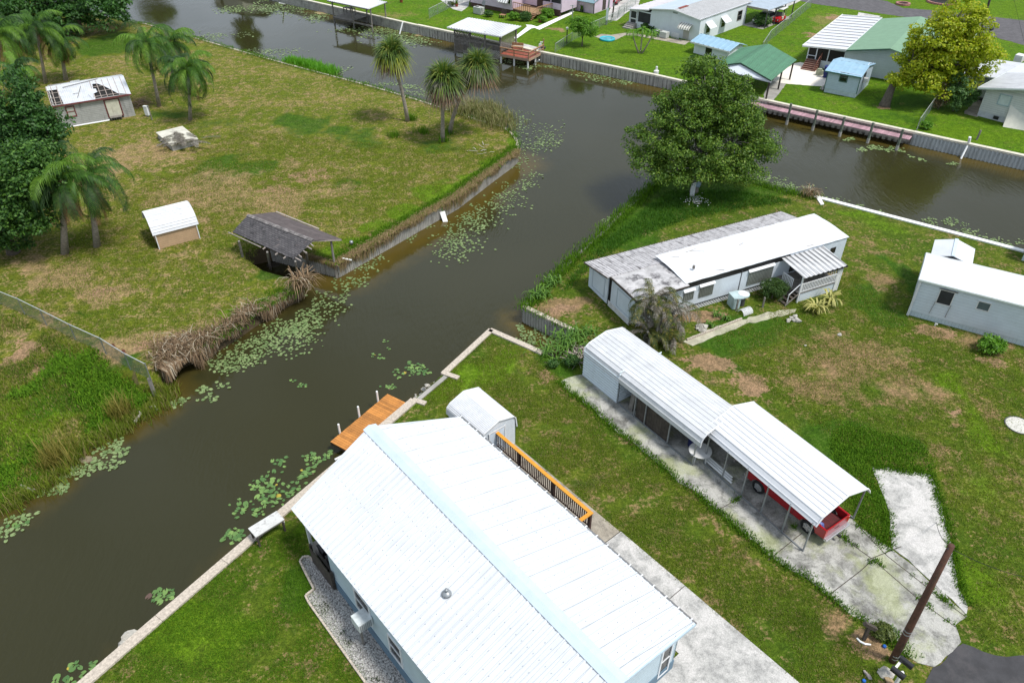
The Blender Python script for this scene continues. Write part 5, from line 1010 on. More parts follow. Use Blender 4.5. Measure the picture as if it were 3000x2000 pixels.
b = MB().bar((-.18,-.2,EZ-.06),(RL+.18,-.2,EZ-.06), .05, .13).bar((-.05,-.02,0),(-.05,-.02,EZ), .07); b.build('red_trim', redpaint, r)
b = MB().bar((1.0,-.05,RZ-.05),(4.2,.9+1.4,RZ+.06), .06, .03) if 0 else MB().bar(Vector(S_(1.3,.82))+nn*3, Vector(S_(4.6,1.))+nn*3, .07, .03).bar(Vector(S_(2.3,.2))+nn*3, Vector(S_(2.9,.75))+nn*3, .04, .03).bar(Vector(S_(2.0,.42))+nn*3, Vector(S_(2.5,.42))+nn*3, .04, .03)
b.build('loose_batten', greywood, r)
window(r.root, (.98,0,.95), (1,0,0), .72, .95, (0,-1,0), redpaint, M('boarded_pane', (.40,.41,.36), .7, .1, 3.), .09, .05, 1)
d = MB().box(4.5, 5.7, -.03, 0, .32, 1.92).build('door', M('peeling_cream_door', (.55,.53,.43), .7, .1, 3., streak=.6, scol=(.25,.22,.16), sscale=(3.,3.,.6)), r); frame_rect(MB(), (4.42,0,.28), (1,0,0), (0,0,1), 1.36, 1.68, .08, .05, (0,-1,0)).build('door_frame', redpaint, d)
b = MB(); 
for i in range(5): b.bar((4.6+i*.22,-.25-.1*random.random(),0),(4.65+i*.22,-.1,.35), .08)
b.box(4.5,5.6,-.55,-.1,.3,.35); b.build('rotten_step', greywood, r)
MB().hexa([(.1,-.12,0),(4.4,-.12,0),(4.4,0,0),(.1,0,0),(.1,-.03,.06),(4.4,-.03,.06),(4.4,0,.06),(.1,0,.06)]).build('ground_sill', white, r)
def debris(name, c, rad, hh, n, label, m, ln=.8):
    b = MB(); c = Vector(c)
    for i in range(n):
        a_ = random.uniform(0, 2*pi); d = rad*random.random()**.6; z = hh*(1-d/rad)*random.random(); p = c+Vector((d*cos(a_), d*sin(a_), z+.04)); a_ = random.uniform(0, 2*pi); l_ = ln*random.uniform(.3, 1)
        b.bar(p, p+Vector((l_*cos(a_), l_*sin(a_), random.uniform(-.1, .25)*l_)), random.uniform(.02, .06), .02)
    return tag(b.build(name, m), label, 'debris')
debris('brush_pile', P(408,308), 1.2, .6, 90, 'heap of brown brush and palm stems beside the ruined cottage', M('brush_brown', (.22,.14,.10), .9, .3, 5., isl=.4))
debris('board_pile', P(128,325), 1.6, .35, 60, 'scattered red and grey boards behind the ruined cottage', M('board_red_grey', (.26,.17,.15), .9, .3, 5., isl=.4))
q = P(434,342); mt = Site('meter_box', 'white meter box on a short post beside the ruined cottage', 'meter box', tuple(q), (q.x+1,q.y-.3,0)); MB().box(-.2,.2,-.12,.12,.15,1.05).build('casing', white, mt, bevel=.02); MB().box(-.22,.22,-.14,.14,1.05,1.10).build('lid', M('meter_lid', (.66,.67,.64), .5, .1, 4.), mt); MB().box(-.05,.05,-.05,.05,0,.15).build('post', steel, mt)
q = P(446,352); ps = Site('fence_post', 'thin grey post standing beside the white meter box', 'post', tuple(q), (q.x+1,q.y,0)); MB().tube([(0,0,0),(-.03,0,1.45)], .055, 8).build('post', greywood, ps); MB().box(-.11,-.0,-.06,.06,1.3,1.45).build('cap', steel, ps)
# concrete box with dead fronds
s = Site('concrete_tank', 'low mildewed concrete box covered with fallen dead palm fronds', 'tank', (507,443), (582,424))
MB().box(0, 2.42, 0, 3.9, 0, .50).build('tank_wall', M('stained_block', (.36,.35,.33), .9, .15, 2., streak=.6, scol=(.1,.1,.1), sscale=(2.,2.,.5)), s); MB().box(-.06, 2.48, -.06, 3.96, .50, .60).build('slab', M('cream_slab', (.56,.54,.46), .85, .1, 1.5, spots=.5, spcol=(.22,.2,.17), spsc=1.), s, bevel=.02)
# tan barn shed
t = Site('barn_shed', 'tan clapboard shed with a rounded white metal roof on the left lawn', 'shed', (467,731), (587,699))
TL = t.L; pr = [(-.1,1.22),(.0,1.42),(.22,1.76),(.6,2.06),(1.05,2.22),(1.5,2.28),(1.95,2.22),(2.4,2.06),(2.78,1.76),(3.,1.42),(3.1,1.22)]
tanw = M('tan_clapboard', (.50,.335,.20), .75, .08, 2., lines=('z', .16, .09, .45), streak=.15, scol=(.3,.2,.12))
b = MB().box(.06, TL-.06, .03, .1, 0, 1.32)
for x in (.05, TL-.12): b.wallpoly([(x,.03,0),(x,2.97,0)]+[(x,y,z-.05) for y, z in pr[-2:0:-1]], (.07,0,0))
b.build('wall', tanw, t)
vault(t, -.12, TL+.12, pr, M('white_mildewed_shed_roof', (.58,.59,.61), .45, .06, 1.5, spots=.35, spcol=(.35,.36,.37), spsc=1.6), 'roof', .2, .03)
b = MB().bar((.02,.01,0),(.02,.01,1.35), .09, .06).bar((TL-.02,.01,0),(TL-.02,.01,1.35), .09, .06)
for x in (-.13, TL+.13):
    for (ya, za), (yb, zb) in zip(pr[:-1], pr[1:]): b.bar((x,ya,za-.01),(x,yb,zb-.01), .03, .06)
b.build('corner_trim', white, t)
# shingled boathouse over the slip
El0, El1, R0, R1, Er0, Er1 = P(681,679,1.72), P(859,759,1.66), P(726,630,2.28), P(917,704,2.28), P(804,621,1.75), P(1002,701,1.78)
bh = Site('shingled_boathouse', 'old boathouse roof with curling dark shingles on leaning posts over the slip', 'boathouse', (El0.x,El0.y,0), (El1.x,El1.y,0))
l_ = bh.loc
t_ = NT('curling_dark_shingles'); oc = t_.coord(); br_ = t_.n('TexBrick', Vector=t_.n('Mapping', Vector=oc, Scale=(1.,1.,1.)).outputs[0], Scale=1., Color1=(.060,.056,.060), Color2=(.105,.098,.10)); br_.inputs['Mortar'].default_value = (.018,.017,.018,1); br_.inputs['Brick Width'].default_value = .33; br_.inputs['Row Height'].default_value = .15; br_.inputs['Mortar Size'].default_value = .014
c_ = t_.mix(t_.math('MULTIPLY', t_.ramp(t_.noise(2.2, 5., .7, oc), .55, .62), .85), br_.outputs[0], (.022,.021,.022)); c_ = t_.mix(t_.ramp(t_.noise(1.1, 6., .7, oc), .60, .70), c_, (.20,.16,.15))
p_ = t_.n('BsdfPrincipled', Roughness=.85); t_.set(p_, 'Base Color', c_); t_.set(p_, 'Normal', t_.n('Bump', Strength=1., Distance=1., Height=t_.math('ADD', t_.math('MULTIPLY', br_.outputs['Fac'], -.02), t_.math('MULTIPLY', t_.noise(5., 5., .7, oc), .03))).outputs[0]); shingle = t_.finish(p_.outputs[0])
brownsh = M('smooth_brown_shingles', (.085,.068,.066), .85, .2, 2., streak=.5, scol=(.19,.165,.155), sscale=(.6,4.,4.))
def rough(a, b, c, d, nx, ny, amp, th=.05, rag=.10):
    a, b, c, d = map(Vector, (a, b, c, d)); mb = MB()
    def g(i, j):
        u, v = i/nx, j/ny; p = a.lerp(b, u).lerp(d.lerp(c, u), v); p.z += amp*mnoise.noise(Vector((u*9, v*5, 2)))-.10*sin(pi*u)*(1-v)*0
        if j == 0: p += (a-d).normalized()*rag*mnoise.noise(Vector((u*14, 1, 5)))
        if i == nx: p += (b-a).normalized()*rag*1.3*mnoise.noise(Vector((1, v*8, 5)))
        return p
    vs = [g(i, j) for j in range(ny+1) for i in range(nx+1)]; n = len(vs)
    fs = [(j*(nx+1)+i, j*(nx+1)+i+1, (j+1)*(nx+1)+i+1, (j+1)*(nx+1)+i) for j in range(ny) for i in range(nx)]
    mb.add(vs+[v-Vector((0,0,th)) for v in vs], fs+[tuple(k+n for k in f[::-1]) for f in fs])
    e = [(i, i+1) for i in range(nx)]+[(ny*(nx+1)+i+1, ny*(nx+1)+i) for i in range(nx)]+[((j+1)*(nx+1), j*(nx+1)) for j in range(ny)]+[(j*(nx+1)+nx, (j+1)*(nx+1)+nx) for j in range(ny)]
    mb.add(vs+[v-Vector((0,0,th)) for v in vs], [(p, p+n, q+n, q) for p, q in e]); return mb
rf = rough(l_(El0), l_(El1), l_(R1), l_(R0), 40, 10, .035).build('roof', shingle, bh)
rough(l_(Er1), l_(Er0), l_(R0), l_(R1), 30, 8, .02, rag=.03).build('roof_slope', brownsh, rf)
b = MB(); k = 34
for i in range(k): p = l_(R0).lerp(l_(R1), (i+.5)/k)+Vector((0,0,.02+.015*random.random())); b.slab([p+Vector((-.10,-.16,-.03)), p+Vector((.07,-.16,-.03)), p+Vector((.07,0,.03)), p+Vector((-.10,0,.03))], .02); b.slab([p+Vector((-.10,0,.03)), p+Vector((.07,0,.03)), p+Vector((.07,.16,-.03)), p+Vector((-.10,.16,-.03))], .02)
b.build('ridge_shingles', M('pale_ridge_shingle', (.17,.155,.15), .9, .3, 4., isl=.35), rf)
b = MB(); c0, c1 = l_(El1), l_(R1)
for t in (.12,.3,.5,.72,.9): p = c0.lerp(c1, t); b.bar(p+Vector((-.35,0,-.08)), p+Vector((.30+.25*random.random(),-.15*random.random(),-.12)), .06, .07)
for t in (.55,.75,.88): p = l_(El0).lerp(l_(El1), t); b.bar(p+Vector((.05,.3,.02)), p+Vector((.0,-.22,-.12)), .06, .07)
b.bar(l_(El0)+Vector((-.35,-.12,-.1)), l_(El0).lerp(l_(El1), .5)+Vector((0,-.12,-.12)), .05, .06); b.bar(c0+Vector((-.1,.1,-.05)), c1+Vector((-.05,0,-.06)), .10, .05); b.bar(c1+Vector((-.05,0,-.06)), l_(Er1)+Vector((-.02,-.05,-.05)), .05, .10); b.bar(l_(Er0)+Vector((.1,.08,.03)), l_(Er0).lerp(l_(Er1), .66)+Vector((0,.08,.03)), .10, .03)
b.build('broken_rafter', lathwood, bh)
MB().add([c0+Vector((-.25,.05,-.12)), c1+Vector((-.25,0,-.10)), l_(Er1)+Vector((-.2,0,-.12)), l_(El0)+Vector((.1,.05,-.1)), l_(R0)+Vector((.1,0,-.08)), l_(Er0)+Vector((.1,0,-.1))], [(0,3,4,1),(1,4,5,2)]).build('roof_underside', darkwood, bh)
for bt, tp, zt in (((793,789),(783,738),1.6), ((878,831),(865,765),1.62), ((986,814),(970,708),1.70), ((904,781),(897,740),1.7), ((711,753),(700,706),1.6)):
    a_ = P(*bt, WZ if bt[0] > 780 else 0); c_ = P(*tp, zt); MB().tube([l_(a_)-Vector((0,0,.8)), l_(a_), l_(c_)], [.085,.085,.075], 8).build('post', greywood, bh)
q = P(1003,757,.1); w_ = P(1030,762,.05); tag(MB().bar(q, w_, .10, .08).build('white_plank', pvc), 'short white plank sticking out over the left seawall', 'plank')
q = P(1031,722,.0); tag(MB().lathe((q.x,q.y,0), [(.06,0),(.06,.25),(.14,.26),(.14,.4),(.1,.46),(.02,.48)], 10).build('dock_lamp', steel, None, True), 'small grey lamp fitting on the seawall by the boathouse', 'lamp')
p0, p1 = P(1297,640,WZ+.12), P(1306,655,WZ-.18); d_ = (p1-p0); b = MB().hexa([p0+Vector((-.2,0,.5)), p0+Vector((.2,.1,.55)), p0+Vector((.18,.16,.59)), p0+Vector((-.22,.06,.55)), p1+Vector((-.05,-.3,-.2)), p1+Vector((.3,-.2,-.15)), p1+Vector((.28,-.14,-.1)), p1+Vector((-.07,-.24,-.15))]); tag(b.build('sunken_board', pvc), 'white board sticking up out of the canal by the left seawall', 'board')
# chain link fence of the lot
wire = meshwire('chain_link_wire', (.22,.25,.24), .07, .27); wirefar = meshwire('chain_link_wire_far', (.28,.34,.33), .10, .16)
def chainfence(name, label, line, hh, post=2.6, wm=None, top=True, group=None):
    o = line[0]; root = empty(name, tuple(o), 0, label, 'fence', group); k = 0
    for u, v in zip(line[:-1], line[1:]):
        d = v-u; L = d.length; f = bpy.data.objects.new('wire_mesh', bpy.data.meshes.new('wire_mesh')); C.objects.link(f); f.parent = root; f.location = u-o; f.rotation_euler = (0, 0, atan2(d.y, d.x))
        s_ = d.z; f.data.from_pydata([(0,0,.03),(hypot(d.x,d.y),0,.03+s_),(hypot(d.x,d.y),0,hh+s_),(0,0,hh)], [], [(0,1,2,3)]); f.data.materials.append(wm or wire)
        n = max(1, round(L/post))
        for i in range(n+(v == line[-1])): p = u.lerp(v, i/n)-o; MB().tube([p, p+Vector((0,0,hh+.05))], .032, 6).build('post', steel, root)
        if top: MB().tube([u-o+Vector((0,0,hh)), v-o+Vector((0,0,hh))], .026, 6).build('top_rail', M('rail_pale', (.46,.48,.48), .45, .1, 6., metal=.2) if 'rail_pale' not in bpy.data.materials else bpy.data.materials['rail_pale'], root)
    return root
fl = [p.copy() for p in FENCE[1:]]
chainfence('chain_link_fence', 'chain link fence between the left lawn and the overgrown lot', [extend(FENCE[2], FENCE[1], 12)]+fl, 1.22)
for (px, py), l in (((331,1013), 'rust brown clump of leaves caught on the fence rail, further from the canal'), ((361,1030), 'rust brown clump of leaves caught on the fence rail, nearer the canal')):
    f0 = P(px, py+38); q = PY(px, py, f0.y); b = MB()
    for i in range(14): a_ = random.uniform(0, 2*pi); b.bar(q+Vector((random.gauss(0,.06), 0, random.gauss(0,.05))), q+Vector((.13*cos(a_), .05, .16*sin(a_))), .04, .02)
    tag(b.build('leaf_clump', M('rust_leaf', (.16,.05,.03), .9, .3, 6.) if 'rust_leaf' not in bpy.data.materials else bpy.data.materials['rust_leaf']), l, 'leaves')
q = P(443,1128,-.3); tag(MB().bar(q-Vector((0,0,.9)), q+Vector((-.05,.1,.45)), .16).build('bank_post', greywood), 'thick grey post at the corner of the bank and the lot', 'post')
drift = M('bleached_driftwood', (.46,.42,.37), .9, .2, 5.)
for pts, l in (([(395,1236),(404,1222),(412,1210),(408,1205)], 'bleached white stick at the water edge of the lot'), ([(60,1420),(95,1437),(102,1432)], 'bleached log lying on the lot shore'), ([(440,1192),(452,1190),(460,1200)], 'pale twisted root on the lot shore')):
    tag(MB().tube([P(*p, WZ+.12) for p in pts], [.09,.08,.06,.04][:len(pts)], 6).build('driftwood', drift), l, 'driftwood')
# ================================================================ far bank
def z1(x, y): return (1350+x/5.227, y/5.227)
def z2(x, y): return (1800+x/5.227, y/5.227)
def z4(x, y): return (2250+x/5.227, y/5.227)
tinrib = M('white_ribbed_tin', (.60,.61,.62), .4, .05, 1.2, lines=('x', .39, .16, .45), streak=.3, scol=(.36,.36,.36), sscale=(3.,.6,1.))
# ---- covered dock
s = Site('covered_dock', 'grey boat dock under a white ribbed tin roof on thin posts', 'boat dock', (981,70), (1092,95), WZ); zz = -WZ
s.root.location.z = 0; s.o.z = 0
for i, (px, py) in enumerate(((981,70), (1038,84), (1092,95), (1133,79), (1078,70), (1030,58))):
    q = s.at(px, py, z=WZ); MB().tube([(q.x,q.y,-2.2),(q.x,q.y,-.5),(q.x,q.y,2.05)], .10, 8).build('post', greywood, s)
MB().corr((-.35,-.55,2.0),(7.75,-.55,2.0),(7.7,3.2,2.2),(-.3,3.2,2.2), .38, .05, 'rib', .05).build('roof', tinrib, s)
b = MB().box(-.4,7.8,-.6,-.5,1.86,1.98).box(-.4,7.8,3.15,3.22,2.0,2.12); b.build('eave_beam', greywood, s)
b = MB()
for i in range(16): b.box(.1+i*.235, .1+i*.235+.215, -.35, 2.75, -.22, -.16)
b.build('deck_boards', greywood, s); b = MB().box(0,7.6,-.2,-.08,-.45,-.25).box(0,3.9,2.6,2.7,-.45,-.25); b.build('deck_beam', greywood, s)
q = s.at(1000,40, z=.2); tb = Site('fish_table', 'grey wooden bench table at the back of the covered dock', 'table', tuple(s.o+Vector((s.c*.2-s.s*1.9, s.s*.2+s.c*1.9, -.16))), tuple(s.o+Vector((s.c*3-s.s*2.1, s.s*3+s.c*2.1, -.16))))
MB().box(.1,1.9,-.3,.4,.85,.93).build('table_top', greywood, tb)
for x in (.2,1.8):
    for y in (-.25,.35): MB().box(x-.05,x+.05,y-.05,y+.05,0,.85).build('leg', greywood, tb)
for a, c, l in (((1180,65),(1171,101), 'white pipe leaning on the far plank seawall'), ((818,9),(835,13), 'white pipe sticking out of the far seawall at the upper left')):
    tag(MB().bar(P(*a, .25), P(*c, WZ), .13).build('drain_pipe', pvc), l, 'pipe')
# ---- lattice boathouse with red deck
s = Site('lattice_boathouse', 'boathouse with grey lattice sides and a white ribbed tin roof', 'boathouse', (1334,158), (1466,183), WZ); s.root.location.z = 0; s.o.z = 0
lat = M('grey_lattice', (.19,.17,.15), .85, .2, 4.); W = 6.9; Dp = 3.6
ps = [(0,0),(2.3,0),(4.6,0),(W,0),(0,Dp),(2.3,Dp),(4.6,Dp),(W+.1,Dp)]
for x, y in ps: MB().tube([(x,y,-2.2),(x,y,-.6),(x,y,2.15)], .11, 8).build('post', greywood, s)
MB().corr((-.75,-.55,2.12),(W+.45,-.55,2.12),(W+.5,Dp+.6,2.28),(-.7,Dp+.6,2.28), .40, .05, 'rib', .06).build('roof', tinrib, s)
MB().box(-.75,W+.5,-.6,-.54,1.98,2.1).build('eave_beam', offwhite, s)
b = MB(); b.lattice((0,0,.75), (1,0,0), (0,0,1), 2.3, 1.25, .34, .05); b.lattice((2.3,0,.75), (1,0,0), (0,0,1), 2.3, 1.25, .34, .05); b.lattice((0,0,-.75), (1,0,0), (0,0,1), W, 1.4, .27, .06); b.lattice((W,.1,.1), (0,1,0), (0,0,1), Dp-.1, 1.9, .24, .06); b.lattice((0,.1,-.3), (0,1,0), (0,0,1), Dp-.1, 2.3, .24, .07); b.build('lattice_panel', lat, s)
b = MB().box(0,W,-.03,.03,.64,.76).box(0,W,-.03,.03,-.84,-.72).box(-.05,W,Dp-.1,Dp,-.3,-.2); b.build('rail_beam', lat, s)
MB().box(.1,W,2.5,Dp+.3,-.2,-.12).build('dock_floor', greywood, s)
bo = Site('moored_boat', 'pale boat moored in the shade under the lattice boathouse', 'boat', tuple(s.o+Vector((s.c*.9-s.s*1.2, s.s*.9+s.c*1.2, WZ+.02))), tuple(s.o+Vector((s.c*5-s.s*1.2, s.s*5+s.c*1.2, WZ+.02))))
n = 14; rings = []
for k in range(n+1):
    t = k/n; w_ = .85*(1-max(0, t-.55)**2/.2025)**.5 if t > .55 else .85; w_ = max(.03, w_); x = 5.2*t; sh = .55+.15*t*t
    rings += [(x,-w_,sh),(x,-w_*.8,.0-.15+.2*max(0,t-.7)),(x,w_*.8,-.15+.2*max(0,t-.7)),(x,w_,sh),(x,w_*.82,sh-.05),(x,0,.25),(x,-w_*.82,sh-.05)]
MB().add(rings, [(k*7+j, k*7+(j+1)%7, (k+1)*7+(j+1)%7, (k+1)*7+j) for k in range(n) for j in range(7)]+[tuple(range(7))]).build('hull', offwhite, bo); MB().box(-.35,-.02,-.18,.18,.1,.95).build('outboard_motor', black, bo); MB().box(2.2,2.8,-.4,.4,.3,.85).build('console', white, bo)
redw = M('red_brown_deck', (.26,.065,.035), .65, .15, 3., isl=.2); tanw2 = M('tan_deck_rail', (.33,.19,.10), .7, .15, 3.)
rd = Site('red_deck', 'red brown waterside deck with low tan rails beside the lattice boathouse', 'deck', tuple(s.o+Vector((s.c*(W+.15), s.s*(W+.15), 0))), tuple(s.o+Vector((s.c*20, s.s*20, 0))))
b = MB(); n_ = 20
for i in range(n_): b.box(0, 4.1, -.35+i*.19, -.35+i*.19+.175, -.10, -.04)
b.build('deck_boards', redw, rd)
b = MB().box(-.02,4.12,-.42,-.36,-.32,-.05).box(4.1,4.16,-.4,3.45,-.32,-.05); b.build('fascia', M('pale_fascia', (.36,.25,.17), .7, .1, 3.), rd)
for x, y in ((.1,-.3),(2.0,-.3),(3.95,-.3),(4.0,1.5),(4.0,3.3)): MB().tube([(x,y,-2.2),(x,y,-.1)], .11, 8).build('pile', offwhite, rd)
b = MB()
for z_ in (.28,.66): b.box(0,4.14,-.40,-.34,z_,z_+.10); b.box(4.08,4.14,-.34,3.3,z_,z_+.10)
b.box(-.02,4.2,-.46,-.28,.76,.80).box(4.02,4.2,-.3,3.35,.76,.80); b.build('rail', tanw2, rd)
for x, y in ((0.05,-.36),(2.,-.36),(4.1,-.36),(4.1,1.4),(4.1,3.3)): MB().box(x-.05,x+.05,y-.05,y+.05,-.1,.76 if y < 3 else 1.5).build('rail_post', tanw2, rd)
bn = Site('deck_bench', 'brown slatted bench standing on the red deck', 'bench', tuple(rd.o+Vector((rd.c*.3-rd.s*1.9, rd.s*.3+rd.c*1.9, -.04))), tuple(rd.o+Vector((rd.c*1.8-rd.s*2.3, rd.s*1.8+rd.c*2.3, -.04))))
MB().box(0,1.5,-.25,.25,.38,.44).build('seat', tanw2, bn); MB().box(0,1.5,.22,.28,.5,.85).build('backrest', tanw2, bn)
for x in (.08,1.42): MB().box(x-.05,x+.05,-.22,.22,0,.38).build('leg', tanw2, bn)
tag(MB().bar(P(1580,176,-.1), P(1563,190,WZ), .11).build('drain_pipe', pvc), 'white pipe running from the red deck down to the water', 'pipe')
q = P(1590,148); pm = Site('water_pump', 'small white pump on the seawall at the end of the red deck', 'pump', tuple(q), (q.x+1,q.y-.4,0)); MB().tube([(-.3,0,.35),(.35,0,.35)], .16, 10).build('motor', darksteel, pm); MB().box(-.5,-.2,-.15,.15,0,.75).build('casing', white, pm); MB().tube([(-.35,0,.7),(-.35,.0,.95),(.1,0,1.0)], .06, 8).build('pipe', white, pm)
# ---- pink house with wooden deck
pk_ = Site('pink_house', 'pale pink mobile home with a striped awning and wooden deck', 'house', (1378,18), (1500,42))
pink = M('pale_pink_siding', (.62,.50,.60), .6, .05, 1.5, streak=.1, scol=(.4,.33,.38))
PL = pk_.L; b = MB().box(0, PL, 0, .15, .55, 3.2).box(0,.15,.15,9,.55,3.2).box(PL-.15,PL,.15,3.,.55,3.2); b.box(PL,PL+6.5,3.,3.15,.9,1.7).box(PL,PL+6.5,3.,3.12,2.75,3.2).box(PL+.0,PL+.15,3.,3.14,1.7,2.75)
for x in (1.5,2.2,2.9,4.6,6.4): b.box(PL+x,PL+x+.12,2.99,3.13,1.7,2.75)
b.box(PL+6.4,PL+6.55,3.,11.,.6,3.2); b.build('wall', pink, pk_)
MB().box(PL,PL+6.4,3.13,3.2,.9,2.75).build('screen', screen, pk_); MB().box(.1,PL-.1,.05,.12,0,.55).box(PL,PL+6.4,3.05,3.12,0,.9).build('skirting', M('rusty_brown_skirt', (.08,.045,.035), .85, .2, 3.), pk_)
MB().box(PL+2.3,PL+3.3,2.96,3.0,.9,2.7).build('door', M('brown_door', (.05,.03,.025), .6, .1, 3.), pk_)
MB().add([(-.4,-.4,3.15),(PL+.1,-.4,3.15),(PL+.1,4.5,3.9),(-.4,4.5,3.9),(PL+.1,2.6,3.1),(PL+7,2.6,3.1),(PL+7,7.,3.9),(PL+.1,7,3.9),(-.4,9.4,3.15),(PL+.1,9.4,3.15)], [(0,1,2,3),(4,5,6,7),(3,2,9,8)]).build('roof', tinrib, pk_)
MB().box(-.06,.02,-.05,.04,0,3.2).build('downpipe', M('rust_downpipe', (.06,.03,.025), .6, .1, 3.), pk_)
window(pk_.root, (PL-1.35,0,1.3), (1,0,0), 1.1, 1.2, (0,-1,0), white, glass, .06, .05, 0); window(pk_.root, (2.,0,2.5), (1,0,0), .5, .5, (0,-1,0), darksteel, glass, .05, .04, 0)
aw = M('striped_awning', (.72,.72,.70), .5, .04, 2., lines=('x', .42, .24, .9)); MB().hexa([(PL-2.0,-.95,1.55),(PL-.15,-.95,1.55),(PL-.15,0,2.75),(PL-2.,0,2.75),(PL-2.,-.98,1.6),(PL-.15,-.98,1.6),(PL-.15,-.03,2.8),(PL-2.,-.03,2.8)]).build('awning', aw, pk_)
pd = Site('wooden_deck', 'tan wooden deck with rails and steps in front of the pink house', 'deck', z1(800,215), z1(1110,290))
q_ = pd.at(*z1(1600,40), z=1.5); DL = 4.6
MB().box(0,DL,.0,3.2,.62,.72).build('floor', M('tan_deck_floor', (.30,.19,.10), .7, .12, 3.), pd)
b = MB().bar((0,0,1.6),(DL-1.3,0,1.6), .12, .08).bar((DL,0.,1.6),(DL,3.0,1.6), .12, .08).bar((DL,3.,1.6),(DL,8.,1.6), .12, .08); b.build('hand_rail', tanw2, pd)
for i in range(9): MB().box(i*.4-.03,i*.4+.03,-.03,.03,.7,1.58).build('baluster', tanw2, pd)
for i in range(20): MB().box(DL-.03,DL+.03,i*.4-.03,i*.4+.03,.2 if i > 8 else .7,1.58).build('baluster', tanw2, pd)
b = MB()
for i in range(4): b.box(DL-1.25,DL-.1,-.28-i*.28,-.0-i*.28,.55-i*.15,.60-i*.15)
b.build('step', tanw2, pd); MB().bar((DL-.02,-.05,1.55),(DL-.02,-1.2,.95), .09).build('stair_rail', tanw2, pd); b = MB().lattice((0,-.02,.02), (1,0,0), (0,0,1), DL-1.3, .6, .22, .05); b.build('lattice_skirt', M('brown_lattice', (.17,.09,.05), .8, .1, 3.), pd)
q = P(*z1(280,215)); a1 = Site('air_conditioner', 'grey air conditioner unit beside the pink house wall', 'air conditioner', tuple(q), tuple(P(*z1(360,235)))); MB().box(-.75,.75,-.45,.45,.05,.95).build('casing', M('grey_ac', (.42,.43,.40), .6, .1, 3.), a1, bevel=.02); MB().disc((-.35,0,.957), .3, 16).build('fan_grille', black, a1)
q = P(*z1(365,235)); sd = Site('satellite_dish', 'grey satellite dish on a pole beside the pink house air conditioner', 'dish', tuple(q), (q.x+1,q.y-.5,0)); MB().tube([(0,0,0),(0,0,1.5)], .04, 6).build('pole', steel, sd); b = MB(); b.lathe((0,0,0), [(.02,.0),(.2,.03),(.36,.10)], 16); o = b.build('dish', M('dish_grey', (.14,.15,.16), .5, .1, 3.), sd); o.location = (0,-.08,1.65); o.rotation_euler = (radians(65),0,radians(-20))
q = P(*z1(640,275)); ch = Site('garden_bench', 'dark brown wooden chair on the lawn below the pink house awning', 'chair', tuple(q), tuple(P(*z1(700,285)))); MB().box(-.4,.4,-.35,.35,.38,.45).build('seat', tanw2, ch); MB().box(-.4,.4,.3,.38,.45,1.1).build('backrest', darkwood, ch)
for x in (-.35,.35):
    for y in (-.3,.3): MB().box(x-.04,x+.04,y-.04,y+.04,0,.38).build('leg', darkwood, ch)
# pink shed wing with teal roof
ts_ = Site('pink_shed', 'pink outbuilding with a teal metal roof behind the pink house', 'shed', z1(1755,160), z1(2035,215)); TLn = ts_.L
MB().box(0,TLn,0,.1,0,1.6).box(TLn-.1,TLn,.1,5.,0,1.9).box(0,.1,.1,5,0,1.6).build('wall', pink, ts_); MB().corr((-.3,-.45,1.5),(TLn+.15,-.45,1.5),(TLn+.15,2.6,2.35),(-.3,2.6,2.35), .35, .03, 'rib', .05).build('roof', M('teal_metal_roof', (.16,.26,.30), .45, .1, 2.), ts_); MB().box(TLn-.05,TLn+.04,-.06,.03,0,1.6).build('corner_trim', black, ts_); MB().box(TLn,TLn+.03,2.2,3.1,.1,1.7).build('door', darkwood, ts_)
# ---- white mobile home with screened room and carport
wm2 = Site('mobile_home', 'white mobile home with a ribbed roof across the canal, blue pool in front', 'house', (1841,77), (2044,124))
WL = wm2.L; wsid = M('white_wall_far', (.66,.70,.74), .6, .05, .8, streak=.18, scol=(.4,.42,.43))
b = MB().box(3.55,WL,0,.12,0,2.78).wallpoly([(3.55,0,2.76),(WL,0,2.76),(7.2,0,3.30)], (0,.1,0)).box(WL-.12,WL,.12,12,0,2.85).box(0,3.55,0,.1,.0,.85).box(0,.12,.1,8,0,.85).box(0,3.5,0,.1,2.15,2.3)
for x in (0,1.32,3.45): b.box(x,x+.12,0,.1,.85,2.5)
b.build('wall', wsid, wm2); MB().box(1.4,3.5,.05,.07,.85,2.5).box(.06,.08,.1,8,.85,2.2).box(2.2,2.26,.03,.05,.85,2.5).build('screen', screen, wm2)
d = MB().box(.2,1.25,-.03,.04,.2,2.15).build('screen_door', white, wm2); MB().box(.3,1.15,-.045,-.035,.3,1.05).box(.3,1.15,-.045,-.035,1.2,2.05).build('door_screen', screen, d)
MB().corr((WL+.1,-.25,2.82),(7.15,-.25,3.36),(7.15,13.,3.36),(WL+.1,13,2.82), .9, .0, 'trap', .06)
rr = MB().corr((WL+.12,-.3,2.80),(WL+.12,13.,2.80),(7.15,13.,3.38),(7.15,-.3,3.38), .42, .035, 'trap', .05).build('roof', M('dull_ribbed_roof', (.46,.46,.46), .5, .08, 1.5, lines=('y', .42, .2, .45), streak=.3, scol=(.35,.33,.33), sscale=(3.,.6,1.)), wm2)
MB().corr((7.15,-.3,3.38),(7.15,13.,3.38),(3.3,13.,2.86),(3.3,-.3,2.86), .8, .02, 'trap', .05).build('roof_slope', M('pale_blue_roof', (.45,.52,.57), .5, .06, 1.), rr)
MB().corr((3.3,-.25,2.72),(3.3,13.,2.72),(-.2,13.,2.28),(-.2,-.25,2.28), .8, .03, 'rib', .05).build('porch_roof', M('streaked_porch_roof', (.60,.57,.58), .5, .08, 1., streak=.5, scol=(.35,.3,.32), sscale=(.4,3.,1.)), wm2)
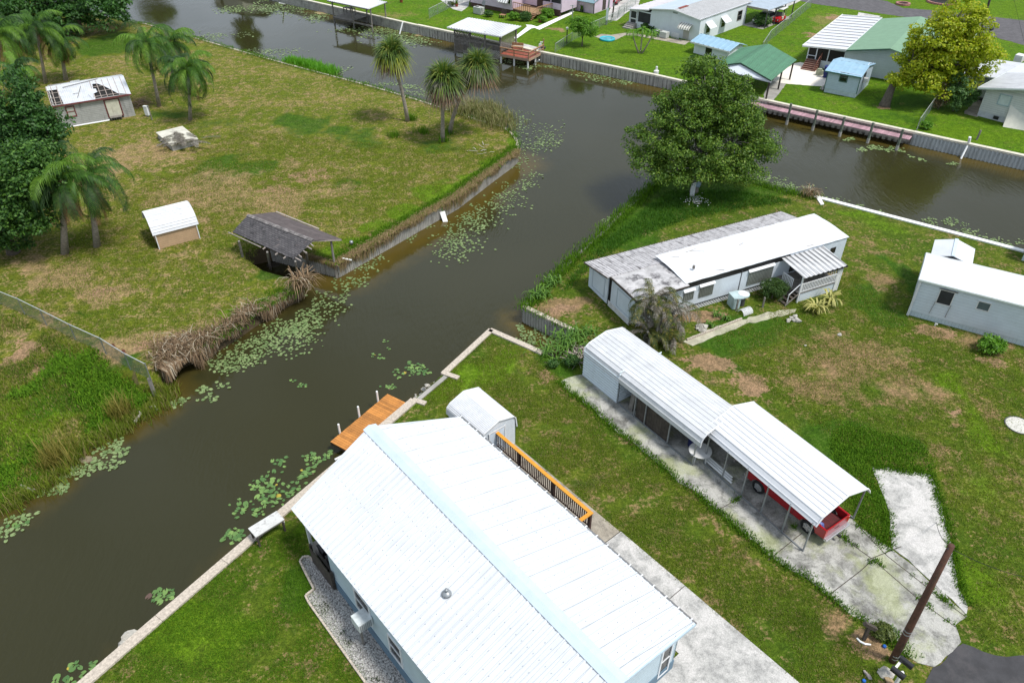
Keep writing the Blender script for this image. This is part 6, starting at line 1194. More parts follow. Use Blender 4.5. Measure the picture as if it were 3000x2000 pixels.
MB().box(7.1,7.5,.6,2.6,3.36,3.44).build('rust_patch', M('rust_patch_paint', (.22,.05,.035), .7, .2, 3.), rr)
b = MB().bar((3.3,-.33,2.82),(7.15,-.33,3.34), .05, .13).bar((7.15,-.33,3.34),(WL+.15,-.33,2.76), .05, .13).bar((-.2,-.3,2.22),(3.3,-.3,2.66), .05, .14); b.build('rake_trim', offwhite, wm2)
d = MB().box(8.78,9.66,-.03,0,.0,1.42).build('door', M('grey_door', (.42,.41,.37), .6, .08, 3.), wm2); 
aw2 = M('brown_striped_awning', (.68,.66,.6), .5, .04, 2., lines=('x', .36, .28, .9))
b = MB(); q = [(-.02,1.98),(-.45,1.86),(-.8,1.6),(-.9,1.4)]
for (ya, za), (yb, zb) in zip(q[:-1], q[1:]): b.hexa([(8.3,yb,zb-.03),(10.05,yb,zb-.03),(10.05,ya,za-.03),(8.3,ya,za-.03),(8.3,yb,zb),(10.05,yb,zb),(10.05,ya,za),(8.3,ya,za)])
b.build('door_awning', aw2, wm2); MB().box(6.85,7.55,-.03,0,2.85,3.02).build('gable_vent', steel, wm2)
for y0 in (1.6, 5.4):
    f = window(wm2.root, (WL,y0,.75), (0,1,0), 1.0, 1.25, (1,0,0), white, glass, .06, .05, 1); MB().hexa([(WL+.85,y0-.3,1.5),(WL+.85,y0+1.3,1.5),(WL,y0+1.3,2.1),(WL,y0-.3,2.1),(WL+.85,y0-.3,1.55),(WL+.85,y0+1.3,1.55),(WL,y0+1.3,2.2),(WL,y0-.3,2.2)]).build('window_awning', white, f)
window(wm2.root, (WL,9.6,.9), (0,1,0), 1.1, 1.2, (1,0,0), greywood, glass, .08, .05, 1)
b = MB()
for i in range(4): b.box(-.1+i*.02,1.35,-.3-i*.35,.0-i*.35,.0,.62-i*.15)
b.build('entry_step', M('grey_step', (.30,.28,.26), .85, .15, 3.), wm2)
b = MB().lattice((7.3,-.6,.02), (1,0,0), (0,0,1), 1.3, .7, .18, .04); b.build('lattice_screen', white, wm2)
a2 = Site('air_conditioner', 'long grey air conditioner unit in front of the far white house', 'air conditioner', z2(625,560), z2(760,595)); MB().box(0,1.7,0,.75,.05,.78).build('casing', M('pale_grey_ac', (.45,.46,.43), .6, .1, 3.), a2, bevel=.02); MB().box(.0,.6,-.012,.0,.15,.7).build('fan_grille', darksteel, a2); MB().disc((.45,.4,.787), .28, 16).build('top_grille', darksteel, a2)
cp = Site('carport', 'flat roofed carport attached to the far white house, car inside', 'carport', tuple(wm2.o+Vector((wm2.c*WL-wm2.s*12., wm2.s*WL+wm2.c*12., 0))), tuple(wm2.o+Vector((wm2.c*30-wm2.s*12., wm2.s*30+wm2.c*12., 0))))
MB().corr((3.2,-.2,2.36),(3.2,8.,2.36),(-1.2,8.,2.6),(-1.2,-.2,2.6), .38, .03, 'trap', .06).build('roof', M('blue_grey_ribbed_roof', (.40,.46,.52), .45, .08, 1.2), cp); MB().box(-1.2,3.2,-.26,-.2,2.25,2.5).build('eave_beam', M('brown_eave', (.28,.25,.2), .7, .1, 3.), cp)
for x, y in ((3.05,0),(3.05,2.6),(3.05,5.2),(3.05,7.8)): MB().box(x-.06,x+.06,y-.06,y+.06,0,2.35).build('post', darksteel, cp)
MB().box(.05,3.1,-.6,8,.0,.03).build('slab', concrete, cp)
def smallcar(s, m, L=4.3, W=1.75, open_=False):
    pts = [(0,.35),(.02,.62),(.15,.78),(1.2,.92),(1.75,1.38),(3.0,1.42),(3.9,1.0),(L,.92),(L,.35)]
    MB().wallpoly([(x,0,z) for x, z in [(0,.3),(0,.66),(.2,.80),(1.2,.92),(3.75,.98),(L,.93),(L,.3)]][::-1], (0,W,0)).build('body', m, s, bevel=.05)
    cb_ = MB().hexa([(1.1,.08,.9),(3.8,.08,.95),(3.8,W-.08,.95),(1.1,W-.08,.9),(1.75,.22,1.42),(3.1,.22,1.45),(3.1,W-.22,1.45),(1.75,W-.22,1.42)]).build('cabin', glass, s, bevel=.03)
    MB().hexa([(1.74,.21,1.42),(3.12,.21,1.45),(3.12,W-.21,1.45),(1.74,W-.21,1.42),(1.85,.3,1.47),(3.,.3,1.49),(3.,W-.3,1.49),(1.85,W-.3,1.47)]).build('roof', m, cb_)
    for cx in (.8, L-.85):
        for y in (-.02, W-.18): w_ = MB().tube([(cx,y,.32),(cx,y+.2,.32)], .32, 16).build('wheel', black, s); MB().tube([(cx,y-.01,.32),(cx,y+.21,.32)], .18, 12).build('rim', steel, w_)
    for y in (.1, W-.45): MB().box(-.02,.1,y,y+.35,.58,.74).build('headlight', white, s)
sc1 = Site('parked_car', 'dark car with a pale bonnet parked nose out under the far carport', 'car', tuple(cp.o+Vector((cp.c*2.6-cp.s*.3, cp.s*2.6+cp.c*.3, .03))), tuple(cp.o+Vector((cp.c*2.6-cp.s*5.0, cp.s*2.6+cp.c*5., .03)))); smallcar(sc1, M('silver_grey_paint', (.16,.17,.17), .3, .05, 2.))
q = P(2153,69); wheelie(Site('wheeled_bin', 'blue wheeled bin at the corner of the far carport', 'bin', tuple(q), (q.x+.8,q.y-.6,0)), M('blue_bin', (.012,.035,.16), .5, .1, 3.), None, 1.35)
q = P(2132,70); tag(MB().lathe((q.x,q.y,0), [(.22,0),(.27,.5),(.25,.5),(.2,.05)], 14).build('white_bucket', white), 'white bucket beside the blue bin at the far carport', 'bucket')
q = P(2148,50); pe = None
# golf cart
gc = Site('golf_cart', 'red golf cart with a white canopy parked by the far fence', 'golf cart', z4(160,385), z4(330,290)); red2 = M('golf_cart_red', (.42,.012,.02), .35, .05, 2.)
MB().hexa([(0,0,.3),(.9,0,.3),(.9,1.2,.3),(0,1.2,.3),(.08,.05,.75),(.9,.05,.95),(.9,1.15,.95),(.08,1.15,.75)]).box(.9,2.3,.05,1.15,.28,.42).hexa([(1.9,0,.3),(2.6,0,.35),(2.6,1.2,.35),(1.9,1.2,.3),(1.9,.05,.8),(2.55,.05,.75),(2.55,1.15,.75),(1.9,1.15,.8)]).build('body', red2, gc, bevel=.03)
MB().box(1.35,1.9,.1,1.1,.42,.75).box(1.85,2.0,.1,1.1,.75,1.15).build('seat', M('cream_seat', (.6,.57,.48), .6, .1, 3.), gc); MB().box(.55,2.5,-.05,1.25,1.82,1.92).build('canopy', offwhite, gc, bevel=.03)
for x, y in ((.85,.05),(.85,1.15),(2.4,.05),(2.4,1.15)): MB().bar((x,y,.7),(x*.9+.15,y,1.83), .05).build('canopy_post', steel, gc)
MB().hexa([(.78,.08,.95),(.80,.08,.95),(.80,1.12,.95),(.78,1.12,.95),(.83,.08,1.5),(.85,.08,1.5),(.85,1.12,1.5),(.83,1.12,1.5)]).build('windscreen', M('smoky_screen', (.12,.13,.13), .2, .1, 3.), gc)
for x in (.45,2.15):
    for y in (-.05,1.05): MB().tube([(x,y,.23),(x,y+.2,.23)], .23, 14).build('wheel', black, gc)
for y in (.18,.9): MB().box(-.02,.05,y,y+.15,.5,.62).build('headlight', white, gc)
# red car at the top
rc = Site('parked_car', 'red car partly out of frame in the side street by the white house', 'car', tuple(P(1806,18)), tuple(P(1838,-12))); smallcar(rc, M('dark_red_paint', (.30,.015,.025), .3, .05, 2.))
# pool, small shed with blue roof
q = P(1779,121-4); pl2 = Site('paddling_pool', 'round turquoise paddling pool on the far patio', 'pool', tuple(q), (q.x+1,q.y,0)); MB().lathe((0,0,0), [(.98,0),(1.02,.12),(1.0,.24),(.93,.24),(.9,.05),(.02,.04)], 24).build('pool_wall', M('turquoise_plastic', (.02,.42,.50), .4, .08, 3.), pl2, True); MB().disc((0,0,.17), .92, 24).build('pool_water', M('pool_water_blue', (.05,.30,.36), .1, .1, 3.), pl2)
bs = Site('blue_roofed_shed', 'white shed with a light blue metal roof behind the big tree', 'shed', (2031,155), (2130,182)); BL = bs.L
MB().box(0,BL,0,.1,0,1.45).box(BL-.1,BL,.1,3.,0,1.5).wallpoly([(BL-.1,0,1.45),(BL-.1,3.,1.45),(BL-.1,1.5,1.9)], (.1,0,0)).box(0,.1,.1,3,0,1.45).build('wall', wsid, bs)
bluer = M('light_blue_metal_roof', (.26,.42,.54), .42, .06, 1.2, streak=.2, scol=(.5,.6,.68), sscale=(.6,1.5,1.)); MB().corr((-.4,-.4,1.38),(BL+.35,-.4,1.38),(BL+.35,1.55,1.95),(-.4,1.55,1.95), .72, .035, 'rib', .05).build('roof', bluer, bs); MB().corr((BL+.35,1.55,1.95),(BL+.35,1.55,1.95+.001),(BL+.35,3.4,1.4),(BL+.35,3.4,1.4), .7, .0) ; MB().corr((BL+.35,3.4,1.40),(-.4,3.4,1.40),(-.4,1.55,1.95),(BL+.35,1.55,1.95), .72, .035, 'rib', .05).build('roof_slope', bluer, bs); MB().box(-.4,BL+.35,-.45,-.39,1.2,1.37).build('fascia', offwhite, bs)
window(bs.root, (1.78,0,.3), (1,0,0), .85, .72, (0,-1,0), darksteel, glass, .05, .04, 0)
# green roofed boat shelter
gs = Site('green_roofed_shelter', 'open shelter with a green ribbed metal roof at the far bank', 'shelter', z4(95,1450), z4(260,1280)); greenr = M('green_metal_roof', (.085,.22,.125), .45, .08, 1.2, lines=('x', .34, .15, .45))
ER0, ER1, RG0, RG1, EL0 = [gs.loc(P(*p, z_)) for p, z_ in ((z4(45,1240),2.2),(z4(440,920),2.2),(z2(1930,970),2.95),(z4(10,675),2.95),(z2(1510,1020),2.25))]
EL1 = EL0+(ER1-ER0)
MB().corr(ER0, ER1, RG1, RG0, .34, .03, 'rib', .05).build('roof', greenr, gs); MB().corr(EL1, EL0, RG0, RG1, .34, .03, 'rib', .05).build('roof_slope', greenr, gs)
dl = (RG1-RG0).normalized(); g0 = [ER0+dl*.15, RG0+dl*.15, EL0+dl*.15]; MB().wallpoly([g0[0]-Vector((0,0,.08)), g0[1]-Vector((0,0,.08)), g0[2]-Vector((0,0,.08)), g0[2]-Vector((0,0,.25)), g0[0]-Vector((0,0,.25))], dl*.08).build('gable_panel', wsid, gs)
b = MB().bar(RG0, ER0, .06, .12).bar(RG0, EL0, .06, .12); b.build('gable_trim', M('dark_green_trim', (.03,.08,.05), .5, .1, 3.), gs)
for f_ in (.04,.5,.96):
    for A, B in ((ER0, ER1), (EL0, EL1)):
        p = A.lerp(B, f_); p = p+(RG0-ER0 if A is ER0 else RG0-EL0)*.06; MB().box(p.x-.08,p.x+.08,p.y-.08,p.y+.08,0,p.z-.02).build('post', darkwood, gs)
MB().box(1.,1.8,3.0,3.8,0,1.0).build('workbench', darkwood, gs)
# white and green roofed house with sunroom
sr = Site('sunroom_house', 'house with a white ribbed sunroom roof beside a green roof slope', 'house', z4(560,1000), z4(1120,1100)); SL = sr.L
b = MB().box(0,SL,0,.1,0,.85).box(0,SL,0,.1,2.2,2.35)
for x in (0,.98,2.35,SL-.12): b.box(x,x+.12,0,.1,.85,2.3)
b.box(0,1.,0,.08,1.18,1.26).box(0,.12,.1,14,0,2.2).box(SL,SL+8.8,.05,.2,0,2.5); b.wallpoly([(SL,.05,2.5),(SL+8.8,.05,2.5),(SL+4.6,.05,3.4)], (0,.1,0)); b.build('wall', M('white_house_wall', (.62,.68,.74), .6, .05, 1., lines=('z', .25, .06, .2)), sr)
MB().box(.1,SL-.1,.06,.08,.85,2.25).build('screen', dark, sr)
wrib = M('white_insulated_roof', (.62,.63,.65), .4, .04, 1.2, lines=('y', 1.4, .05, .2), streak=.12, scol=(.5,.5,.5))
MB().hexa([(-.55,-.6,2.24),(SL+.1,-.6,2.58),(SL+.1,16.6,2.58),(-.55,16.6,2.24),(-.55,-.6,2.34),(SL+.1,-.6,2.68),(SL+.1,16.6,2.68),(-.55,16.6,2.34)]).build('sunroom_roof', wrib, sr)
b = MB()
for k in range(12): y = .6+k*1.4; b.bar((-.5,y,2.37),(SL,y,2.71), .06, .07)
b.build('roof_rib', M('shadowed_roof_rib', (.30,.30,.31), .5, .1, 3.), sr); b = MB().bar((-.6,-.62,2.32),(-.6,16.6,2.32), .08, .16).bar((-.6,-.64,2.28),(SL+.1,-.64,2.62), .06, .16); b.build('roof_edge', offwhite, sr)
MB().hexa([(SL+.1,-.75,2.55),(SL+4.6,-.75,3.45),(SL+4.6,16.,3.45),(SL+.1,16.,2.55),(SL+.1,-.75,2.67),(SL+4.6,-.75,3.57),(SL+4.6,16,3.57),(SL+.1,16.,2.67)]).hexa([(SL+4.6,-.75,3.45),(SL+9.,-.75,2.6),(SL+9.,16,2.6),(SL+4.6,16,3.45),(SL+4.6,-.75,3.57),(SL+9.,-.75,2.72),(SL+9,16,2.72),(SL+4.6,16,3.57)]).build('green_roof', M('green_shingle_roof', (.17,.29,.19), .8, .06, 1.2, lines=('y', .3, .08, .15)), sr)
MB().bar((SL+.12,-.78,2.58),(SL+4.6,-.78,3.48), .05, .10).build('rake_trim', M('dark_green_rake', (.03,.09,.06), .5, .1, 3.), sr)
b = MB(); brst = M('red_brown_stairs', (.16,.06,.04), .7, .15, 3.)
for i in range(6): b.box(.1,1.75,-.35-i*.30,-.02-i*.30,.0,.86-i*.145)
st_ = b.build('stairs', brst, sr); MB().bar((1.72,-.1,1.75),(1.72,-1.8,1.0), .08, .06).bar((1.72,-1.8,0),(1.72,-1.8,1.0), .1).bar((1.72,-.1,.5),(1.72,-.1,1.75), .08).build('stair_rail', brst, st_); b = MB()
for i in range(6): b.box(.1,1.75,-.37-i*.30,-.31-i*.30,.84-i*.145,.875-i*.145)
b.build('stair_nosing', M('worn_nosing', (.34,.25,.2), .7, .15, 3.), st_)
q = P(*z4(870,1190)); wheelie(Site('wheeled_bin', 'dark blue bin between the brown stairs and the blue shed', 'bin', tuple(q), (q.x+.9,q.y-.5,0)), M('navy_bin', (.01,.02,.13), .5, .1, 3.), None, 1.25)
q = P(*z4(790,1155)); tag(MB().box(q.x-.4,q.x+.3,q.y-.2,q.y+.3,0,.55).box(q.x-.35,q.x+.1,q.y-.15,q.y+.2,.56,.75).build('block_stack', M('greenish_block', (.30,.32,.22), .9, .15, 4.)), 'stack of pale concrete blocks beside the brown stairs', 'blocks')
rocks('white_stones', [P(*z4(x_, y_), .08) for x_, y_ in ((820,1350),(835,1370),(850,1335),(808,1362))], .22, palerock, 'little heap of white stones at the corner of the blue shed', 'stones')
bsh = Site('blue_clapboard_shed', 'pale blue clapboard shed with a blue metal roof by the yellow tree', 'shed', z4(850,1410), z4(1330,1505)); KL = bsh.L
bclap = M('pale_blue_clapboard', (.46,.55,.66), .65, .05, 2., lines=('z', .17, .1, .3), spots=.2, spcol=(.5,.55,.5), spsc=1.)
MB().box(0,KL,0,.1,.45,2.42).box(KL-.1,KL,.1,5.3,.45,2.42).wallpoly([(KL-.1,0,2.4),(KL-.1,5.3,2.4),(KL-.1,3.,3.0)], (.1,0,0)).box(0,.1,.1,5.3,.45,2.42).build('wall', bclap, bsh); MB().box(.02,KL-.02,.02,.08,0,.45).box(KL-.08,KL-.02,.08,5.3,0,.45).build('foundation', M('pale_blue_foundation', (.44,.52,.55), .85, .1, 3.), bsh)
MB().corr((-.35,-.28,2.32),(KL+.15,-.28,2.32),(KL+.15,2.4,2.88),(-.35,2.4,2.88), .8, .02, 'rib', .06).build('roof', bluer, bsh); MB().corr((KL+.15,5.6,2.32),(-.35,5.6,2.32),(-.35,2.4,2.88),(KL+.15,2.4,2.88), .8, .02, 'rib', .06).build('roof_slope', bluer, bsh); b = MB().box(-.35,KL+.15,-.33,-.27,2.2,2.33).bar((KL+.03,-.02,.45),(KL+.03,-.02,2.3), .08).bar((-.03,-.02,.45),(-.03,-.02,2.3), .06); b.build('green_trim', M('shed_green_trim', (.06,.14,.12), .6, .1, 3.), bsh)
window(bsh.root, (1.3,0,1.45), (1,0,0), .78, .92, (0,-1,0), M('green_window_frame', (.06,.12,.10), .6, .1, 3.), glass, .1, .05, 1)
window(bsh.root, (KL,1.5,1.3), (0,1,0), .8, .9, (1,0,0), darksteel, glass, .08, .05, 1); MB().box(KL+.02,KL+.45,1.6,2.2,1.25,1.7).build('window_unit', offwhite, bsh)
# right grey house
def z5(x, y): return (2650+x/4.9, 80+y/4.9)
rh = Site('grey_clapboard_house', 'pale grey clapboard house with a streaked white roof at the upper right', 'house', (2861,339), (3000,376)); gcl = M('pale_grey_clapboard', (.55,.56,.56), .65, .05, 1.5, lines=('z', .2, .1, .35), spots=.2, spcol=(.35,.38,.42), spsc=.8)
b = MB().box(0,9,0,.1,.55,2.95).wallpoly([(0,0,2.9),(9,0,2.9),(4.5,0,3.9)], (0,.1,0)).box(0,.1,.1,8,.55,2.95).box(-3.0,0,5.,5.1,.3,2.75); b.build('wall', gcl, rh); MB().box(.02,9,.02,.08,0,.55).build('foundation', M('stained_grey_foundation', (.46,.48,.5), .85, .15, 2., spots=.6, spcol=(.22,.24,.27), spsc=1.), rh)
streakr = M('black_streaked_roof', (.50,.51,.53), .55, .08, 1.5, streak=1., scol=(.20,.19,.20), sscale=(.35,4.5,1.)); 
wr_, cl_ = M('bright_metal_roof', (.64,.65,.67), .4, .04, 1., lines=('y', .5, .08, .25)), None
MB().hexa([(-.55,-.75,2.80),(4.5,-.75,3.92),(4.5,6.2,3.92),(-.55,6.2,2.80),(-.55,-.75,2.92),(4.5,-.75,4.04),(4.5,6.2,4.04),(-.55,6.2,2.92)]).build('roof', streakr, rh); MB().hexa([(-.6,6.2,2.80),(4.5,6.2,3.92),(4.5,26,3.92),(-.6,26,2.80),(-.6,6.2,2.92),(4.5,6.2,4.04),(4.5,26,4.04),(-.6,26,2.92)]).build('rear_roof', wr_, rh)
MB().hexa([(-4.0,4.0,2.45),(-.5,4.0,2.72),(-.5,11.5,2.72),(-4.,11.5,2.45),(-4.,4.,2.56),(-.5,4.,2.84),(-.5,11.5,2.84),(-4.,11.5,2.56)]).build('side_roof', M('side_porch_roof', (.56,.57,.59), .45, .05, 1., lines=('x', .4, .05, .2), spots=.5, spcol=(.3,.3,.31), spsc=.5), rh)
b = MB().bar((-.58,-.8,2.82),(4.5,-.8,3.94), .06, .14).bar((-.6,-.78,2.85),(-.6,26,2.85), .06, .14).bar((-4.05,4.,2.5),(-4.05,11.5,2.5), .05, .12).bar((-4.,3.96,2.48),(-.6,3.96,2.76), .05, .12); b.build('eave_trim', M('pale_green_eave', (.62,.68,.64), .6, .06, 3.), rh)
f = window(rh.root, (1.4,0,1.6), (1,0,0), 1.05, 1.0, (0,-1,0), M('blue_grey_frame', (.33,.42,.45), .6, .08, 3.), M('closed_pale_shutter', (.52,.58,.58), .5, .08, 3.), .09, .06, 0)
MB().box(1.55,2.05,-.03,0,.12,.45).build('crawl_opening', black, rh)
d = MB().box(-1.7,-.8,4.95,5.0,.35,2.3).build('door', M('pale_door', (.55,.60,.60), .6, .06, 3.), rh); MB().box(-1.55,-.95,4.93,4.95,1.45,2.15).build('door_glass', glass, d); MB().box(-1.7,-.8,4.4,4.9,.15,.3).build('door_step', black, rh)
MB().bar((-3.9,4.3,0),(-3.9,4.3,2.5), .09).build('porch_post', greywood, rh); MB().box(-2.2,-1.4,13.,14.,2.4,3.1).build('roof_unit', offwhite, rh)
co = Site('cellar_hatch', 'white framed lean-to hatch with pale door in front of the grey house', 'hatch', z5(1410,1425), z5(1700,1475)); MB().hexa([(0,-.1,0),(2.4,-.1,0),(2.4,1.6,0),(0,1.6,0),(0,1.2,1.9),(2.4,1.2,1.9),(2.4,1.6,1.9),(0,1.6,1.9)]).build('hatch_body', M('cream_hatch', (.60,.58,.5), .6, .06, 3.), co); MB().hexa([(.35,-.02,.03),(2.2,-.02,.03),(2.2,.05,.03),(.35,.05,.03),(.35,1.06,1.7),(2.2,1.06,1.7),(2.2,1.13,1.7),(.35,1.13,1.7)]).build('hatch_door', M('pale_hatch_door', (.55,.60,.6), .5, .05, 3.), co)
q = P(2840,248-4); a3 = Site('air_conditioner', 'pale air conditioner with a black top fan beside the grey house', 'air conditioner', tuple(q), (q.x+1,q.y-.8,0)); MB().box(-.45,.45,-.4,.4,.05,.85).build('casing', offwhite, a3, bevel=.02); MB().disc((0,0,.857), .33, 16).build('top_fan', black, a3)
# fences, mailboxes, poles
for name, label, l, hh in (('chain_link_fence', 'chain link fence climbing from the green shelter to the street', [(2230,158),(2253,122),(2374,22)], 1.35), ('chain_link_fence', 'chain link fence between the yellow tree garden and the grey house', [(2684,385),(2737,310),(2812,187),(2862,112)], 1.3), ('chain_link_fence', 'low chain link fence between the covered dock and the pink house', [(1258,55),(1330,18),(1400,-15)], 1.3), ('chain_link_fence', 'low chain link fence behind the small citrus tree', [(1626,155),(1675,122),(1720,97),(1790,66),(1828,45)], 1.1), ('chain_link_fence', 'chain link fence by the red car in the side street', [(1812,47),(1835,34),(1862,14)], 1.2)):
    chainfence(name, label, P2(l), hh, 3., wirefar, True)
for (px, py), l in (((2872,112), 'black mailbox close to the chain link fence by the street'), ((2892,113), 'black mailbox standing alone at the street edge')):
    q = P(px, py); s_ = Site('mailbox', l, 'mailbox', tuple(q), (q.x+.8,q.y+.6,0), group='far mailboxes'); MB().box(-.05,.05,-.05,.05,0,1.0).build('post', greywood, s_); mailbox(s_, (-.1,0,1.0), (1,0,0), black, .17, .65).build('mailbox_body', black, s_)
def pole(name, label, base, top, hgt, m, r=.14):
    q = P(*base); t_ = PY(*top, q.y)-q; t_ = t_.normalized()*hgt; s_ = Site(name, label, 'utility pole', tuple(q), (q.x+1,q.y,0)); MB().tube([(0,0,-.2), t_], [r, r*.75], 10).build('pole', m, s_); return s_, t_
s_, t_ = pole('utility_pole', 'dark leaning utility pole at the street above the yellow tree', (2868,108), (2900,0), 11., darkwood, .16); MB().bar(t_*.93-Vector((1.1,0,0)), t_*.93+Vector((1.1,0,0)), .12).build('crossarm', darkwood, s_); MB().tube([t_*.9, Vector((3.5,-5.,0))], .015, 5).build('guy_wire', black, s_)
s_, t_ = pole('utility_pole', 'grey utility pole with a pale meter beside the far white house', (1776,73), (1785,0), 8., steel, .13); MB().box(-.15,.15,-.2,-.1,.6,2.2).build('meter_box', M('pale_blue_meter', (.45,.52,.55), .5, .05, 3.), s_)
s_, t_ = pole('utility_pole', 'thin dark utility pole beside the side street', (1794,52), (1800,0), 7.5, darkwood, .11); MB().box(-.12,.12,-.18,-.1,1.5,2.).build('pole_box', steel, s_)
q = P(1676,62); cpz = Site('clothes_pole', 'grey clothes line post on the lawn below the pink shed', 'post', tuple(q), (q.x+1,q.y,0)); MB().tube([(0,0,0),(.0,0,2.1)], .06, 8).build('post', steel, cpz); MB().tube([(-.4,0,2.),(.4,0,2.)], .04, 6).build('crossbar', steel, cpz)
q = P(1660,128); lp_ = Site('garden_lamp_post', 'dark post with a white lamp beside the small citrus tree', 'lamp', tuple(q), (q.x+1,q.y,0)); MB().tube([(0,0,0),(0,0,1.7)], .07, 8).build('post', darkwood, lp_); MB().lathe((0,0,1.7), [(.05,0),(.17,.08),(.17,.25),(.05,.33)], 12).build('lamp_shade', offwhite, lp_)
q = P(1922,218-2); tag(MB().lathe((q.x,q.y,0), [(.28,.0),(.30,.35),(.12,.45),(.12,.8),(.02,.85)], 12).build('garden_urn', offwhite), 'white ornament standing on the far seawall edge', 'ornament')
q = P(2861,410); pp = Site('grey_post', 'short grey post on the lawn in front of the grey house', 'post', tuple(q), (q.x+1,q.y,0)); MB().tube([(0,0,0),(.06,0,.95)], .09, 8).build('post', greywood, pp)
q = P(2838,420,.1); e = P(2815,466,WZ); tag(MB().tube([q, e], .09, 8).tube([q, P(2842,402,.75)], .13, 8).build('white_pipe', pvc), 'white pipe leaning over the ribbed sheet seawall at the right', 'pipe')
for (px, py), rr_, l in (((2758,8), 2.0, 'round pink brick planter ring beyond the street'), ((2645,14), .9, 'small brick ring around a plant beyond the street')):
    q = P(px, py); s_ = Site('planter_ring', l, 'planter', tuple(q), (q.x+1,q.y,0)); b = MB()
    for k in range(28): a_ = 2*pi*k/28; a2_ = 2*pi*(k+.9)/28; b.bar((rr_*cos(a_), rr_*sin(a_), .12), (rr_*cos(a2_), rr_*sin(a2_), .12), .28, .3)
    b.build('brick_ring', M('pink_brick', (.36,.17,.15), .85, .2, 3.) if 'pink_brick' not in bpy.data.materials else bpy.data.materials['pink_brick'], s_); MB().disc((0,0,.1), rr_*.93, 24).build('soil', dark, s_)
for (px, py), l in (((1725,28), 'terracotta pot in front of the pink shed'), ((1704,36), 'dark flower pot in front of the pink shed'), ((1582,66), 'terracotta pot at the foot of the pink house steps'), ((1176,8), 'red flower pot on the far left garden edge'), ((1338,20), 'red brown flower pot by the low chain link fence')):
    q = P(px, py); s_ = Site('flower_pot', l, 'flower pot', tuple(q), (q.x+1,q.y,0)); MB().lathe((0,0,0), [(.18,0),(.27,.4),(.29,.42),(.24,.42),(.2,.36)], 12).build('pot', M('pot'+str(px), (.25,.06,.03) if px != 1704 else (.03,.04,.03), .7, .1, 3.), s_); blades('plant', np.array([[0,0,.38]]*14), .5, .03, gGreen, lean=.7, per=4, jit=.08, parent=s_)
# reflections only: a house and its porch stand beyond the top left edge of the photograph
rfh = Site('bank_house', 'house beyond the upper canal seen as a reflection at the top left', 'house', tuple(P(612,-72)), tuple(P(770,-30))); MB().box(0,9,0,.1,0,2.7).box(8.9,9,.1,7,0,2.7).box(0,.1,.1,7,0,2.7).box(.1,8.9,6.9,7,0,2.7).build('wall', M('reflected_house_wall', (.55,.53,.46), .6, .05, 2.), rfh); MB().slab([(-.5,-.5,2.6),(9.5,-.5,2.6),(9.5,3.5,3.6),(-.5,3.5,3.6)], .08).slab([(-.5,3.5,3.6),(9.5,3.5,3.6),(9.5,7.5,2.6),(-.5,7.5,2.6)], .08).build('roof', greenr, rfh); MB().box(2.,3.,-.02,0,.2,2.1).build('door', darkwood, rfh)
# ================================================================ trees and plants
def leafcloud(centers, radii, per, size, flat=.75, up=.35, aspect=.5):
    """leaf quads spread through leaf clumps; returns verts, faces"""
    n = len(centers)*per; c = np.repeat(centers, per, 0); r = np.repeat(radii, per)
    d = rng.normal(size=(n, 3)); d /= np.linalg.norm(d, axis=1)[:,None]; d[:,2] = np.where(rng.random(n) < .3, -np.abs(d[:,2])*.6, np.abs(d[:,2]))*1.
    p = c+d*(r*rng.uniform(.25, 1., n)**.5)[:,None]*[1,1,flat]
    nrm = d*.55+rng.normal(0, .45, (n, 3))+[0,0,up]; nrm /= np.linalg.norm(nrm, axis=1)[:,None]
    a = np.cross(nrm, rng.normal(size=(n, 3))); a /= np.linalg.norm(a, axis=1)[:,None]; b = np.cross(nrm, a)
    s = size*rng.uniform(.6, 1.35, n)[:,None]
    v = np.stack([p-a*s*.5, p+b*s*aspect*.5+nrm*s*.06, p+a*s*.5, p-b*s*aspect*.5+nrm*s*.06], 1).reshape(-1, 3)
    return v, np.arange(n*4).reshape(-1, 4)
def lobed(lobes, clumps, rc):
    """clump centres in the outer part of a set of ellipsoids"""
    vol = np.array([l[3]*l[4]*l[5] for l in lobes])**.72; k = rng.choice(len(lobes), clumps, p=vol/vol.sum()); L = np.array(lobes)[k]
    d = rng.normal(size=(clumps, 3)); d /= np.linalg.norm(d, axis=1)[:,None]; r = rng.uniform(.12, 1., clumps)**.42
    return L[:,:3]+d*r[:,None]*L[:,3:6], rc*rng.uniform(.6, 1.4, clumps)
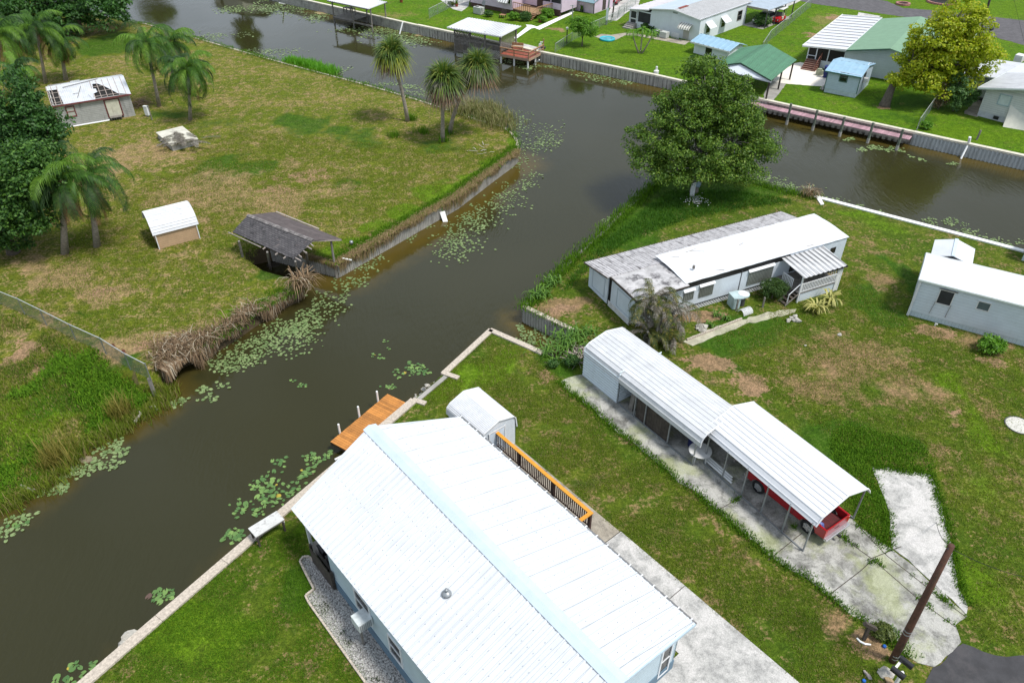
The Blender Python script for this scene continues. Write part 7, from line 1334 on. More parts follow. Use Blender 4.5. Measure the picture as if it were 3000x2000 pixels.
def tree(name, label, base, th, tr, lobes, clumps, per, leaf, rc, m, bm=None, lean=(0,0), cat='tree', group=None, twigs=60, flat=.75, up=.35, aspect=.5, world=None):
    q = Vector(world) if world else P(*base); root = empty(name, tuple(q), 0, label, cat, group)
    c, r = lobed(lobes, clumps, rc); kp = (c[:,2] > .25)&(snoise(c[:,:2]+c[:,2:3]*.7, .55, 3.) > -.28); c = c[kp]; r = r[kp]
    v, f = leafcloud(c, r, per, leaf, flat, up, aspect); v[:,2] = np.maximum(v[:,2], .03); npmesh('crown', v, f, m, root)
    b = MB(); t1 = Vector((lean[0], lean[1], th)); b.tube([(0,0,-.3), (lean[0]*.25, lean[1]*.25, th*.15), (lean[0]*.55, lean[1]*.55, th*.6), t1], [tr*1.35, tr, tr*.8, tr*.65], 10)
    for l in lobes:
        e = Vector(l[:3]); mid = t1.lerp(e, .5)+Vector((random.gauss(0,.2), random.gauss(0,.2), .25)); b.tube([t1*.9, mid, e], [tr*.5, tr*.3, tr*.10], 6)
    for i in rng.choice(len(c), min(twigs, len(c)), False):
        e = Vector(c[i]); l = min(lobes, key=lambda l: (Vector(l[:3])-e).length); s_ = Vector(l[:3]).lerp(t1, .2); b.tube([s_, s_.lerp(e, .5)+Vector((0,0,.15)), e], [tr*.12+.015, tr*.08+.01, .012], 5)
    b.build('trunk', bm or bark, root, True); return root
oak = leafmat('mid_green_leaf', (.040,.095,.010), (.125,.225,.022), (.18,.26,.03)); oakd = leafmat('deep_green_leaf', (.014,.055,.010), (.05,.135,.020), (.07,.17,.03)); yl = leafmat('yellow_green_leaf', (.20,.27,.010), (.44,.48,.014), (.36,.33,.02), trl=.35)
bright = leafmat('bright_green_leaf', (.07,.18,.012), (.15,.32,.02)); glossy = leafmat('glossy_shrub_leaf', (.02,.065,.012), (.07,.16,.03), (.12,.2,.04)); olive = leafmat('olive_leaf', (.05,.075,.015), (.12,.15,.03))
# the big tree on the point: wide, uneven crown nearly down to the grass
LB = [(-3.4,.6,4.4,2.6,2.6,2.0),(-.6,-1.0,4.2,3.2,2.8,2.2),(2.9,.2,4.6,3.0,2.8,2.1),(.3,1.0,7.3,3.0,2.9,2.2),(-1.7,.6,6.4,2.6,2.6,2.0),(2.2,1.4,6.7,2.8,2.7,2.0),(-.2,1.6,9.1,1.9,2.,1.5),(4.6,-.2,3.5,1.8,1.8,1.4),(-4.3,-.6,3.0,1.9,1.9,1.2),(-2.2,-1.8,2.7,2.2,1.9,1.2),(1.0,-2.0,3.0,2.4,1.9,1.2),(3.2,-1.7,2.6,1.9,1.7,1.1),(1.6,1.,8.6,1.6,1.6,1.2)]
tree('broadleaf_tree', 'big spreading green tree at the tip of the point by the canal', (2025,575), 2.6, .33, LB, 900, 105, .2, .62, oak, M('pale_grey_bark', (.24,.22,.19), .9, .25, 5., bump=.02, bs=12.), cat='tree', twigs=150, world=(14.8+.35, 57.6, 0))
LY = [(3.2,.3,3.6,2.6,2.6,2.0),(5.5,.5,4.4,3.0,2.8,2.4),(4.2,.6,6.6,3.2,3.,2.3),(6.8,.8,6.6,2.6,2.8,2.2),(5.6,1.,8.6,2.4,2.4,1.6),(1.9,.2,5.0,2.0,2.0,1.8),(8.2,.2,4.6,1.9,2.2,2.),(.9,.0,2.9,1.3,1.3,.9),(5.2,-.6,2.6,2.6,2.,1.2)]
tree('yellow_leaved_tree', 'round yellow green tree with a leaning trunk on the far lawn', (2590,310), 2.3, .5, LY, 430, 90, .30, .75, yl, lean=(.4,.2), twigs=70)
def crownpx(base, lst, mpp):                  # lobes from their place above the base point, in pixels
    q = P(*base); out = []
    for px, py, y, rx, rz in lst: p = PY(px, py, q.y+y); out.append((p.x-q.x, y, p.z, rx*mpp, rx*mpp*.95, rz*mpp))
    return out
tree('dark_oak', 'large dark green oak at the upper left corner beside the canal', (240,100), 2.5, .4, crownpx((240,100), [(120,20,0,110,60),(260,15,1,90,55),(200,-30,2,120,60),(310,40,-1,55,38),(60,-20,2,110,70),(190,60,-1,80,38),(330,-10,2,50,50),(0,30,3,110,60)], .053), 430, 75, .42, .95, oakd, twigs=30)
tree('dark_oak', 'tall dark green tree on the left edge above the tan shed', (10,600), 3., .4, crownpx((10,600), [(30,330,0,70,55),(80,380,0,70,55),(20,450,0,90,70),(120,420,-1,60,60),(60,300,1,55,40),(-60,380,1,110,90),(140,370,0,40,35),(10,260,1,60,40)], .032), 430, 85, .26, .7, oakd, twigs=30)
tree('dark_oak', 'broad dark green tree on the left edge beside the drooping palms', (40,740), 2.5, .4, crownpx((40,740), [(60,500,0,85,60),(110,560,0,60,55),(40,600,-.5,85,70),(90,480,.5,70,45),(20,680,-.5,60,50),(-60,560,1,110,100),(130,500,0,50,40),(60,640,-1,70,55)], .0295), 430, 85, .25, .66, leafmat('fresh_dark_leaf', (.018,.065,.010), (.075,.17,.025), (.1,.21,.03)), twigs=30)
tree('citrus_tree', 'small round bright green tree beside the low far fence', (1705,136), 1.0, .10, [(0,0,2.3,1.7,1.6,1.0),(.9,0,2.2,1.3,1.2,.9),(-.8,.2,2.5,1.2,1.2,.9),(.2,0,3.0,1.2,1.1,.7)], 130, 60, .2, .42, bright, twigs=30)
tree('leafy_shrub', 'tall glossy shrub beside the grey house path at the upper right', (2792,325), .8, .08, [(-.2,0,1.5,1.5,1.3,1.2),(.5,0,2.2,1.3,1.2,1.),(.9,.1,1.5,1.2,1.1,.9),(-.3,.2,2.9,.8,.8,.8)], 120, 60, .24, .42, leafmat('pale_glossy_leaf', (.03,.09,.02), (.12,.22,.06)), cat='shrub', twigs=20)
tree('dead_vine', 'rust brown dead vine climbing the fence beside the glossy shrub', (2748,320), .8, .06, [(0,0,1.,.7,.6,.9),(.3,.5,2.1,.8,.7,.7)], 60, 45, .16, .35, gRust, cat='vine', twigs=10)
tree('round_shrub', 'clipped round green shrub beside the old trailer porch', (2262,878), .3, .05, [(0,0,.75,.95,.9,.6),(.1,0,.9,.7,.7,.5)], 150, 60, .09, .22, leafmat('clipped_leaf', (.02,.06,.01), (.075,.135,.025)), cat='shrub', twigs=6, world=tuple(Vector(inca(m, 10.35, -1.15))))
for (px, py), s_, mm, l, cat in (((1560+60,1075), .3, glossy, 'low dark green shrub on the lawn below the inlet', 'shrub'), ((1672,1070), .42, glossy, 'dark green shrub against the closed end of the carport', 'shrub'), ((2895,1030), .7, bright, 'bright yellow green bush in front of the right mobile home', 'bush'), ((1430,50), .55, glossy, 'round clipped shrub by the pink house skirting', 'shrub'), ((1505,60), .75, bright, 'leafy green plant at the corner of the wooden deck', 'plant'), ((1540,62), .8, glossy, 'tall green plant beside the pink house steps', 'plant'), ((1600,52), .9, bright, 'yellow green leafy plant along the pink house deck rail', 'plant'), ((1588,66), .6, bright, 'small bright plant right of the pink house steps', 'plant'), ((1645,28), .7, bright, 'light green plant at the far end of the deck rail', 'plant'), ((2228,78), 1.1, glossy, 'dark green potted bush at the far carport entrance', 'bush'), ((2710,378), .5, bright, 'small light green bush by the far fence end', 'bush'), ((1916,92), .6, glossy, 'dark green plant against the far white house wall', 'plant'), ((1890,90), .6, glossy, 'dark green plant beside the far white house steps', 'plant'), ((2760,-2), 1.2, olive, 'plant growing inside the pink brick ring', 'plant'), ((2700,262), .5, glossy, 'small green bush under the yellow tree', 'bush'), ((2030,175), .35, glossy, 'small weed against the blue roofed shed wall', 'weed'), ((2580,1845+15), .35, olive, 'low olive bush between the dark post and the pole', 'bush'), ((2210,1010), .0, glossy, '', ''), ((1320,20), .5, olive, 'grey green plants at the far patio edge', 'plant')):
    if s_ > 0: tree('leafy_'+cat, l, (px, py), s_*.5, .03, [(0,0,s_*.75,s_,s_*.9,s_*.7),(s_*.5,0,s_*.6,s_*.7,s_*.6,s_*.5)], int(45+60*s_), 40, .13+.04*s_, .25*s_+.08, mm, cat=cat, twigs=6)
# tree beyond the top left edge that is only seen reflected in the canal
tree('round_tree', 'round tree beyond the upper canal, seen as a reflection', (690,-55), 3., .25, [(0,0,6.,2.2,2.2,2.6),(.3,0,8.2,1.6,1.6,1.8)], 160, 60, .4, .8, oak, twigs=10)
tree('round_tree', 'leafy tree beyond the upper canal at the very top left, seen reflected', (420,-110), 3., .3, [(0,0,5.5,3.2,3.,2.8)], 160, 60, .45, .9, oak, twigs=10)
# ---------------------------------------------------------------- sabal palms
fanm = leafmat('palm_fan_green', (.035,.08,.016), (.13,.19,.035), (.22,.24,.05), rough=.5); fany = leafmat('palm_fan_yellow', (.16,.20,.02), (.30,.33,.03), rough=.5); fand = leafmat('palm_fan_dead', (.17,.11,.075), (.33,.24,.17), rough=.9, spec=.1); fangrey = leafmat('palm_fan_grey', (.15,.15,.10), (.30,.29,.22), (.10,.13,.04), rough=.8)
def fan(o, d, r, nseg=13, droop=.25, spread=1.9, w=.05):
    """one fan leaf: petiole end at o, pointing along d"""
    d = d/np.linalg.norm(d); s = np.cross(d, [0,0,1.]); s = s/(np.linalg.norm(s)+1e-9); u = np.cross(s, d); V = []; Fc = []
    for k in range(nseg):
        a = (k/(nseg-1)-.5)*spread*1.3; e = d*cos(a)+s*sin(a); L = r*(1-.28*abs(a)/1.3)*rng.uniform(.85, 1.1); wv = np.cross(e, u)*w*.5*r
        m1 = o+e*L*.55+u*.05*r; tip = o+e*L+np.array([0,0,-droop*r*rng.uniform(.4, 1.5)]); n = len(V)
        V += [o-wv*.2, o+wv*.2, m1+wv, m1-wv, tip+wv*.15, tip-wv*.15]; Fc += [(n,n+1,n+2,n+3),(n+3,n+2,n+4,n+5)]
    return V, Fc
def sabal(label, base, crown, rad, nf=46, mats=(.62,.0)):
    q = P(*base); top = PY(*crown, q.y)-q; root = empty('cabbage_palm', tuple(q), 0, label, 'palm tree', 'cabbage palms by the canal bend'); t0 = top-Vector((0,0,rad*.15))
    bend = Vector((-top.x*.18, 0, 0)); pts = [Vector((0,0,-.3)), t0*.25+bend*.6, t0*.55+bend, t0*.82+bend*.5, t0]; MB().tube(pts, [.24,.18,.165,.16,.17], 10).build('trunk', palebark, root, True)
    G, Y, D_, Gr = ([], []), ([], []), ([], []), ([], [])
    for i in range(nf):
        z = 1-1.62*(i+.5)/nf; a = i*2.39996+rng.normal(0, .2); h_ = (max(0, 1-z*z))**.5; d = np.array([h_*cos(a), h_*sin(a), z+.12]); st = np.array(top)+d*rad*.30
        T = G if z > -.28 else (D_ if rng.random() < .75 else Gr)
        if mats[1] and -.45 < z < -.05 and rng.random() < mats[1]: T = Y
        if z < .2 and rng.random() < mats[0]*.35 and T is G: T = Gr
        V, Fc = fan(st, d, rad*rng.uniform(.62, .84), 15, .16+.34*(1-max(z, -.2)), 2.0, .062); n = len(T[0]); T[0].extend(V); T[1].extend([tuple(k+n for k in f) for f in Fc])
    for i in range(26):                       # skirt of dead fans hanging down
        a = rng.uniform(0, 2*pi); d = np.array([.55*cos(a), .55*sin(a), -.85]); V, Fc = fan(np.array(top)+d*rad*.2-np.array([0,0,.1]), d, rad*rng.uniform(.55, .9), 7, .1, 1.2); n = len(D_[0]); D_[0].extend(V); D_[1].extend([tuple(k+n for k in f) for f in Fc])
    for T, nm, mm in ((G, 'crown', fanm), (Y, 'yellow_fronds', fany), (D_, 'dead_fronds', fand), (Gr, 'grey_fronds', fangrey)):
        if T[0]: npmesh(nm, np.array(T[0]), np.array(T[1]), mm, root)
sabal('lone slender cabbage palm leaning left, with yellow lower fronds', (1195,355), (1147,164), 2.2, 60, (.3,.9))
sabal('straight cabbage palm in front of a leaning one', (1297,415), (1301,240), 2.35, 66, (1.,0))
sabal('cabbage palm leaning strongly to the right over the canal bank', (1315,392), (1399,202), 2.25, 64, (.7,0))
# ---------------------------------------------------------------- drooping queen palms
qm = leafmat('queen_palm_leaflet', (.018,.06,.008), (.15,.30,.035), (.22,.34,.06), rough=.4, trl=.3); QM = [leafmat('queen_palm_deep', (.012,.04,.008), (.04,.10,.015), trl=.2), leafmat('queen_palm_mid', (.03,.09,.010), (.09,.20,.025), trl=.3), leafmat('queen_palm_light', (.08,.17,.015), (.18,.33,.04), trl=.35)]; qd = leafmat('queen_palm_dead_leaflet', (.20,.075,.045), (.36,.20,.14), rough=.9, spec=.1); qg = leafmat('grey_dead_frond', (.11,.095,.08), (.31,.285,.25), (.10,.085,.07), rough=.9, spec=.1)
def frond(o, az, el, L, nl=34, ll=.55, droopf=1.0, w=.028, hang=.75):
    """an arching feather leaf: rachis points plus drooping leaflets"""
    n = nl; t = np.linspace(0, 1, n); e = el-(1.9*droopf)*t**1.35; st = L/n
    r = np.cumsum(np.cos(e)*st); z = np.cumsum(np.sin(e)*st); dx, dy = cos(az), sin(az); tw = rng.normal(0, .10)*t**2*L
    pts = np.c_[o[0]+dx*r-dy*tw, o[1]+dy*r+dx*tw, o[2]+z]; V = []; Fc = []; side = np.array([-dy, dx, 0.])
    tan = np.gradient(pts, axis=0); tan /= np.linalg.norm(tan, axis=1)[:,None]
    for k in range(2, n):
        sc_ = sin(pi*min(1, .12+.88*k/n))**.5*.85+.15
        for s_ in (-1, 1):
            l_ = ll*sc_*rng.uniform(.75, 1.2); d1 = side*s_*.75+tan[k]*.5+np.array([0,0,.05]); d2 = side*s_*.28+tan[k]*.40+np.array([0,0,-hang*rng.uniform(.5, 1.3)])+rng.normal(0, .08, 3); p0 = pts[k]; p1 = p0+d1*l_*.45; p2 = p1+d2*l_*.65; wv = tan[k]*w; m = len(V)
            V += [p0-wv*.5, p0+wv*.5, p1+wv, p1-wv, p2+wv*.25, p2-wv*.25]; Fc += [(m,m+1,m+2,m+3),(m+3,m+2,m+4,m+5)]
    for k in range(0, n-1, 2):                # rachis as a thin strip pair
        k2 = min(n-1, k+2); m = len(V); wv = side*.022*(1-.7*k/n); uz = np.array([0,0,.022])
        V += [pts[k]-wv, pts[k]+wv, pts[k2]+wv, pts[k2]-wv, pts[k]-uz, pts[k]+uz, pts[k2]+uz, pts[k2]-uz]; Fc += [(m,m+1,m+2,m+3),(m+4,m+5,m+6,m+7)]
    return V, Fc
def queen(label, base, crown, L=3.0, nf=17, dead=3, tr=.16, brown=False, name='queen_palm', group='feather palms on the left lawn', ll=.85, hang=1.0, mm=None, md=None, z0=None, el=(1.3,-.55), deadlen=.8):
    q = P(*base); top = PY(*crown, q.y)-q; root = empty(name, tuple(q), 0, label, 'palm tree', group); MB().tube([(0,0,-.3), top*.3+Vector((.04,0,0)), top*.7, top], [tr*1.35,tr,tr*.9,tr*1.0], 10).build('trunk', palebark, root, True)
    MB().tube([top-Vector((0,0,.3)), top+Vector((0,0,.35)), top+Vector((0,0,.8))], [tr*1.15, tr*.9, tr*.3], 8).build('crown_shaft', M('crown_shaft_fibre', (.16,.11,.06), .9, .3, 6.) if 'crown_shaft_fibre' not in bpy.data.materials else bpy.data.materials['crown_shaft_fibre'], root)
    o = np.array(top)+[0,0,.35]; G, D_ = ([], []), ([], [])
    nf = int(nf*1.45); mi = []
    for i in range(nf):
        t = i/max(1, nf-1); V, Fc = frond(o, i*2.39996+rng.normal(0,.15), el[0]+(el[1]-el[0])*t+rng.normal(0,.08), L*rng.uniform(.85,1.25), 40, w=.034, ll=ll, hang=hang, droopf=rng.uniform(.9,1.3)); n = len(G[0]); mi += [int(rng.integers(0, 3))]*len(Fc); G[0].extend(V); G[1].extend([tuple(k+n for k in f) for f in Fc])
    for i in range(dead):
        V, Fc = frond(o-[0,0,.3], rng.uniform(0, 2*pi), -1.2+rng.normal(0,.14), L*rng.uniform(.75,1.1)*deadlen, ll=ll*.55, hang=1.3, droopf=.25, w=.02); n = len(D_[0]); D_[0].extend(V); D_[1].extend([tuple(k+n for k in f) for f in Fc])
    npmesh('crown', np.array(G[0]), np.array(G[1]), QM, root, 4, mi)
    if D_[0]: npmesh('dead_fronds', np.array(D_[0]), np.array(D_[1]), md or qd, root)
    return root
queen('feather palm with a thin grey trunk behind the ruined cottage', (133,245), (108,95), 3.6, 18, 3)
queen('feather palm with a shaggy brown trunk right behind the ruined cottage roof', (192,235), (175,128), 3.0, 14, 14, .2)
queen('feather palm with rust hanging fronds at the left edge of the photo', (50,235), (38,100), 3.8, 18, 10)
queen('feather palm at the far left beside the dark trees', (-10,300), (0,110), 3.6, 16, 3)
queen('tallest feather palm right of the ruined cottage', (466,312), (432,140), 3.5, 18, 3)
queen('feather palm standing behind the tallest one near the canal', (505,270), (500,135), 3.2, 16, 2)
queen('short dense feather palm drooping to the ground beside the concrete box', (556,352), (553,215), 3.2, 22, 3)
queen('feather palm with a thick rust trunk beside the dark tree', (187,742), (183,545), 3.3, 13, 20, .22)
queen('feather palm with long drooping fronds left of the tan shed', (282,722), (262,530), 3.6, 15, 16, .2)
queen('feather palm half hidden by the dark tree on the left edge', (75,300+55), (55,215), 2.4, 12, 1)
# the grey clump of dead palms by the trailer
def clumpalm():
    q = P(1915,1000); root = empty('dying_palm_clump', tuple(q), 0, 'big clump of grey dying palm fronds in front of the trailer end', 'palm tree'); G, D_ = ([], []), ([], []); b = MB()
    for i in range(9):
        a = i*2.4; rr = .25+.95*(i/9); bx, by = rr*cos(a), rr*sin(a)*.8; hh = rng.uniform(1.5, 3.0); tp = Vector((bx*1.5, by*1.5, hh)); b.tube([(bx,by,-.2), tp*.5, tp], [.11,.09,.07], 7)
        for k in range(8):
            V, Fc = frond(np.array(tp), rng.uniform(0, 2*pi), rng.uniform(-.1, 1.25), rng.uniform(1.4, 2.5), 24, .42, 1.15, .026, .55); T = D_ if rng.random() < (.62 if hh > 2.0 else .3) else G; n = len(T[0]); T[0].extend(V); T[1].extend([tuple(j+n for j in f) for f in Fc])
    for k in range(34):
        V, Fc = frond(np.array([rng.normal(0,.6), rng.normal(0,.5), rng.uniform(.3,1.2)]), rng.uniform(0, 2*pi), rng.uniform(.1, .9), rng.uniform(1.0, 1.8), 20, .42, 1.0, .034, .4); T = G if rng.random() < .7 else D_; n = len(T[0]); T[0].extend(V); T[1].extend([tuple(j+n for j in f) for f in Fc])
    b.build('trunk', greywood, root); npmesh('dead_fronds', np.array(D_[0]), np.array(D_[1]), qg, root); npmesh('green_fronds', np.array(G[0]), np.array(G[1]), leafmat('dull_palm_green', (.03,.06,.012), (.11,.12,.02), (.20,.17,.03)), root)
clumpalm()
# three stemmed little palm on the far lawn
q = P(1876,157); root = empty('clumping_palm', tuple(q), 0, 'small palm with three curved pale stems on the far lawn', 'palm tree'); b = MB(); G = ([], [])
for dx, a in ((-1.25, 2.6), (.0, 1.2), (1.35, .4)):
    tp = Vector((dx*.9, 0, 2.6+.25*(dx == 0))); b.tube([(dx*.12,0,-.1),(dx*.55,0,1.0),(dx*.85,0,1.9), tp], [.11,.09,.075,.06], 8)
    for k in range(8): V, Fc = frond(np.array(tp), k*2.4+a, .75-.10*k, 1.35, 16, .4, 1.25, .035, .6); n = len(G[0]); G[0].extend(V); G[1].extend([tuple(j+n for j in f) for f in Fc])
b.build('stem', palebark, root, True); npmesh('crown', np.array(G[0]), np.array(G[1]), bright, root)
# dead fronds fallen on the concrete box
V_, F_ = [], []
for k in range(20):
    x, y = rng.uniform(.1, 2.0), rng.uniform(.0, 3.0); w0 = Vector((s.o)) if False else None
    o = P(522+rng.uniform(-22,36), 403+rng.uniform(-20,16), .72); v, f = frond(np.array(o), rng.uniform(-3.1, .6), .10, rng.uniform(1.0,1.9), 20, .5, .2, .03, .12); n = len(V_); V_ += v; F_ += [tuple(j+n for j in t_) for t_ in f]
v, f = frond(np.array(P(585,405,.2)), .35, .05, 1.9, 20, .4, .1, .025, .05); n = len(V_); V_ += v; F_ += [tuple(j+n for j in t_) for t_ in f]
V_ = np.array(V_); tag(npmesh('fallen_fronds', V_, np.array(F_), qg), 'dry grey palm fronds lying on the low concrete box', 'palm fronds')
# ---------------------------------------------------------------- grasses and undergrowth
def strap(name, label, px, n, L, m, w=.035, cat='plant', rad=.4):
    q = P(*px); V, Fc = [], []; root = None
    for i in range(n):
        a = rng.uniform(0, 2*pi); l_ = L*rng.uniform(.6, 1.2); o = np.array([q.x+rng.normal(0, rad), q.y+rng.normal(0, rad), q.z]); d = np.array([cos(a), sin(a), 0]); sd = np.array([-sin(a), cos(a), 0])*w; p1 = o+d*l_*.28+[0,0,l_*.62]; p2 = o+d*l_*.62+[0,0,l_*.70]; p3 = o+d*l_*.95+[0,0,l_*.40]; k = len(V)
        V += [o-sd*.7, o+sd*.7, p1+sd, p1-sd, p2+sd*.8, p2-sd*.8, p3+sd*.1, p3-sd*.1]; Fc += [(k,k+1,k+2,k+3),(k+3,k+2,k+4,k+5),(k+5,k+4,k+6,k+7)]
    return tag(npmesh(name, np.array(V), np.array(Fc), m), label, cat)
lily = leafmat('day_lily_leaf', (.05,.13,.015), (.13,.25,.03))
strap('strap_leaf_plant', 'clump of arching strap leaves on the inlet bank, nearest the carport', (1665,1010), 110, .75, lily, rad=.45); strap('strap_leaf_plant', 'clump of arching strap leaves beside the inlet wall end', (1700,985), 80, .7, lily, rad=.5); strap('strap_leaf_plant', 'clump of strap leaves at the lower edge of the inlet', (1625,1035), 80, .65, lily, rad=.5); strap('strap_leaf_plant', 'arching strap leaves at the corner of the point seawall', (1580,868), 60, .7, lily, rad=.35); strap('strap_leaf_plant', 'arching strap leaves on the point, a step up from the corner', (1622,832), 50, .6, lily, rad=.3)
strap('striped_agave', 'yellow striped agave at the foot of the porch', (2390,915), 40, 1.0, leafmat('agave_leaf', (.30,.30,.08), (.50,.46,.16), (.16,.2,.05)), .055, rad=.12); strap('striped_agave', 'yellow striped agave in front of the porch balusters', (2428,890), 40, 1.0, leafmat('agave_leaf', (.30,.30,.08), (.50,.46,.16), (.16,.2,.05)), .055, rad=.12)
strap('reed_tuft', 'dry reed tuft beside the white seawall corner', (2372,577), 90, 1.0, gRust, .02, rad=.22)
strap('dead_reed_clump', 'dead palm clump drooping at the tip of the boat slip bank', (885,845), 120, 1.5, gRust, .03, rad=.3)
debris('branch_pile', P(1705,1042), .95, .5, 120, 'pile of dry grey branches against the closed carport end', M('dry_branches', (.30,.25,.22), .9, .3, 6., isl=.4), .7)
debris('dry_sticks', P(1420,440), 1.2, .12, 14, 'few bleached branches lying on the left lawn by the bend', drift, .8)
for (px, py), l in (((1990,958), 'small green plant in the mulch bed, nearest the trailer skirt'), ((2100,925), 'small green plant in the mulch bed by the lattice skirt'), ((2080,955), 'small low plant in the middle of the mulch bed'), ((2125,935), 'small dark plant in the mulch bed beside the stake')): strap('bedding_plant', l, (px, py), 30, .4, lily, .03, rad=.12)
fl_ = MB(); 
for i in range(110): p = P(2042+random.gauss(0,16), 584+random.gauss(0,7)-0, .12+random.random()*.3); s_ = .05; fl_.add([p+Vector((-s_,0,0)), p+Vector((0,-s_,.02)), p+Vector((s_,0,0)), p+Vector((0,s_,.02))], [(0,1,2,3)])
q_ = P(2042,586); fr = empty('white_flowers', tuple(q_), 0, 'patch of white flowers at the foot of the big tree', 'flowers'); o = fl_.build('petals', white, fr); o.location = -q_; blades('stems', np.c_[rng.normal(0,.5,(60,2)), np.zeros(60)], .3, .02, gGreen, parent=fr)
# growth along banks, walls, slabs and over the lot
LOTP = [(p.x, p.y) for p in P2([(0,905),(137,970),(245,1015),(312,1055),(383,1098),(440,1130)])+P2([(470,1180),(398,1215),(303,1270),(235,1310),(150,1400),(96,1420),(0,1480),(-60,1480)], WZ)]
pts = inpoly(LOTP, 5200); pts[:,2] = zleft(pts[:,:2]); kp = snoise(pts[:,:2], .28, 11.)+snoise(pts[:,:2], .9, 5.)*.5; d_ = dseg(pts[:,:2], [(p.x,p.y) for p in SHORE]); lush_ = pts[(kp > .12)&(d_ > .6)&(d_ < 6.)]; mid_ = pts[(kp <= .12)&(kp > -.1)&(d_ > .4)]; blades('lot_grass', mid_, .15, .018, leafmat('lot_mixed_grass', (.06,.12,.012), (.15,.20,.03), (.26,.20,.09), rough=.9, spec=.1), per=6, jit=.2, label='patchy short grass over the overgrown lot', cat='grass')
blades('lot_weeds', lush_, .24, .026, gGreen, lean=.8, per=7, jit=.22, droop=.25, label='lush bright green weeds over the slope of the overgrown lot', cat='weeds')
blades('lot_dry_grass', pts[(kp < -.1)], .16, .015, gYel, per=5, jit=.2, label='thin dry grass over the overgrown lot', cat='grass')
sh = along(SHORE[:-2], 520, .35, WZ); blades('shore_reeds', sh, .5, .015, gYel, lean=.6, per=7, jit=.12, label='thin reeds at the water edge of the lot', cat='reeds'); blades('tall_reeds', np.vstack([along(P2([(150,1370),(185,1345)], WZ+.05), 60, .4), along(P2([(345,1225),(365,1215)], WZ+.15), 30, .25)]), 1.15, .018, leafmat('reed_gold', (.14,.15,.02), (.30,.24,.06)), lean=.5, per=8, jit=.15, label='tall golden reeds standing in the lot shallows', cat='reeds')
blades('bank_bushes', np.vstack([along(P2([(1335,335),(1390,322),(1440,345),(1478,375)], -.1), 420, .9)]), .95, .022, leafmat('bank_grass_olive', (.09,.11,.02), (.24,.23,.08), (.30,.24,.13)), lean=.6, per=8, jit=.3, droop=.2, label='tall olive grasses along the bank behind the cabbage palms', cat='grass')
blades('palm_foot_grass', np.vstack([np.array(P(*p))+rng.normal(0, .28, (26, 3))*[1,1,0] for p in ((1207,352),(1297,414),(1315,392),(1155,400),(1240,390))]), .5, .022, gGreen, per=6, jit=.12, label='tufts of green grass at the feet of the cabbage palms', cat='grass')
blades('canal_grass', along(P2([(845,180),(900,192),(960,212)], WZ+.0)+P2([(972,217)], WZ), 500, .55), .55, .03, leafmat('vivid_canal_grass', (.07,.24,.008), (.14,.36,.015)), per=7, jit=.2, label='strip of vivid green water grass along the upper canal kerb', cat='grass')
blades('kerb_grass', np.vstack([along(UPPER, 900, .18, 0), along(POINT, 2000, .30, 0), along(RIGHTCAP, 200, .05, -5), along(INLET, 60, .2, 0)]), .22, .02, gGreen, per=6, jit=.16, label='long green grass along the canal edges', cat='grass')
blades('point_grass', np.vstack([inpoly([(p.x,p.y) for p in P2([(1640,850),(1760,720),(1860,640),(1960,560),(2160,560),(2330,590),(2250,600),(2020,640),(1850,700),(1730,780),(1660,850)])], 3200)]), .16, .018, leafmat('rich_point_grass', (.03,.10,.006), (.08,.20,.012)), per=6, jit=.18, label='rich dark green grass around the big tree on the point', cat='grass')
tk_ = P2([(1640,1119),(1668,1150),(1700,1168),(1755,1217),(1800,1262),(1850,1292),(1900,1335),(1935,1362),(1990,1412),(2040,1442),(2075,1480),(2120,1512),(2200,1580),(2266,1634),(2304,1663),(2384,1707),(2409,1730),(2441,1755),(2492,1800),(2537,1819)]); blades('slab_edge_grass', np.vstack([along(tk_, 950, .12, .02), along(P2([(2598,1500),(2600,1560),(2607,1603),(2560,1570),(2520,1540)]), 160, .15, .02), along(P2([(2690,1383),(2728,1392),(2757,1478),(2786,1589),(2802,1679),(2834,1770)]), 380, .10, .02), along(P2([(2553,1367),(2690,1383)]), 140, .1, .02), along(P2([(2560,1840),(2615,1860),(2650,1925)]), 140, .2, .02)]), .12, .018, gGreen, per=7, jit=.10, label='green grass creeping over the edges of the carport slab', cat='grass')
def lawn(name, px, n, h_, m, label, w=.012, thr=-.2, seed=1.): 
    p = inpoly(xy(P2(px)), n); p = p[snoise(p[:,:2], .6, seed) > thr]; blades(name, p, h_, w, m, lean=.8, per=5, jit=.14, label=label, cat='grass')
lawn('lawn_blades', [(260,2000),(740,1580),(880,1560),(905,1700),(1090,2000)], 7500, .055, gGreen, 'short green lawn blades between the seawall and the gravel bed', .011)
lawn('lawn_blades', [(1210,1180),(1430,990),(1580,1050),(1640,1130),(1900,1345),(2270,1645),(2500,1830),(2560,1990),(2350,2000),(1800,1545),(1520,1300),(1420,1140),(1310,1200)], 17000, .06, gYel, 'short mixed lawn blades between the white house and the carports', .011)
lawn('lawn_blades', [(2100,990),(2500,800),(2640,930),(3000,1050),(3000,1900),(2850,1880),(2840,1700),(2760,1400),(2560,1360),(2200,1120)], 12000, .07, gYel, 'short mixed lawn blades on the open lot right of the carports', .013, -.3, 4.)
lawn('clover_patch', [(2430,1290),(2480,1240),(2700,1300),(2740,1380),(2560,1365),(2600,1500),(2590,1590),(2500,1520)], 2600, .09, gGreen, 'green clover between the front carport and the pale slab', .02, -.5)
lawn('lawn_blades', [(260,640),(700,380),(1100,420),(1480,440),(1000,740),(760,720),(640,1000),(500,1040),(250,980),(60,900)], 22000, .075, gYel, 'short mixed lawn blades over the left lawn', .016, -.35, 7.)
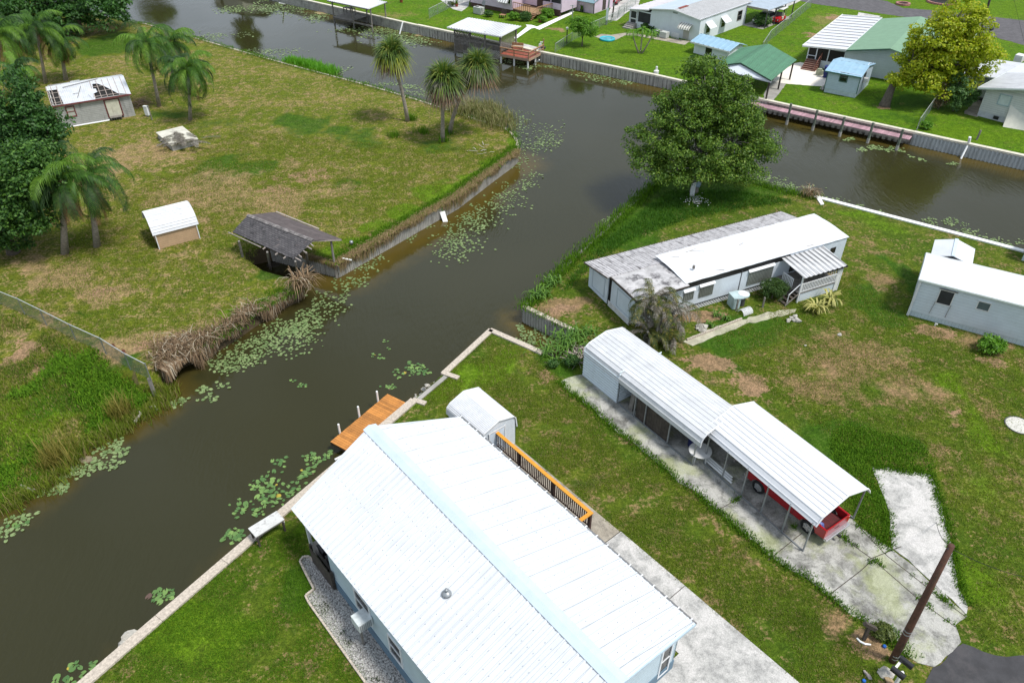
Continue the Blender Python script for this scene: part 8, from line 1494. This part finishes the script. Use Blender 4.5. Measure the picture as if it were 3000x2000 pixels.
# ================================================================ lily pads
padm = leafmat('lily_pad_leaf', (.055,.125,.035), (.13,.24,.06), (.22,.24,.035), rough=.4, trl=.1, spec=.5)
t_ = NT('lily_pad_leaf_single'); r_ = t_.n('ObjectInfo').outputs['Random']; p_ = t_.n('BsdfPrincipled', Roughness=.4); t_.set(p_, 'Base Color', t_.mix(r_, (.055,.13,.03), (.17,.28,.07))); padn = t_.finish(p_.outputs[0])
pady = M('yellow_lily_pad', (.36,.29,.03), .5, .2, 5.); padb = M('brown_lily_pad', (.10,.06,.045), .6, .3, 5.); padpale = leafmat('lily_pad_pale', (.13,.20,.07), (.24,.31,.13), rough=.4, trl=.1)
def padshape(n=9):
    a = np.linspace(.35, 2*pi-.35, n); r = 1+.08*rng.normal(size=n); v = np.c_[r*np.cos(a)*1.15, r*np.sin(a)*.9, .06*rng.random(n)]
    return np.vstack([[[.12,0,0]], v])
def padmesh(name, m, k):
    v = padshape(); me = bpy.data.meshes.new(name); me.from_pydata([tuple(x) for x in v], [], [tuple(range(len(v)))]); me.materials.append(m); return me
PADM = [padmesh('lily_pad', padn, 0) for _ in range(5)]+[padmesh('lily_pad', pady, 1), padmesh('lily_pad', padb, 2)]
def patch(px, py, rx, ry, n, size=.2):        # px ellipse on the water -> pad places
    c = P(px, py, WZ); ax = abs(P(px+rx, py, WZ).x-c.x); ay = abs(P(px, py-ry, WZ).y-P(px, py+ry, WZ).y)/2; out = []
    k = max(2, n//5); cen = rng.normal(0, .5, (k, 2)); n = int(n*1.5); tries = 0
    while len(out) < n and tries < n*6:
        tries += 1; q = cen[tries % k]+rng.normal(0, .26, 2); x, y, s_ = c.x+ax*q[0], c.y+ay*q[1], size*rng.uniform(.5, 1.25)*.56
        if all((x-o[0])**2+(y-o[1])**2 > ((s_+o[2])*.72)**2 for o in out[-400:]): out.append((x, y, s_))
    return out
landp = [[(p[0], p[1]) for p in L] for L in (LP, RP, FP)]
def onwater(l):
    q = np.array(l); ok = np.ones(len(q), bool)
    for L in landp: ok &= ~pip(q[:,:2], L)
    return [tuple(x) for x in q[ok]]
near = [  # label, patches: individual pads
 ('green lily pad floating between the wooden dock and the cleaning table', 'lily pads below the wooden dock', [(790,1450,60,45,30),(850,1400,60,50,22),(895,1385,30,25,10),(925,1330,40,25,12),(735,1480,50,40,20),(700,1560,28,30,14),(960,1335,20,16,6)], .23),
 ('green lily pad in the small round patch off the slipway', 'lily pads off the slipway', [(1222,1075,42,30,30)], .2),
 ('green lily pad in a tiny loose patch in mid canal', 'lily pads in mid canal', [(1110,1045,20,14,6),(1130,1010,18,10,5),(880,1123,22,9,8),(1140,1145,26,14,10)], .15),
 ('green lily pad along the near seawall at the bottom left', 'lily pads along the near seawall', [(460,1755,48,30,15),(230,1975,60,28,16),(290,1940,20,15,5)], .22),
 ('green lily pad in the bed off the overgrown lot', 'lily pads off the overgrown lot', [(40,1550,45,40,26),(170,1440,40,25,14),(150,1425,30,25,12),(310,1330,55,35,34),(250,1370,50,30,26),(345,1310,35,25,14),(205,1385,40,18,14)], .21),
 ('green lily pad off the clump of dead reeds', 'lily pads off the dead reeds', [(525,1180,30,18,12),(610,1150,40,26,16),(590,1140,22,16,6)], .21),
]
NPAD = 0
def addpad(x, y, s, label, group):
    global NPAD
    k = int(rng.integers(0, 5)) if rng.random() < .975 else (5 if rng.random() < .6 else 6)
    o = bpy.data.objects.new('lily_pad', PADM[k]); C.objects.link(o); o.location = (x, y, WZ+.012+.02*rng.random()); o.scale = (s, s, s); o.rotation_euler = (rng.normal(0,.10), rng.normal(0,.10), rng.uniform(0, 2*pi)); tag(o, label if k < 5 else label.replace('green', 'yellow' if k == 5 else 'brown'), 'lily pad', group); NPAD += 1
pool_ = []
for lab, grp, ps_, sz in near:
    for (a, b_, c_, d_, n) in ps_:
        for x, y, s_ in onwater(patch(a, b_, c_, d_, n, sz)): pool_.append((lab, grp, x, y, s_))
for lab, grp, x, y, s_ in pool_[:298]: addpad(x, y, s_, lab, grp)
far_ = [(x, y, s_) for _, _, x, y, s_ in pool_[298:]]
for px, py, rx, ry, n in ((850,980,80,45,170),(760,1010,60,40,110),(690,1060,70,30,110),(900,930,60,40,90),(960,880,60,40,70),(1040,830,50,20,30),(1330,720,70,45,120),(1400,650,45,35,90),(1360,690,60,60,60),(1450,600,60,30,60),(1500,560,50,30,60),(1560,530,30,20,40),(1545,430,60,50,110),(1590,400,50,40,90),(1520,360,40,28,70),(1500,470,30,30,30),(1620,420,25,18,25),(1080,770,50,25,40),(1180,690,40,14,30),(1230,660,40,12,30),(1560,985,45,22,40),(1620,1000,40,25,40),(1560,950,20,20,14),(1525,960,18,14,10),(1780,640,20,14,16),(2420,590,60,10,36),(2500,610,50,8,22),(2555,620,40,8,16),(2720,650,40,12,26),(2790,650,35,16,26),(2850,685,50,14,30),(2950,705,60,16,36),(2280,540,60,14,60),(2220,525,40,10,40),(2320,552,30,8,24)): far_ += onwater(patch(px, py, rx, ry, n, .17))
for px, py, rx, ry, n, sz in ((860,25,70,18,260,.26),(780,20,40,14,120,.26),(1130,90,90,20,360,.26),(1200,115,60,18,200,.26),(930,50,40,14,90,.26),(690,30,60,10,120,.26),(780,155,80,10,110,.22),(950,210,60,12,90,.22),(620,110,80,12,90,.24),(1050,245,40,8,30,.2),(1195,258,25,10,34,.22),(1240,275,30,10,30,.22),(1140,250,60,8,40,.2),(1500,180,60,9,50,.24),(1545,200,30,8,34,.24),(1600,195,20,6,20,.24),(1680,205,50,10,60,.22),(1760,225,60,12,90,.22),(1830,240,60,10,60,.22),(2480,410,16,6,12,.26),(2560,435,30,8,26,.26),(2610,440,26,6,16,.26),(2640,443,12,5,8,.24),(2690,465,16,6,10,.24),(2780,480,22,5,10,.22),(1200,60,40,6,50,.24),(1010,40,20,5,20,.24),(1470,170,30,6,22,.24)): far_ += onwater(patch(px, py, rx, ry, n, sz))
V_, F_ = [], []; base_ = [padshape(7) for _ in range(6)]
for i, (x, y, s_) in enumerate(far_):
    v = base_[i % 6]*s_; a = rng.uniform(0, 2*pi); c_, sn = cos(a), sin(a); V_.append(np.c_[x+v[:,0]*c_-v[:,1]*sn, y+v[:,0]*sn+v[:,1]*c_, WZ+.012+.03*rng.random()+v[:,2]+v[:,0]*rng.normal(0,.14)])
o = npmesh('lily_pad_beds', np.vstack(V_), np.arange(len(V_)*8).reshape(-1, 8), padpale, None, 8); tag(o, 'beds of small lily pads spread along the canal banks further off', 'lily pads', kind='stuff')
# sand bars at the far wall
sand = M('wet_sand', (.30,.22,.11), .85, .2, 2.)
def mound(px, py, rx, ry, m_, name, z=WZ+.06):
    c = P(px, py, WZ); ax = abs(P(px+rx, py, WZ).x-c.x); ay = abs(P(px, py-ry, WZ).y-P(px, py+ry, WZ).y)/2; b = MB(); n = 24; vs = [(c.x, c.y, z)]
    for k in range(n): a = 2*pi*k/n; r_ = 1+.2*mnoise.noise(Vector((cos(a)*2, sin(a)*2, px))); vs.append((c.x+ax*r_*cos(a), c.y+ay*r_*sin(a), WZ-.10))
    tag(b.add(vs, [(0, k+1, (k+1) % n+1) for k in range(n)]).build(name, m_, None, True), kind='structure')
mound(945,38,60,12,sand,'sand_bank'); mound(1230,103,45,9,sand,'sand_bank'); mound(255,1345,70,30,M('muddy_bank', (.17,.14,.085), .9, .3, 3., spots=.4, spcol=(.30,.25,.17)),'mud_bank', WZ+.05); mound(385,1225,50,20,bpy.data.materials['muddy_bank'],'mud_bank', WZ+.1); mound(800,775,70,30,M('dark_mud', (.035,.028,.018), .8, .3, 3.),'mud_bank', WZ+.04)
# ================================================================ light, sky, camera
w = bpy.data.worlds.new('World'); sc.world = w; w.use_nodes = True; nt = w.node_tree; nt.nodes.clear()
out = nt.nodes.new('ShaderNodeOutputWorld'); bg = nt.nodes.new('ShaderNodeBackground'); sky = nt.nodes.new('ShaderNodeTexSky'); sky.sky_type = 'NISHITA'; sky.sun_disc = False
SE, SA = radians(62), radians(118)          # sun elevation; azimuth clockwise from +Y
sky.sun_elevation = SE; sky.sun_rotation = SA; sky.air_density = 1.0; sky.dust_density = 1.2; sky.ozone_density = 1.
hsv = nt.nodes.new('ShaderNodeHueSaturation'); hsv.inputs['Saturation'].default_value = .6; nt.links.new(sky.outputs[0], hsv.inputs['Color'])
tc = nt.nodes.new('ShaderNodeTexCoord'); nz = nt.nodes.new('ShaderNodeTexNoise'); nz.inputs['Scale'].default_value = 2.6; nz.inputs['Detail'].default_value = 6.; nz.inputs['Roughness'].default_value = .6; nt.links.new(tc.outputs['Generated'], nz.inputs['Vector'])
mr = nt.nodes.new('ShaderNodeMapRange'); mr.inputs[1].default_value = .38; mr.inputs[2].default_value = .62; mr.inputs[3].default_value = .35; mr.inputs[4].default_value = 1.; nt.links.new(nz.outputs[0], mr.inputs[0])
mx = nt.nodes.new('ShaderNodeMix'); mx.data_type = 'RGBA'; nt.links.new(mr.outputs[0], mx.inputs[0]); nt.links.new(hsv.outputs[0], mx.inputs[6]); mx.inputs[7].default_value = (7.0, 8.0, 9.4, 1.)
nt.links.new(mx.outputs[2], bg.inputs[0]); bg.inputs[1].default_value = .09; nt.links.new(bg.outputs[0], out.inputs[0])
sl = bpy.data.lights.new('sun', 'SUN'); sl.energy = 3.1; sl.angle = radians(11); sl.color = (1., .965, .91)
so = bpy.data.objects.new('sun', sl); C.objects.link(so)
d = Vector((sin(SA)*cos(SE), cos(SA)*cos(SE), sin(SE))); so.rotation_euler = (-d).to_track_quat('-Z', 'Y').to_euler(); so.location = d*80
cam = bpy.data.cameras.new('camera'); cam.sensor_width = 36.; cam.lens = 36.*F/3000.; cam.clip_end = 4000.; cam.clip_start = .5
co_ = bpy.data.objects.new('camera', cam); C.objects.link(co_)
X = Vector((1,0,0)); U = Vector((0, sin(TH), cos(TH))); Fw = Vector((0, cos(TH), -sin(TH))); c, s_ = cos(RO), sin(RO); r_ = X*c+U*s_; u_ = U*c-X*s_
mt_ = Matrix((r_, u_, -Fw)).transposed().to_4x4(); mt_.translation = (0, 0, H); co_.matrix_world = mt_; sc.camera = co_
vs_ = sc.view_settings; vs_.view_transform = 'Standard'; vs_.look = 'None'; vs_.exposure = .40; vs_.gamma = 1.
sc.render.filter_size = 1.0; sc.cycles.max_bounces = 6; sc.cycles.diffuse_bounces = 3; sc.cycles.glossy_bounces = 3; sc.cycles.transparent_max_bounces = 12; sc.cycles.caustics_reflective = False; sc.cycles.caustics_refractive = False
